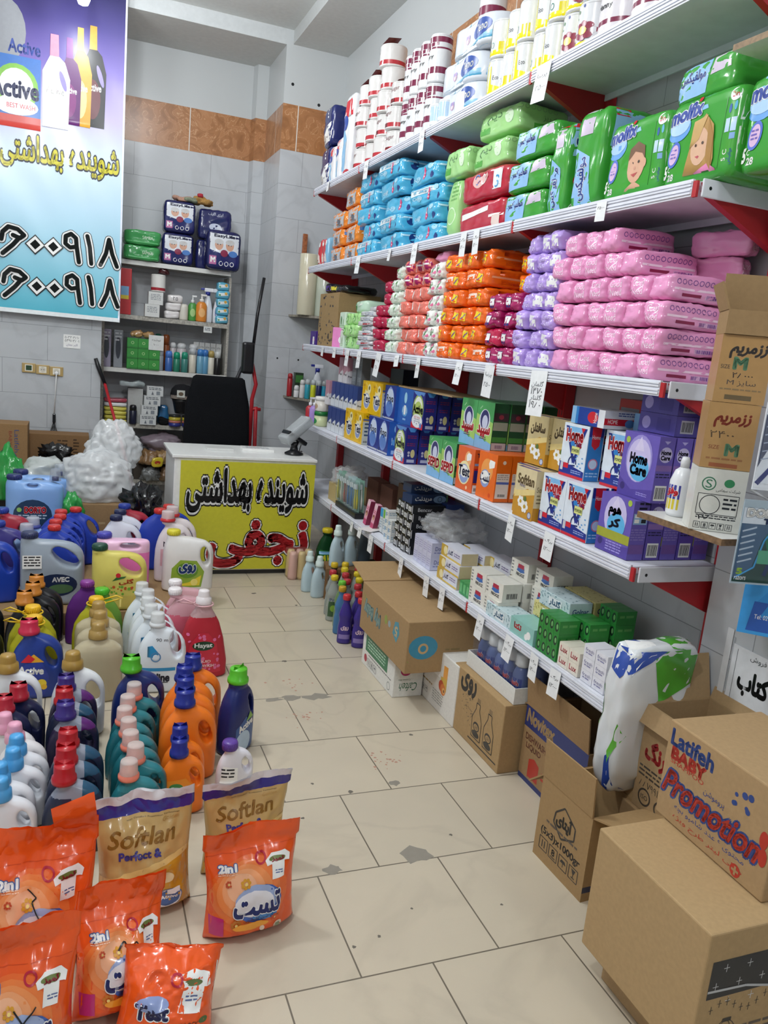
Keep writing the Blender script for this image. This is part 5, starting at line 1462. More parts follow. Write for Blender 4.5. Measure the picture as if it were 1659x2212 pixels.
gb2.put((1.85, 2.4, ZE + .13), 'yellow flowered soap box at the back, upper', 'flowered soap boxes', rz=WEST)
gb2.put((1.855, 2.4, ZE + .066), 'yellow flowered soap box at the back, lower', 'flowered soap boxes', rz=WEST)
# green soaps
gsm = carton(.032, .085, .05, '2f8a3c', D().disc(0, .025, .011, P('1d3a2a'), .018).disc(.002, .026, .006, P('6fae6a'), .01), D().lines(-.03, .015, .03, .035, 1, P('5fa85a')))
gk = Once(gsm.build('soap_bar', cat='soap'))
for r in range(3):
    for c in range(4): gk.put((1.65, 2.345 - c * .0335, ZE + r * .0505), 'green wrapped soap bar, front block, %s, %s' % (rowname(r, 3), colname(c, 4)), 'green soap bars', rz=WEST)
for r in range(3):
    for c in range(4): gk.put((1.745, 2.3 - c * .0335, ZE + r * .0505), 'green wrapped soap bar, second block, %s, %s' % (rowname(r, 3), colname(c, 4)), 'green soap bars', rz=WEST)
for r in range(4):
    for c in range(3): gk.put((1.84, 2.25 - c * .0335, ZE + r * .0505), 'green wrapped soap bar, block by the wall, %s, %s' % (rowname(r, 4), colname(c, 3)), 'green soap bars', rz=WEST)
# cream and white small soaps
lx = Once(carton(.06, .085, .042, 'e6dfd0', D().text('Lux', .0, .022, .04, .02, P('b93a4a'), bold=.02), D().lines(-.03, .01, .03, .03, 2, P('a9a098'))).build('soap_bar', cat='soap'))
for r in range(2):
    for c in range(2): lx.put((1.65, 2.185 - c * .062, ZE + r * .0425), 'cream soap bar at shelf front, %s, %s' % (['lower', 'upper'][r], ['left', 'right'][c]), 'cream soap bars', rz=WEST)
for i, (x, y, z) in enumerate(((1.74, 2.13, 0), (1.74, 2.065, 0), (1.74, 2.13, 1), (1.74, 2.065, 1))): lx.put((x, y, ZE + z * .0425), 'cream soap bar in the second line, %s, %s' % (['lower', 'upper'][z], ['left', 'right'][i % 2]), 'cream soap bars', rz=WEST)
lp_ = Once(carton(.05, .085, .055, 'b9a094', D().lines(-.02, .012, .02, .045, 3, P('8a6a70'))).build('soap_bar', cat='soap'))
for c in range(5): lp_.put((1.84, 2.135 - c * .052, ZE), 'brownish pink soap bar by the wall, %s' % colname(c, 5), 'brownish soap bars', rz=WEST)
st_ = Once(carton(.062, .08, .043, 'e4e4ec', D().text('fresh', 0, .027, .045, .012, P('5a5a8a')).lines(-.02, .008, .02, .018, 1, P('8a8ab0'))).build('soap_bar', cat='soap'))
for r in range(3):
    for c in range(2): st_.put((1.652, 2.05 - c * .065, ZE + r * .0435), 'white lettered soap bar at near shelf end, %s, %s' % (rowname(r, 3), ['left', 'right'][c]), 'white soap bars', rz=WEST)

# ------------------------------------------------------------------ price tags hanging on the shelf rails
def tagm(w, h, ls, seed):
    b = MB().box(-w / 2, w / 2, -.0012, 0, -h, 0, P('eceef0'))
    d_ = D()
    for k, t in enumerate(ls): d_.text(t, 0, -h * (.3 + .6 * k / max(1, len(ls))), w * .7, min(h * .15, w * .3), INK, bold=.0, shear=.2)
    return b.print(d_, '-y')
tg = [Once(tagm(.05, .06, ('۲۵۰۰۰',), 0).build('price_tag', cat='price tag')), Once(tagm(.06, .1, ('برگ', '۱۲۰۰۰'), 1).build('price_tag', cat='price tag')), Once(tagm(.095, .13, ('پرنیا', '۲۵۰۰'), 2).build('price_tag', cat='price tag')), Once(tagm(.1, .165, ('گلمان', '۱۴۷۰', 'گلنار', '۱۹۸۰'), 3).build('price_tag', cat='price tag'))]
LN = {'A': 'topmost', 'B': 'second', 'C': 'middle', 'D': 'fourth', 'E': 'lowest'}
TG = {'A': [(5.5, 0), (4.72, 1), (3.9, 1), (2.78, 2)], 'B': [(4.72, 1), (4.2, 0), (3.85, 1), (3.3, 1), (3.18, 1), (2.3, 0)],
      'C': [(5.33, 0), (5.06, 0), (4.78, 1), (4.56, 1), (4.22, 2), (3.95, 0), (3.66, 1), (3.2, 1), (2.92, 2), (2.54, 3)],
      'D': [(2.6, 1), (2.33, 1)], 'E': [(4.42, 0), (4.27, 0), (4.08, 1), (3.62, 1), (3.3, 1), (3.12, 1), (2.74, 1), (2.5, 1), (2.32, 1), (2.18, 1)]}
for lv, ls in TG.items():
    for i, (y, k) in enumerate(ls):
        tg[k].put((1.584, y, LV[lv] - .006), 'white handwritten price tag on the %s shelf rail, %s' % (LN[lv], colname(i, len(ls))), 'price tags', rot=(rnd.uniform(-.12, .0), rnd.uniform(-.1, .1), WEST + rnd.uniform(-.1, .1)))
# ================================================================== cartons on the floor along the shelves
def kraftbox(w, d, h, col='b08a58', fr=None, sd=None, tp=None, c=.004, nm=None, flaps=(), open_=False):
    """carton: w along its front, d deep; flaps: (edge, length, angle from horizontal outwards)"""
    m = K(col)
    body = MB()
    if open_:
        t = .006
        body.box(-w / 2, w / 2, -d / 2, -d / 2 + t, 0, h, m).box(-w / 2, w / 2, d / 2 - t, d / 2, 0, h, m)
        body.box(-w / 2, -w / 2 + t, -d / 2 + t, d / 2 - t, 0, h, m).box(w / 2 - t, w / 2, -d / 2 + t, d / 2 - t, 0, h, m).box(-w / 2 + t, w / 2 - t, -d / 2 + t, d / 2 - t, 0, t, m)
    else: body.box(-w / 2, w / 2, -d / 2, d / 2, 0, h, m, c=c)
    if fr: body.print(fr, '-y')
    if sd: body.print(sd, '+x')
    if tp: body.print(tp, '+z')
    out = [body]
    for e, l, a, art in flaps:
        f = MB()
        if e in '-y+y':
            sg = -1 if e == '-y' else 1
            M_ = Matrix.Translation((0, sg * d / 2, h)) @ Matrix.Rotation(sg * a, 4, 'X')
            f.box(-w / 2 + .002, w / 2 - .002, 0 if sg > 0 else -l, l if sg > 0 else 0, -.002, .003, m)
        else:
            sg = -1 if e == '-x' else 1
            M_ = Matrix.Translation((sg * w / 2, 0, h)) @ Matrix.Rotation(-sg * a, 4, 'Y')
            f.box(0 if sg > 0 else -l, l if sg > 0 else 0, -d / 2 + .002, d / 2 - .002, -.002, .003, m)
        if art: f.print(art[0], art[1])
        f.v = [tuple(M_ @ Vector(p)) for p in f.v]
        out.append(f)
    return out
def putbox(parts, name, loc, rz, label, cat='cardboard box'):
    t = thing(name, loc, label, cat, None, rz)
    parts[0].build('carton_body', t)
    for f in parts[1:]: f.build('flap', t)
    return t
def symbols(d_, x, z, s, n, m, dx=1.25):
    for k in range(n):
        u = x + k * s * dx
        d_.line([(u, z), (u + s, z), (u + s, z + s), (u, z + s), (u, z)], s * .07, m)
        if k % 4 == 0: d_.line([(u + s * .35, z + s * .2), (u + s * .35, z + s * .8)], s * .12, m).line([(u + s * .65, z + s * .2), (u + s * .65, z + s * .8)], s * .12, m)
        elif k % 4 == 1: d_.text('8', u + s * .5, z + s * .55, s * .35, s * .5, m, bold=.03).rect(u + s * .2, z + s * .12, u + s * .8, z + s * .2, m)
        elif k % 4 == 2: d_.poly([(u + s * .15, z + s * .5), (u + s * .3, z + s * .75), (u + s * .7, z + s * .75), (u + s * .85, z + s * .5)], m).line([(u + s * .5, z + s * .5), (u + s * .5, z + s * .2)], s * .07, m)
        else: d_.poly([(u + s * .25, z + s * .85), (u + s * .75, z + s * .85), (u + s * .58, z + s * .5), (u + s * .42, z + s * .5)], m).rect(u + s * .46, z + s * .25, u + s * .54, z + s * .5, m).rect(u + s * .3, z + s * .15, u + s * .7, z + s * .24, m)
    return d_
BRK = P('33302e')
# white carton with green panel
d1 = D().poly([(-.2, .04), (-.1, .16), (.16, .165), (.17, .06), (.13, .05)], WH)
d1 = D().rect(-.17, .085, .13, .165, P('2c7a54')).lines(-.14, .095, .1, .155, 4, P('bcdcc8')).disc(-.16, .045, .02, P('b03048')).lines(-.12, .065, .19, .075, 1, INK)
symbols(d1, -.13, .02, .035, 3, P('6a6e72')); d1.ring(.16, .035, .02, .003, P('4a5a54'))
s1 = D().disc(-.015, .13, .028, P('b02a62'), .025).text('40', -.015, .13, .024, .02, P('5a1030'), rot=PI).text('Packs', -.0, .172, .04, .01, INK, rot=PI).text('Cotton like', -.02, .085, .06, .008, P('5a7a6a'), rot=PI).text('Cafteh', .0, .05, .09, .04, P('2c6a4a'), rot=PI, shear=.2)
putbox(kraftbox(.43, .15, .185, 'dcdcd6', d1, s1), 'carton', (1.465, 3.345, 0), WEST, 'white carton with green panel on the floor under the big brown one')
# big brown nappy carton on it
d2 = D().poly([(-.3, .24), (-.3, .14), (-.24, .16), (-.2, .24)], P('93a04a')).poly([(.16, .0), (.3, .0), (.3, .12)], P('7d9a3a'))
d2.text('My Baby', -.14, .13, .22, .075, None, bold=None, edge=.09, em=P('3f7f8f'), rot=PI - .0).text('My Baby', -.14, .13, .22, .075, P('8fa9a0'), bold=.03, rot=PI)
d2.disc(.04, .16, .018, P('93a04a'), .022).disc(.085, .155, .016, P('8fa0a4')).poly([(.13, .13), (.15, .19), (.19, .2), (.21, .15), (.18, .1)], P('3f8fa4')).text('5', .17, .15, .03, .045, P('c9b48a'), rot=PI, bold=.04)
s2 = D().disc(-.13, .12, .07, P('3f8fae'), .055).disc(-.13, .115, .025, P('c9a878')).disc(-.13, .115, .015, P('3f8fae')).poly([(-.2, .0), (-.14, .0), (-.2, .06)], P('7d9a3a')).lines(-.02, .09, .06, .11, 1, P('8a7448'))
putbox(kraftbox(.6, .42, .24, 'ab8654', d2, s2, flaps=(('-x', .2, .22, None), ('+y', .18, .1, None))), 'carton', (1.575, 3.27, .188), WEST, 'big brown carton with upside down blue lettering on the white one')
# white carton with peach
d3 = D().poly([(-.2, .21), (.1, .235), (.1, .13), (-.2, .11)], P('e9a24a')).poly([(-.2, .14), (.1, .18), (.1, .12), (-.2, .1)], P('d8b04a')).poly([(-.08, .16), (.03, .16), (.03, .23), (-.02, .26), (-.08, .25)], WH)
d3.disc(.05, .13, .026, P('c8502a')).disc(.07, .12, .026, P('dc7a34')).disc(.078, .117, .014, P('e9b86a')).disc(.08, .116, .007, P('8a4a2a')).lines(-.17, .085, -.04, .1, 1, P('9a7a3a')).lines(-.03, .03, .08, .09, 5, P('9a9a94'))
symbols(d3, -.17, .04, .025, 3, P('6a6a66'))
s3 = D().poly([(-.15, .2), (-.02, .22), (-.02, .05), (-.06, .08), (-.15, .06)], P('e0902f')).disc(-.12, .07, .03, P('d8702a'))
t3 = D().line([(-.19, -.02), (.19, -.02)], .003, P('9a9a96'))
putbox(kraftbox(.385, .36, .28, 'd9d6ce', d3, s3, t3, flaps=()), 'carton', (1.725, 3.0, 0), WEST, 'white carton with orange band and peach picture on the floor')
# brown bottle carton
d4 = D().text('روی', -.08, .24, .13, .075, BRK, bold=.05)
for x in (.02, .12):
    hh = .0
    d4.line([(x - .035, .05), (x - .04, .13), (x - .015, .175), (x - .015, .2), (x + .015, .2), (x + .015, .175), (x + .04, .13), (x + .042, .05), (x - .035, .05)], .0035, BRK)
    for k in range(4): d4.line([(x - .012, .202 + k * .006), (x + .014, .202 + k * .006)], .002, BRK)
    d4.disc(x, .1, .026, BRK, .02).disc(x, .098, .02, K('b08a58'), .013).text('روی', x, .098, .026, .014, BRK).disc(x, .068, .03, BRK, .014)
d4.line([(-.04, .03), (.2, .03)], .006, BRK)
g_ = random.Random(3)
for k in range(60):
    u, v = g_.uniform(-.12, -.02), g_.uniform(.07, .2)
    if v > .07 + (-.02 - u) * .6: d4.disc(u, v, .0025, BRK, n=5)
s4 = D().text('SH', .06, .17, .03, .018, BRK, bold=.04).text('021', .055, .14, .035, .018, BRK, bold=.04).rect(.03, .04, .075, .1, BRK).disc(.055, .06, .012, K('b08a58'))
putbox(kraftbox(.435, .21, .285, 'b38d58', d4, s4), 'carton', (1.655, 2.635, 0), WEST, 'brown carton printed with two bottles, standing under the shrink tray')
# shrink wrapped tray of bottles
ty = thing('bottle_tray', (1.685, 2.62, .2875), 'white cardboard tray of shrink wrapped sprays on the two bottle carton', 'tray', None, WEST)
tm = K('d6d4ce')
tr0 = MB().box(-.2, .2, -.1, .1, 0, .005, tm).box(-.2, .2, -.1, -.096, .005, .065, tm).box(-.2, .2, .096, .1, .005, .065, tm).box(-.2, -.196, -.096, .096, .005, .065, tm).box(.196, .2, -.096, .096, .005, .065, tm)
tr0.build('tray_body', ty)
MB().box(-.192, .192, -.092, .092, .06, .2, mat('dfe6ec', 'clear', t=.8, a=.22), c=.02).build('shrink_film', ty)
wb_ = MB().lathe([(.03, 0), (.033, .01), (.033, .09), (.027, .11), (.02, .125)], L('5a6a9c'), n=18)
wb_.print(D().rect(-.03, .03, .03, .08, P('2f3f8a')).text('Atash', 0, .06, .045, .018, P('d8404a'), bold=.05, edge=.08, em=WH), '-y', .0008, .012)
wbt = thing('spray_bottle', (0, 0, 0), None, 'bottle')
wb_.build('body', wbt)
MB().lathe([(.022, .122), (.03, .13), (.028, .17), (.024, .176)], L('e2e6ea', rough=.2), n=16).build('cap', wbt)
wbo_ = Once(wbt)
for j in range(2):
    for i in range(5): wbo_.put((1.645 + j * .085, 2.775 - i * .073, .2935), 'blue bottle with white cap in the shrink tray, %s row, %s' % (['front', 'back'][j], colname(i, 5)), 'bottles in the shrink tray', rz=WEST)
# open blue band carton
NB = P('24326e')
d5 = D().rect(-.2, .215, .2, .3, NB).text('Novitex', -.095, .262, .18, .05, K('b08a58'), bold=.05, shear=.1).text('DISHWASHING', -.085, .18, .19, .026, P('6a3a30'), bold=.02).text('LIQUID', -.12, .145, .1, .026, P('6a3a30'), bold=.02).poly([(-.14, .03), (-.07, .03), (-.07, .1), (-.105, .115), (-.14, .1)], P('b0342a')).lines(-.05, .05, .04, .09, 2, P('b0342a')).rect(-.2, .0, .2, .02, NB)
d5.poly([(.1, .14), (.19, .14), (.19, .19), (.16, .21), (.155, .235), (.135, .235), (.13, .21), (.1, .19)], K('c09a64'))
putbox(kraftbox(.4, .25, .3, 'a07a4c', d5, None, None, open_=True, flaps=(('-y', .13, 1.45, None), ('-x', .12, -.4, None), ('+y', .12, 1.3, None))), 'carton', (1.76, 2.2, 0), WEST, 'open brown carton with navy band and latin lettering, flaps up')
# open small brown carton in front
d6 = D().line([(-.04, .2), (.0, .235), (.06, .2), (.06, .16), (.0, .13), (-.045, .165), (-.04, .2)], .006, BRK).text('آیتای', .005, .185, .075, .05, BRK, bold=.05).lines(-.08, .135, .08, .15, 1, P('5a5048')).text('(5x3)x1000gr', -.0, .105, .2, .03, BRK, bold=.03)
symbols(d6, -.1, .04, .042, 4, BRK)
s6 = D().rect(-.1, .03, -.06, .05, P('2a2f4a')).disc(-.01, .1, .04, P('22303a'), .05).disc(.02, .03, .04, P('9a2a2a'), .04)
putbox(kraftbox(.255, .2, .28, 'a98350', d6, s6, open_=True, flaps=(('-y', .13, 1.5, None), ('-x', .1, -.7, None), ('+y', .11, 1.2, None), ('+x', .1, .3, None))), 'carton', (1.535, 1.83, 0), WEST + .04, 'open brown carton with 1000gr print standing on the floor')
# small carton below the tall open one
d7 = D()
symbols(d7, -.12, .1, .05, 3, BRK)
putbox(kraftbox(.36, .25, .27, 'a98354', d7), 'carton', (1.745, 1.62, 0), WEST, 'closed brown carton under the tall open one')
d8 = D().rect(-.16, .27, .16, .31, P('2a3560')).rect(-.06, .255, .0, .31, K('a98455')).text('گلرنگ', -.07, .19, .13, .075, P('a62a2c'), bold=.06).lines(-.15, .1, .0, .14, 3, P('4a443c')).text('۸۸۷۹۹۱۸', -.09, .085, .1, .022, P('4a443c')).ring(-.11, .045, .028, .006, P('4a443c')).text('ISO', -.11, .045, .03, .014, P('4a443c')).ring(-.04, .04, .026, .006, P('4a443c'))
putbox(kraftbox(.32, .24, .33, 'ab8858', d8, None, open_=True, flaps=(('+y', .17, 1.25, None), ('-x', .14, 1.3, None), ('-y', .06, -1.2, None))), 'carton', (1.75, 1.605, .272), WEST, 'tall open brown carton with red persian lettering by the pier')
# nappies wrapped in clear film
ff = thing('tissue_bale', (0, 0, 0), 'white and blue wrapped bale of pads leaning at the lowest shelf end', 'bale')
MBF = soft(MB(), .105, .27, .48, F('dde1e4'), 540, .014, 7, n=14, freq=9)
MBF.print(D().poly([(-.05, .4), (.02, .38), (.05, .42), (.05, .47), (-.05, .47)], F('2f4fa8')).poly([(-.045, .25), (-.035, .2), (-.05, .42), (-.05, .3)], F('5fb43a')).poly([(.005, .01), (.045, .01), (.03, .14), (.015, .12)], F('2f4fa8')).poly([(.025, .1), (.05, .2), (.04, .24), (.02, .14)], F('5fb43a')), '-y', .0015, .03)
MBF.print(D().poly([(.0, .3), (.13, .36), (.13, .47), (-.05, .47)], F('4faa34')).poly([(-.13, .4), (.0, .47), (-.13, .47)], F('2f4fa8')), '+x', .0015, .03)
MBF.print(D().rect(-.05, -.13, .05, -.06, F('2f4fa8')).poly([(-.03, -.1), (.05, -.12), (.05, -.04), (.0, -.02)], WH).rect(-.05, .02, .05, .13, F('4faa34')), '+z', .002, .03)
o = MBF.build('bale_body', ff)
ff.location = (1.665, 1.825, .3)
ff.rotation_euler = (0, .03, WEST + .04)
# near right cartons
d9 = D()
putbox(kraftbox(.4, .3, .1, 'b08c5c'), 'carton', (1.47, 1.23, 0), WEST, 'lowest brown carton under the big plain one, right foreground')
s10 = D().poly([(-.16, .17), (.16, .17), (.16, .265), (-.16, .265)], P('26282e'))
for k in range(14):
    u, v = -.14 + .022 * k, .2 + .05 * math.sin(k * 2.1)
    s10.line([(u - .008, v), (u + .008, v)], .0015, P('cfd2d6')).line([(u, v - .01), (u, v + .01)], .0015, P('cfd2d6'))
    s10.line([(u - .006, .14 + .015 * math.sin(k)), (u + .006, .14 + .015 * math.sin(k))], .0015, BRK).line([(u, .13 + .015 * math.sin(k)), (u, .15 + .015 * math.sin(k))], .0015, BRK)
s10.line([(-.16, .19), (-.05, .185), (.1, .15), (.16, .14)], .006, P('b9bcc0')).ring(-.09, .06, .035, .002, BRK, .045).ring(-.09, .06, .02, .002, BRK, .045).rect(-.1, .1, -.075, .11, BRK).lines(-.04, .03, .1, .08, 3, P('5a5048'))
t10 = D().line([(.07, -.18), (.07, .2)], .003, BRK)
putbox(kraftbox(.39, .36, .335, 'b8935f', None, s10, t10, flaps=()), 'carton', (1.44, 1.262, .1015), WEST, 'big plain brown carton in the right foreground')
RP, BP = P('b8382e'), P('2f4a8a')
d11 = D().text('Latifeh', -.095, .225, .15, .042, BP, bold=.04).text('BABY', -.1, .185, .12, .03, RP, bold=.06).text('SHAMPOO', -.1, .163, .12, .012, RP, bold=.0)
d11.text('Promotion', -.005, .105, .32, .062, None, bold=None, edge=.1, em=BP, shear=.3).text('Promotion', -.005, .105, .32, .062, RP, bold=.03, shear=.3)
d11.text('پروموشن', .0, .145, .07, .02, BP).text('محتوی ۶ عدد شامپو بچه', .0, .052, .24, .018, BP).text('میلی لیتر طرح ویژه', .0, .026, .24, .018, RP).disc(.1, .022, .016, RP).rect(.089, .019, .111, .025, K('b08a58')).rect(.097, .011, .103, .033, K('b08a58'))
d11.disc(.16, .14, .012, RP, .022).disc(.165, .1, .012, RP, .022)
g_ = random.Random(4)
for k in range(9): d11.disc(.05 + .06 * g_.random(), .17 + .05 * g_.random(), .004 + .006 * g_.random(), BP, n=10)
putbox(kraftbox(.37, .3, .265, 'b48e5c', d11), 'carton', (1.605, 1.3, .438), WEST - .03, 'brown carton with red and blue shampoo lettering, topmost right')

# ================================================================== the pier at the right: wooden shelf, cartons, razors, notes
bo = MB().box(1.53, 1.88, 1.5, 1.83, 1.165, 1.183, P('dcdcd8'), sides={'-x': mat('7a5f44', 'wood'), '-y': mat('7a5f44', 'wood')})
bo.build('corner_shelf', label='white chipboard shelf with rough edge fixed to the right pier', cat='shelf')
AN = -PI / 2 + 1.0
def small(h, col, fr, w=.125): return carton(w, .1, h, col, fr)
b1 = D().ring(-.03, .125, .018, .003, P('3a7a5a')).text('S', -.03, .125, .016, .022, P('3a7a5a')).disc(.02, .13, .013, P('3a8a5a'), .011).text('شرکت سهامی', .02, .11, .06, .01, INK).ring(-.02, .07, .026, .002, INK).line([(-.052, .098), (.05, .098), (.05, .045), (-.052, .045), (-.052, .098)], .0015, INK).lines(.012, .055, .046, .09, 3, INK).lines(-.05, .03, .05, .042, 2, INK).text('۱۷۰۰', -.02, .035, .05, .012, INK)
symbols(b1, -.052, .006, .016, 5, INK)
small(.165, 'd6d6ce', b1).build('glove_box', loc=(1.6, 1.62, 1.184), rz=AN, label='white glove box with black diagram, bottom of the stack by the pier', cat='box', group='stack of glove boxes')
b2 = D().text('ززمریم', .0, .125, .085, .035, P('8a3a2a'), bold=.05, shear=.2).text('۲۴۰۰', -.02, .088, .06, .018, P('5a4a38')).text('SIZE', -.035, .055, .026, .01, P('8a4a34')).text('M', .01, .05, .03, .028, P('5f8a6a'), bold=.06).lines(-.05, .018, .04, .028, 1, P('9a6a44')).rect(-.04, .004, .03, .014, P('9a5a3a'))
small(.17, 'b08a58', b2).build('glove_box', loc=(1.605, 1.625, 1.35), rz=AN, label='kraft glove box with red lettering, middle of the stack by the pier', cat='box', group='stack of glove boxes')
b3 = D().text('ززمریم', .005, .13, .085, .035, P('4a4440'), bold=.05, shear=.2).text('M', -.01, .1, .03, .028, P('5f8a6a'), bold=.06).text('SIZE', -.045, .09, .022, .01, P('4a4440')).text('۲۸۰۰۰', .0, .07, .05, .014, INK).text('سایز M', .0, .05, .07, .016, P('5a5048')).lines(-.05, .028, .05, .036, 1, P('8a7454')).rect(-.035, .008, .03, .02, P('6a5a40'))
small(.17, 'b08a58', b3).build('glove_box', loc=(1.61, 1.625, 1.521), rz=AN, label='kraft glove box with dark lettering, third up by the pier', cat='box', group='stack of glove boxes')
ob_ = kraftbox(.13, .12, .06, 'a17c4c', None, None, open_=True, flaps=(('+y', .1, 1.5, None), ('-x', .07, 1.2, None)))
putbox(ob_, 'glove_box', (1.615, 1.625, 1.692), AN, 'open kraft box with raised flaps on top of the glove boxes', 'box')
# spray bottle behind
sb = thing('cleaner_bottle', (1.62, 1.77, 1.184), 'white and yellow cleaner bottle behind the white glove box', 'bottle', None, WEST)
x = MB().lathe([(.03, 0), (.034, .01), (.034, .1), (.024, .13), (.012, .14)], L('e4e6ea'), n=18)
x.print(D().rect(-.034, .02, .034, .05, P('d8c43a')).rect(-.034, .05, .034, .09, P('3a3f9a')).text('وفق', 0, .07, .04, .024, RED, bold=.06, edge=.1, em=WH), '-y', .0008, .012)
x.build('body', sb)
MB().lathe([(.013, .138), (.013, .16), (.009, .17)], L('e4e6ea'), n=12).build('cap', sb)
# razors hanging from hooks on the pier
def hangpack(name, w, h, base, art, loc, rz, label, th=.02, tilt=0):
    t = thing(name, loc, label, 'razor pack', None, rz)
    mb = MB().box(-w / 2, w / 2, 0, .004, -h, 0, base)
    if art: mb.print(art, '-y')
    mb.build('card', t)
    return t
a1 = D().poly([(-.06, -.21), (.06, -.21), (.06, .0), (-.06, .0)], P('dfe4ec')).line([(.05, -.07), (-.02, -.15), (-.055, -.2)], .012, P('2a3270')).rect(.02, -.07, .06, -.055, P('2a3270')).disc(.035, -.135, .012, P('4a9ad8')).text('DORCO', .0, -.022, .09, .022, WH, bold=.06, edge=.12, em=P('3f5a9a')).text('TD705', .01, -.045, .06, .014, P('3f5a9a')).rect(-.005, -.19, .012, -.175, P('2a3f8a')).lines(.018, -.19, .05, -.178, 2, P('8a94ac'))
a1.poly([(-.06, -.16), (-.02, -.06), (.0, -.04), (-.06, -.03)], P('4a5068'))
for k in range(5): a1.line([(-.055, -.06 - k * .02), (-.02, -.05 - k * .02)], .003, P('9aa4bc'))
t = hangpack('razor_pack', .125, .215, P('dfe4ec'), a1, (1.615, 1.44, 1.535), -.35, 'clear and white razor pack hanging by the kraft glove boxes', tilt=.1)
MB().box(-.06, .06, -.02, -.0005, -.2, -.01, mat('e9eef4', 'clear', t=.8, a=.2), c=.008).build('blister', t)
MB().tube([(0, .004, -.0), (0, .1, .012), (.1, .2, .012)], .003, mat('9a9ca0', 'metal'), n=6).build('hook', t)
a2 = D().rect(-.065, -.06, .065, -.02, P('c9d2dc')).poly([(-.065, -.06), (.065, -.06), (.065, -.21), (-.065, -.21)], P('123a34')).poly([(-.01, -.06), (.065, -.06), (.065, -.2), (.02, -.15)], P('1d6a4a')).poly([(-.065, -.2), (-.02, -.17), (-.005, -.1), (.02, -.06), (-.065, -.06)], P('3f5a78')).line([(-.06, -.2), (-.015, -.17), (.0, -.1), (.025, -.06)], .004, P('3f9ad8'))
a2.text('DORCO', .0, -.032, .11, .02, WH, bold=.08, edge=.12, em=P('5a6a7a')).text('TG-II', .02, -.052, .06, .013, P('1d2f5a'), bold=.06).line([(.03, -.09), (.03, -.125), (.015, -.19)], .01, P('1d2f5a')).poly([(.01, -.08), (.05, -.085), (.05, -.1), (.012, -.098)], P('2a5aa0')).text('5', -.05, -.182, .012, .014, P('9ac43a'), bold=.06).text('razors', -.045, -.2, .03, .009, WH)
a2.rect(-.01, -.16, .05, -.125, P('4f9a7a'))
for k in range(6): a2.line([(-.06, -.08 - k * .016), (-.025, -.068 - k * .016)], .004, P('a9b8c8'))
t = hangpack('razor_pack', .135, .215, P('9fb0bc'), a2, (1.605, 1.44, 1.295), -.3, 'green and black razor pack hanging below the white one')
MB().box(-.062, .062, -.022, -.0005, -.2, -.06, mat('dfe8f0', 'clear', t=.85, a=.16), c=.008).build('blister', t)
MB().tube([(0, .004, -.0), (0, .1, .01), (.1, .2, .01)], .003, mat('9a9ca0', 'metal'), n=6).build('hook', t)
a3 = D().poly([(-.06, -.2), (.08, -.2), (.08, .0), (-.02, .0)], P('2f8fd8')).poly([(-.06, -.2), (.08, -.2), (.08, -.12), (-.05, -.12)], P('2a5ab0')).rect(-.01, -.09, .03, -.05, P('1d4a8a')).rect(-.005, -.135, .03, -.11, P('1d4a8a')).text('Tel: 021-66917466', .0, -.16, .09, .012, WH)
t = MB().box(-.08, .08, 0, .003, -.21, 0, P('3a9ae0'), c=.001)
t.print(a3, '-y')
t.build('blade_card', loc=(1.7, 1.45, 1.14), rz=-.75, label='bright blue hanging card at the right photo edge', cat='card')
t = MB().box(-.06, .06, -.012, .004, 0, .03, mat('cfd8de', 'clear', t=.6, a=.5), c=.004)
t.build('blade_pack', loc=(1.7, 1.45, 1.143), rz=-.75, label='clear packet on the upper edge of the blue card', cat='packet')
# notice on the pier
ns = MB().box(-.22, .22, -.0015, 0, -.3, 0, P('e4e6ea'))
dn = D().line([(-.2, -.29), (-.2, -.01)], .0015, P('4a4a50')).text('کتاب', -.125, -.1, .11, .075, BK, bold=.06).text('دفتر', .06, -.14, .12, .1, BK, bold=.06).text('فروش', -.12, -.02, .06, .02, INK)
ns.print(dn, '-y')
ns.build('paper_notice', loc=(1.879, 1.5, .8), rz=WEST, label='white notice with black persian word taped to the pier', cat='notice')
tp = MB().box(-.012, .012, -.001, 0, -.32, 0, mat('d9dadc', 'paper'))
tp.box(.016, .022, -.0012, 0, -.32, -.02, mat('cfd2d6', 'clear', t=.5, a=.5))
tp.build('tape_strip', loc=(1.8785, 1.74, .84), rz=WEST, label='crinkled tape strip at the left edge of the notice', cat='tape')
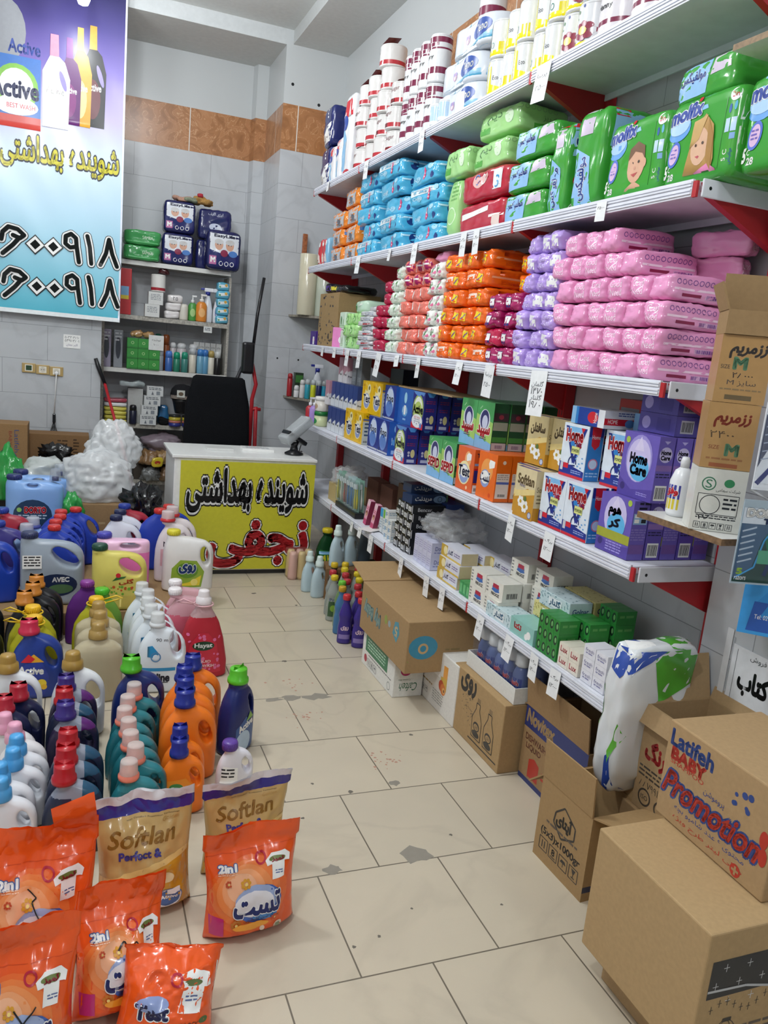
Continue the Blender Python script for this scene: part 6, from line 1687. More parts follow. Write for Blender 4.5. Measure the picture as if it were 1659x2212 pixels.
# ================================================================== bottles and jugs standing on the floor, left
def cap_mb(kind, r, col, col2=None):
    m = L(col)
    if kind == 'cup':       # clear cup over a coloured spout
        b = MB().lathe([(r * 1.12, 0), (r * 1.18, .004), (r * 1.18, .012), (r * .98, .016), (r * .9, .026), (r * .7, .03)], L(col2 or 'f0917c'), n=20)
        c = MB().lathe([(r * 1.02, .017), (r * .96, .05), (r * .9, .054), (r * .02, .0545)], mat(col, 'clear', t=.2, a=.7, rough=.2), n=20, cap=False)
        return b, c
    if kind == 'dome': pf = [(r * 1.1, 0), (r * 1.12, .004), (r * 1.06, .026), (r * .86, .03), (r * .84, .034), (r * .76, .052), (r * .68, .058), (r * .3, .06)]
    elif kind == 'tulip': pf = [(r * 1.12, 0), (r * 1.16, .006), (r * 1.12, .016), (r * .96, .02), (r * .94, .046), (r * .9, .05)]
    else: pf = [(r * 1.02, 0), (r * 1.04, .004), (r * 1.02, .024), (r * .94, .029), (r * .5, .03)]
    b = MB().lathe(pf, m, n=24)
    if kind == 'tulip':
        b.add([(-r * .9, 0, .048), (0, -r * .9, .05), (r * .9, 0, .048), (r * .75, .0, .062), (0, .0, .05), (-r * .75, 0, .062)], [(0, 1, 4, 5), (1, 2, 3, 4)], m)
        b.add([(-r * .9, 0, .048), (0, r * .9, .05), (r * .9, 0, .048), (r * .75, .0, .0625), (0, .0, .0505), (-r * .75, 0, .0625)], [(5, 4, 1, 0), (4, 3, 2, 1)], m)
    if kind == 'flat':
        for k in range(24):
            a = 2 * PI * k / 24
            b.tube([(r * 1.03 * math.cos(a), r * 1.03 * math.sin(a), .004), (r * 1.02 * math.cos(a), r * 1.02 * math.sin(a), .023)], r * .05, m, n=4)
    return b
def jug(w, d, h, nx, nr, body, cap, hole=True, art=None, level=None, upper=None, strap=None, prof=None, voxel=.006, handle=None, name='detergent_jug', cat='bottle'):
    """blow moulded jug, neck at x=nx, finger hole on the right; cap=(kind, colour, colour2)"""
    nr *= 1.22
    if prof is None:
        prof = [(0, -.44, .44, .42), (.012, -.49, .49, .49), (.3, -.5, .5, .5), (.5, -.485, .5, .5), (.62, -.45, .495, .47), (.72, -.4, .47, .43), (.8, -.33, .41, .38), (.86, -.265, .33, .33), (.905, -.2, .23, .28)]
    pf = [((z if z > .05 or z == 0 else z) * h, a * w, b * w, q * d, 2.7) for z, a, b, q in prof]
    pf += [(.935 * h, nx - nr * 1.25, nx + nr * 1.4, nr * 1.15, 2.2), (.955 * h, nx - nr, nx + nr, nr, 2), (h, nx - nr, nx + nr, nr, 2)]
    hl = None
    if hole is True: hl = oval(.27 * w, .63 * h, .1 * w, .165 * h, .32)
    elif hole: hl = hole
    v, f = fused([loft_bm(pf, 28)], hl, voxel, 4)
    mb = MB()
    if level:
        lo = [q for q in f if sum(v[i][2] for i in q) / len(q) < level * h]
        hi = [q for q in f if sum(v[i][2] for i in q) / len(q) >= level * h]
        n0 = len(mb.v)
        mb.add(v, lo, body, True)
        mb.f += [tuple(i for i in q) for q in hi]
        if handle:
            hm = mb.m(handle)
            mb.mi += [hm if sum(v[i][0] for i in q) / len(q) > .16 * w else mb.m(upper) for q in hi]
        else: mb.mi += [mb.m(upper)] * len(hi)
        mb.sm += [True] * len(hi)
    else: mb.add(v, f, body, True)
    if art: mb.print(art, '-y', .0012, .012)
    t = thing(name, (0, 0, 0), None, cat)
    mb.build('body', t)
    c = cap_mb(cap[0], nr * 1.12, *cap[1:])
    par = t
    for c, nm in zip(c if isinstance(c, tuple) else (c,), ('cap', 'clear_cup')):
        c.v = [(x + nx, y, z * (1.12 if cap[0] != 'flat' else 1) + h - .012) for x, y, z in c.v]
        par = c.build(nm, par)
    if strap:
        s = MB().tube([(nx + (nr * 1.5) * math.cos(a), nr * 1.5 * math.sin(a), h - .014) for a in [k * PI / 8 for k in range(17)]], .0035, L(strap), n=6)
        s.tube([(nx - nr * 1.4, -.0, h - .014), (nx - nr * 3.4, -.01, h - .002), (nx - nr * 4.2, -.012, h + .004), (nx - nr * 3.2, -.014, h + .016), (nx - nr * .9, -nr * 1.1, h - .01)], .0035, L(strap), n=6)
        s.build('carry_ring', t)
    return Once(t)
# --- front: teal, orange, dark rows
TEAL = L('1f6a74')
tq = jug(.165, .085, .215, -.02, .02, TEAL, ('cup', 'e9e0dc', 'f08a74'), level=.8, upper=L('2f7f88'))
for i, (x, y) in enumerate([(.226, 2.886), (.197, 2.785), (.181, 2.69), (.189, 2.6), (.19, 2.51), (.2, 2.42), (.174, 2.325)]):
    tq.put((x + .02, y, 0), 'teal liquid jug with pink spout and clear cup, %s from back of its row' % ORD[i], 'teal jugs', rz=rnd.uniform(-.08, .08))
ao = D().poly([(-.07, .0), (.05, .0), (.05, .16), (-.03, .17), (-.07, .12)], L('e8862c')).disc(-.01, .11, .035, P('3f7a4a'), .02).disc(-.02, .1, .02, WH).disc(-.01, .05, .045, P('8f9fd0'), .03).text('Test', -.01, .05, .09, .035, TXTN, bold=.05, edge=.09, em=WH)
OR_ = L('f07a1e')
ob_b = jug(.205, .105, .288, -.015, .024, OR_, ('tulip', '23308f'), voxel=.007)
for i, (x, y) in enumerate([(.454, 2.962), (.41, 2.86), (.4, 2.755), (.386, 2.65)]):
    ob_b.put((x + .01, y, 0), 'big orange jug with navy cap, %s from back of its row' % ORD[i], 'big orange jugs', rz=rnd.uniform(-.1, .05))
ob_s = jug(.15, .08, .212, -.012, .02, OR_, ('tulip', '23308f'), art=D().poly([(-.062, .0), (.035, .0), (.04, .1), (.01, .135), (-.05, .125)], L('f2922f')).disc(-.02, .105, .022, P('3f8a4a'), .013).disc(-.03, .095, .012, WH).disc(-.012, .055, .042, P('a9b4d8'), .022).text('Test', -.014, .055, .078, .028, TXTN, bold=.06, edge=.1, em=WH))
for i, (x, y) in enumerate([(.365, 2.535), (.352, 2.44)]):
    ob_s.put((x, y, 0), 'small orange jug with navy cap, %s one' % ['back', 'front'][i], 'small orange jugs', rz=-.05)
def dk(hc, lc, capc):
    return jug(.175, .09, .24, -.025, .023, L(lc), ('tulip', capc), level=.78, upper=mat('8f95a4', 'plastic', .2), handle=L(hc))
dr = dk('20506e', '232b45', 'b8222c')
dp_ = dk('5a1f6e', '2a2340', '3f2f80')
for i, (x, y) in enumerate([(-.012, 2.947), (-.017, 2.832), (-.012, 2.72), (-.002, 2.516), (-.007, 2.411), (-.011, 2.3)]):
    pr = dp_ if i in (0, 2) else dr
    pr.put((x + .025, y, 0), 'dark translucent jug with %s cap, %s from back of its row' % ('purple' if i in (0, 2) else 'red', ORD[i]), 'dark translucent jugs', rz=rnd.uniform(-.08, .08))
wg = jug(.2, .1, .285, -.02, .026, L('dfe2e6'), ('dome', 'a8863f'), voxel=.007, hole=oval(.055, .175, .025, .055, .25))
wg.put((.03, 3.04, 0), 'white jug with gold cap right behind the dark translucent row', 'white gold capped jugs')
wg.put((-.195, 3.045, 0), 'white jug with gold cap at the left photo edge', 'white gold capped jugs')
nr_ = jug(.16, .085, .238, -.01, .023, L('1b2146'), ('tulip', 'b5283a'))
nr_.put((-.16, 2.9, 0), 'navy jug with crimson cap, back one', 'crimson capped jugs')
nr_.put((-.2, 2.805, 0), 'navy jug with crimson cap, front one', 'crimson capped jugs')
pw = jug(.16, .085, .21, -.02, .021, L('e6e4e6'), ('dome', 'e4a3bd'))
pw.put((-.18, 2.712, 0), 'white jug with pink cap, back one', 'pink capped jugs')
pw.put((-.145, 2.635, 0), 'white jug with pink cap, front one', 'pink capped jugs')
bw = jug(.16, .08, .21, -.02, .021, L('e3e6ec'), ('dome', '4fa4e0'))
for i, (x, y) in enumerate([(-.135, 2.55), (-.14, 2.465), (-.17, 2.38), (-.162, 2.295)]):
    bw.put((x, y, 0), 'white jug with sky blue cap, %s from back' % ORD[i], 'sky blue capped jugs')
# --- middle
aa = D().poly([(-.09, .0), (.03, .0), (.05, .1), (.02, .17), (-.04, .16), (-.09, .1)], P('2b3f9a')).poly([(-.05, .165), (-.01, .2), (.03, .165)], P('e2a62a')).poly([(-.06, .165), (-.03, .2), (-.005, .18), (-.02, .165)], RED).text('Active', -.02, .13, .095, .03, WH, bold=.05, rot=-.05).disc(.02, .07, .02, P('f0d23a')).disc(.0, .06, .012, P('f0d23a')).disc(.03, .055, .012, P('e9b82a'))
ac_ = jug(.21, .105, .29, -.03, .027, L('1f3a8c'), ('tulip', 'c8284a'), art=aa, voxel=.007)
ac_.put((-.13, 3.42, 0), 'blue jug with red cap and yellow flower label, left group', 'blue lettered jugs')
YT = mat('c9c435', 'liquid', t=.35)
pet = [(0, -.44, .44, .44), (.012, -.5, .5, .5), (.45, -.5, .5, .5), (.62, -.46, .46, .47), (.78, -.34, .34, .36), (.87, -.22, .22, .26), (.92, -.14, .14, .2)]
yj = jug(.21, .11, .298, 0, .023, YT, ('flat', 'eab818'), hole=None, strap='e8c020', prof=pet)
yj.put((-.145, 3.525, 0), 'clear yellow bottle with yellow cap and carry ring, behind the blue jug', 'yellow ringed bottles')
yj.put((-.157, 3.66, 0), 'second clear yellow bottle with yellow ring, before the black jugs', 'yellow ringed bottles')
bj = jug(.21, .105, .29, -.02, .026, L('131419'), ('tulip', 'c87f30'))
for i, (x, y) in enumerate([(-.178, 3.8), (-.149, 3.93), (-.138, 4.05)]):
    bj.put((x, y, 0), 'black jug with orange brown cap, %s from front' % ORD[i], 'black jugs')
for i, (x, y) in enumerate([(-.37, 3.55), (-.39, 3.85)]):
    bj.put((x, y, 0), 'black jug at the left photo edge, %s one' % ['front', 'back'][i], 'black jugs at the edge')
CRM = mat('cfc3a4', 'liquid', t=.3)
cj = jug(.2, .115, .285, 0, .026, CRM, ('dome', 'a98a4c'), hole=None, prof=[(0, -.44, .44, .44), (.012, -.5, .5, .5), (.7, -.5, .5, .5), (.8, -.47, .47, .46), (.87, -.36, .36, .38), (.915, -.2, .2, .24)])
for i, (x, y) in enumerate([(.11, 3.348), (.12, 3.49), (.117, 3.62)]):
    cj.put((x, y, 0), 'clear cream coloured soap bottle with gold cap, %s from front' % ORD[i], 'cream soap bottles')
yj.put((.111, 3.76, 0), 'clear yellow bottle with ring behind the cream bottles', 'yellow ringed bottles', rz=PI)
gj = jug(.2, .11, .298, 0, .023, mat('7fae4a', 'liquid', t=.35), ('flat', '4fb82a'), hole=None, prof=pet)
gj.put((.14, 3.89, 0), 'clear green bottle with green cap before the yellow jug', None)
pj = jug(.2, .11, .3, 0, .023, mat('6a3488', 'liquid', t=.3), ('flat', '8a3a94'), hole=None, prof=pet)
pj.put((.075, 4.01, 0), 'clear purple bottle with purple cap beside the grey jug', None)
gc = jug(.2, .1, .285, -.03, .026, L('1e2f6e'), ('tulip', '52b82a'))
gc.put((.25, 2.985, 0), 'navy jug with bright green cap behind the teal row', 'green capped jugs')
al = D().poly([(-.05, .0), (.05, .0), (.05, .1), (.0, .15), (-.05, .11)], P('3f5f9a')).disc(-.01, .05, .04, P('b9d0e6'), .045).text('Active', .0, .115, .08, .026, WH, bold=.05, rot=.3).poly([(.0, .13), (.04, .19), (.045, .14)], P('7fae4a'))
ga_ = jug(.16, .1, .29, .0, .026, L('1e2a6a'), ('tulip', '5cc22e'), art=al)
ga_.put((.6, 2.81, 0), 'navy jug with green cap standing alone at the aisle edge', 'green capped jugs', rz=.7)
gl = jug(.13, .07, .185, -.02, .019, L('e4e2ea'), ('flat', '5f3f9a'), art=D().poly([(-.055, .06), (.005, .06), (.005, .115), (-.045, .12)], WH).lines(-.05, .075, .0, .112, 3, INK).rect(-.055, .015, .015, .055, P('d9d4dc')).text('ژل', -.02, .035, .04, .03, P('9a2a3a'), bold=.08).rect(-.06, .0, .04, .012, P('5a2a5a')))
gl.put((.54, 2.5, 0), 'small white jug with purple cap and paper tag at the aisle edge', None)
# white jugs with blue label
ce = D().poly([(-.06, .17), (-.06, .215), (-.04, .22), (-.015, .19), (-.015, .165)], P('2f8fc4')).ring(-.025, .17, .022, .005, P('5a8ab8')).disc(-.025, .17, .012, P('dfe8f0')).rect(-.08, .105, .06, .12, P('2f8fc4')).text('Celine', -.015, .075, .1, .036, P('1d2336'), bold=.05).text('90 m', -.0, .245, .05, .014, INK).rect(-.03, .05, .03, .054, INK)
cl = jug(.215, .1, .31, -.02, .022, L('dfe7ee'), ('cup', 'eef0f0', 'e6eaee'), art=ce, voxel=.007, hole=oval(.06, .215, .024, .06, .2))
for i, (x, y) in enumerate([(.36, 3.394), (.34, 3.505), (.336, 3.612), (.345, 3.72), (.326, 3.83)]):
    cl.put((x + .015, y, 0), 'white jug with clear cap and blue label, %s from front' % ORD[i], 'white blue labelled jugs', rz=-.05)
# pink and red soap
RL = mat('cf3f4c', 'liquid', t=.3)
hp_ = [(0, -.45, .45, .42), (.012, -.5, .5, .5), (.2, -.5, .5, .48), (.5, -.42, .42, .44), (.72, -.32, .32, .36), (.84, -.22, .22, .3), (.91, -.15, .15, .22)]
hy = D().poly([(-.085, .03), (.085, .03), (.06, .17), (.02, .22), (-.02, .22), (-.06, .17)], P('c8283f')).disc(.0, .16, .05, P('15402a'), .022).text('Hayat', .0, .16, .08, .026, WH, bold=.03)
g_ = random.Random(8)
for k in range(40): hy.disc(g_.uniform(-.075, .075), g_.uniform(.04, .13) if k < 30 else g_.uniform(.18, .215), g_.uniform(.004, .009), P('e06f9e'), n=7)
hy.text('LIQUID', .0, .085, .07, .014, WH).text('HANDWASH', .0, .065, .1, .014, WH)
hj = jug(.235, .125, .36, 0, .024, RL, ('dome', 'e6dfe0'), hole=None, art=hy, strap='e9b9c0', prof=hp_, level=.8, upper=mat('e9c9cc', 'liquid', t=.45), voxel=.007)
hj.put((.572, 3.53, 0), 'clear red soap bottle with carry ring and dark oval label', None)
kj = jug(.24, .11, .36, -.06, .022, mat('e9798f', 'liquid', t=.3), ('flat', 'efe9ea'), level=.7, upper=mat('f3c3cc', 'liquid', t=.4), art=D().disc(.02, .14, .05, P('5a2a7a'), .03).text('Hayat', .02, .14, .07, .024, WH, bold=.04), voxel=.007)
kj.put((.52, 3.68, 0), 'pink soap jug with white cap behind the red bottle, front one', 'pink soap jugs')
kj.put((.535, 3.81, 0), 'pink soap jug with white cap behind the red bottle, back one', 'pink soap jugs')
# --- back: big jugs on a low board
MB().box(-.62, .64, 4.1, 5.06, .0, .12, K('9a7648'), c=.004).build('low_platform', label='low brown cardboard platform under the big jugs', cat='platform')
ZP = .1205
ro = D().poly([(-.1, .03), (.07, .03), (.085, .12), (.04, .185), (-.05, .19), (-.095, .14)], P('8fae3a')).poly([(-.09, .04), (.06, .04), (.07, .1), (.0, .06)], P('e9d23a')).disc(-.01, .13, .06, P('5f8f2f'), .045).text('روی', -.01, .14, .09, .05, P('1d3f7a'), bold=.06, edge=.1, em=WH).disc(.03, .06, .02, P('f0e07a'))
wj = jug(.285, .13, .335, -.085, .026, L('e6e4e2'), ('flat', 'dcd23a'), art=ro, voxel=.008, hole=oval(.088, .205, .026, .058, .2),
    prof=[(0, -.45, .45, .42), (.012, -.5, .5, .5), (.5, -.5, .5, .5), (.66, -.49, .5, .49), (.78, -.47, .46, .43), (.86, -.44, .34, .37), (.91, -.42, .1, .3)])
wj.put((.62, 4.45, ZP), 'white jug with yellow cap and green persian label before the counter', None)
rwj = jug(.22, .11, .37, -.04, .027, L('e6dcde'), ('cup', 'ece4e4', 'c8323a'), voxel=.008, art=D().rect(-.08, .1, .06, .2, P('d8a9b0')).text('N', -.05, .23, .03, .03, INK))
rwj.put((.56, 4.63, ZP), 'pinkish white jug with red spout left of the yellow capped one, front', 'pinkish white jugs')
rwj.put((.6, 4.76, ZP), 'pinkish white jug with red spout left of the yellow capped one, back', 'pinkish white jugs')
BLJ = L('2440ac')
blj = jug(.3, .11, .36, -.0, .025, BLJ, ('flat', 'c9322f'), voxel=.008, hole=oval(.1, .245, .022, .06, .5))
blj.put((.5, 4.88, ZP), 'blue jug with red cap before the counter, left one', 'blue red capped jugs right')
blj.put((.565, 4.995, ZP), 'blue jug with red cap touching the counter front, right one', 'blue red capped jugs right')
for i, (x, y) in enumerate([(-.089, 4.54), (-.085, 4.67), (-.064, 4.8), (-.061, 4.925), (.02, 5.0)]):
    blj.put((x + .0, y - .0, ZP), 'blue jug with red cap in the left back row, %s from front' % ORD[i], 'blue red capped jugs left', sc=(.93, .93, .93))
yel = D().poly([(-.04, .16), (.02, .175), (.03, .185), (-.02, .18)], P('2f6a2f')).disc(-.01, .19, .012, RED).text('گلی', .03, .155, .07, .03, P('c8502a'), bold=.04)
for k in range(22): yel.disc(-.09 + g_.uniform(0, .16), .09 + g_.uniform(0, .04), g_.uniform(.003, .009), P('6fae3a' if k % 3 else 'c85a2a'), n=7)
yel.rect(.0, .02, .1, .08, P('d4c060'))
top_handle = dict(prof=[(0, -.46, .46, .42), (.012, -.5, .5, .5), (.55, -.5, .5, .5), (.68, -.5, .495, .47), (.78, -.5, .46, .41), (.86, -.5, .38, .34), (.9, -.5, .28, .3), (.925, -.49, .1, .27)])
yg = jug(.275, .125, .325, -.1, .027, L('dccf68'), ('flat', '1f4a38'), art=yel, voxel=.008, hole=oval(.05, .228, .066, .036, -.62), **top_handle)
yg.put((.235, 4.17, ZP), 'yellow jug with dark green cap and leaf print on the platform edge', None)
pkj = jug(.28, .12, .325, -.1, .027, mat('f07cc4', 'plastic', .25), ('flat', '4a48b0'), voxel=.008, level=.72, upper=mat('f3c4e2', 'plastic', .25), hole=oval(.03, .275, .06, .016, -.03),
    prof=[(0, -.46, .46, .45), (.012, -.5, .5, .5), (.8, -.5, .5, .5), (.88, -.5, .5, .47), (.925, -.49, .47, .4)])
pkj.put((.265, 4.42, ZP), 'square pink liquid jug with violet cap behind the yellow one', None)
gwj = jug(.26, .12, .345, -.02, .024, L('d6d9e6'), ('flat', '23294f'), voxel=.008)
gwj.put((.26, 4.75, ZP), 'greyish white jug with navy cap behind the pink one, front', 'greyish white jugs')
gwj.put((.29, 4.9, ZP), 'greyish white jug with navy cap behind the pink one, back', 'greyish white jugs')
rdj = jug(.24, .11, .36, -.05, .025, L('a82c3e'), ('flat', '2a3f9a'), voxel=.008)
rdj.put((.35, 5.0, ZP), 'red jug with blue cap below the black bag', 'red jugs')
rdj.put((-.32, 4.84, ZP), 'red jug with blue cap at the left behind the purple jug', 'red jugs')
ppj = jug(.24, .12, .34, -.04, .025, L('3d367f'), ('flat', '2f3f9a'), voxel=.008)
ppj.put((-.33, 4.6, ZP), 'purple blue jug at the left edge before the red one', None)
bbj = jug(.24, .12, .34, -.05, .025, L('2040a8'), ('flat', '2f3f9a'), voxel=.008)
bbj.put((-.37, 4.33, ZP), 'glossy blue jug cut by the left photo edge', None)
grj = jug(.31, .13, .36, -.11, .028, L('98a3b0'), ('flat', '2c3358'), voxel=.008, hole=oval(.062, .252, .078, .038, -.62), art=D().disc(.02, .11, .1, P('1d2a4a'), .06).text('AVEC', .04, .14, .08, .024, WH, bold=.05).disc(.04, .09, .06, P('4f6f4a'), .025), **top_handle)
grj.put((-.09, 4.28, ZP), 'grey jug with navy cap and curved top handle behind the black jugs', None)
nt2 = MB().box(-.045, .045, -.001, 0, 0, .07, WH)
nt2.print(D().lines(-.038, .006, .038, .064, 4, INK), '-y')
nt2.build('price_tag', loc=(-.185, 4.213, ZP + .2), label='white handwritten tag on the shoulder of the grey jug', cat='price tag')
# light blue canisters on a carton at the back left
MB().box(-.62, -.06, 5.1, 5.5, 0, .3, K('6a4d30'), c=.004).build('carton', label='dark brown carton under the light blue canister', cat='cardboard box')
do_ = D().disc(-.01, .08, .11, P('26405f'), .1).poly([(-.13, .0), (.11, .0), (.11, .012), (-.13, .012)], L('85aee6')).text('DORTO', .005, .115, .12, .036, RED, bold=.06, edge=.1, em=P('e9c9c9')).disc(-.085, .115, .014, P('8fc46a')).lines(-.09, .05, .07, .085, 2, P('b9c9dc'))
dj = jug(.33, .14, .305, -.115, .03, L('85aee6'), ('flat', '27306a'), art=do_, voxel=.008, hole=oval(-.01, .262, .04, .012, .0), prof=[(0, -.46, .46, .45), (.012, -.5, .5, .5), (.78, -.5, .5, .48), (.86, -.5, .5, .42), (.925, -.48, .3, .35)])
dj.put((-.215, 5.22, .3005), 'light blue canister with red lettering at the back left', 'light blue canisters')
dj.put((-.19, 5.4, .3005), 'light blue canister standing right behind the lettered one', 'light blue canisters')
cp = MB().lathe([(.034, 0), (.028, .07), (.026, .075)], mat('dfe6ee', 'clear', t=.5, a=.4), n=18).lathe([(.02, 0), (.02, .025)], L('27306a'), n=14)
cpo = Once(cp.build('measuring_cup', cat='cup'))
cpo.put((-.1, 5.22, .59), 'clear measuring cup over the shoulder of the light blue canister', 'clear cups')
cpo.put((-.08, 5.4, .59), 'clear measuring cup on the rear light blue canister', 'clear cups')
lb = jug(.2, .1, .27, -.0, .026, L('9fbfec'), ('cup', 'd9dde8', '4f58a0'), voxel=.008)
lb.put((-.235, 4.7, ZP), 'light blue jug with clear grey cap beside the blue row, front', 'small light blue jugs')
lb.put((-.21, 4.86, ZP), 'light blue jug with clear grey cap beside the blue row, back', 'small light blue jugs')
# plastic bags and the cartons they lie on
cbx = MB().box(-.02, .38, 5.28, 5.72, 0, .43, K('a07b4e'), c=.004)
cbx.print(D().rect(.16, .3, .2, .43, K('b89868')).lines(.3, .36, .34, .42, 2, P('6a5238')), '-y')
cbx.build('carton', label='brown taped carton under the big white plastic bag', cat='cardboard box')
def bagball(rx, ry, rz, m, seed, amp, n=4, freq=5, flat=True):
    bm = bmesh.new()
    bmesh.ops.create_icosphere(bm, subdivisions=n, radius=1)
    for p in bm.verts:
        q = p.co.copy()
        k = 1 + amp * noise.noise(q * freq * .35 + Vector((seed, 0, 0))) * 1.6 + amp * (abs(noise.noise(q * freq + Vector((0, seed, 0)))) * 1.6 - .4) - amp * .3 * max(0, .16 - abs(noise.noise(q * freq * .8 + Vector((0, seed, 3))))) * 3 + amp * .35 * abs(noise.noise(q * freq * 2.3 + Vector((0, seed, 3))))
        q *= k
        if flat: q.z = max(q.z, -.62)
        p.co = Vector((q.x * rx, q.y * ry, (q.z + (.62 if flat else 1)) * rz))
    return MB().bm(bm, m, True)
WBG = mat('f0f3f5', 'bag', a=.55)
bagball(.24, .2, .2, WBG, 3, .11, n=5, freq=4).build('plastic_bag', loc=(.15, 5.48, .431), label='big puffy white plastic bag on the brown carton', cat='plastic bag')
bagball(.17, .12, .19, WBG, 8, .14, n=5, freq=4).build('plastic_bag', loc=(.25, 5.62, .62), label='upper clear plastic bag bulging behind the big white one', cat='plastic bag')
bagball(.16, .12, .1, mat('e6ecea', 'bag', a=.6), 12, .25).build('plastic_bag', loc=(-.18, 5.62, .5), label='crumpled clear bag behind the light blue canister', cat='plastic bag')
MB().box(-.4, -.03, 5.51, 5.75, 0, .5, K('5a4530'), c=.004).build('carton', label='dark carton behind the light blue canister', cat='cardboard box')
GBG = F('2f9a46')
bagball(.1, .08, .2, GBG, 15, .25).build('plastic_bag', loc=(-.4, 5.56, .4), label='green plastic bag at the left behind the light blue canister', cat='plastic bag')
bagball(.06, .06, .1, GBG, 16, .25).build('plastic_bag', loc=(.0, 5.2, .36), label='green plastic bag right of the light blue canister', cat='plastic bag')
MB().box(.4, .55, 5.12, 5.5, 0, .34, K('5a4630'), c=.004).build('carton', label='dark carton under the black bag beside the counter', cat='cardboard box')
bagball(.12, .13, .14, mat('101114', 'film', .18), 21, .3, freq=6).build('plastic_bag', loc=(.42, 5.24, .341), label='shiny black plastic bag left of the counter', cat='plastic bag')

# ------------------------------------------------------------------ pouches of washing powder in front
def pouch(w, h, d, m, seed, flop=0.0, dent=.01, topv=.83, N=(30, 40), bands=()):
    """pillow bag: front and back skins, bulging below, flattened towards the sealed top; bands: (v0, v1, ink)"""
    nu, nv = N
    F_, B_ = [], []
    for side in (-1, 1):
        out = F_ if side < 0 else B_
        for j in range(nv + 1):
            v = j / nv
            for i in range(nu + 1):
                u = 2 * i / nu - 1
                belly = min(1, (v / .07) ** .5 if v < .07 else 1) * (1 - max(0, (v - .35) / (topv - .35)) ** 1.6 if v < topv else 0)
                t = d / 2 * max(0, belly) * max(0, 1 - abs(u) ** 3.2) ** .6 + .002
                ww = w / 2 * (1 - .07 * math.sin(PI * min(1, v / topv)) * belly + .05 * (v > topv))
                a = noise.noise(Vector((u * 2.2 + seed, v * 3.4, side * 2.0)))
                b_ = abs(noise.noise(Vector((u * 4.5 + v * 2, v * 7 - u * 2 + seed, side + 4))))
                c_ = abs(noise.noise(Vector((u * 9 - v * 4, v * 9 + u * 3 + seed, side + 9))))
                k = min(1, v * 6) * (.4 + .6 * min(1, (1 - abs(u)) * 5))
                y = side * (t + (a * dent + (b_ - .25) * dent * .9 + (c_ - .2) * dent * .45) * k * side * -1 * (1 if side < 0 else -1) * -1)
                y += .02 * math.sin(u * 4 + seed) * max(0, v - topv + .06) * 6 * .4
                y -= flop * max(0, v - .6) ** 2 * 2.5
                x = u * ww
                z = v * h + .006 * noise.noise(Vector((u * 3, seed, 5))) * (v > .9)
                out.append((x, y, max(0, z)))
    mb = MB()
    n = nu + 1
    def ink(v):
        for a, b, q in bands:
            if a <= v < b: return q
        return m
    for j in range(nv):
        k = ink((j + .5) / nv)
        mb.add([F_[q] for q in range(j * n, j * n + 2 * n)], [(i, i + 1, n + i + 1, n + i) for i in range(nu)], k, True)
        mb.add([B_[q] for q in range(j * n, j * n + 2 * n)], [(i + 1, i, n + i, n + i + 1) for i in range(nu)], k, True)
    for j in range(nv):
        for i0 in (0, nu):
            a, b, c, e = F_[j * n + i0], F_[(j + 1) * n + i0], B_[(j + 1) * n + i0], B_[j * n + i0]
            mb.add([a, b, c, e], [(0, 1, 2, 3) if i0 == 0 else (3, 2, 1, 0)], ink((j + .5) / nv), True)
    mb.add([F_[i] for i in range(n)] + [B_[i] for i in range(n)], [(i + 1, i, n + i, n + i + 1) for i in range(nu)], m)
    # weld rows
    seen, rm, nv_ = {}, [], []
    for p in mb.v:
        q = tuple(round(x, 5) for x in p)
        if q not in seen:
            seen[q] = len(nv_)
            nv_.append(p)
        rm.append(seen[q])
    mb.v = nv_
    mb.f = [tuple(rm[i] for i in q) for q in mb.f]
    ok = [len(set(q)) == len(q) for q in mb.f]
    mb.f, mb.mi, mb.sm = [q for q, k in zip(mb.f, ok) if k], [q for q, k in zip(mb.mi, ok) if k], [q for q, k in zip(mb.sm, ok) if k]
    return mb
POR = F('ee5a1e', scale=16)
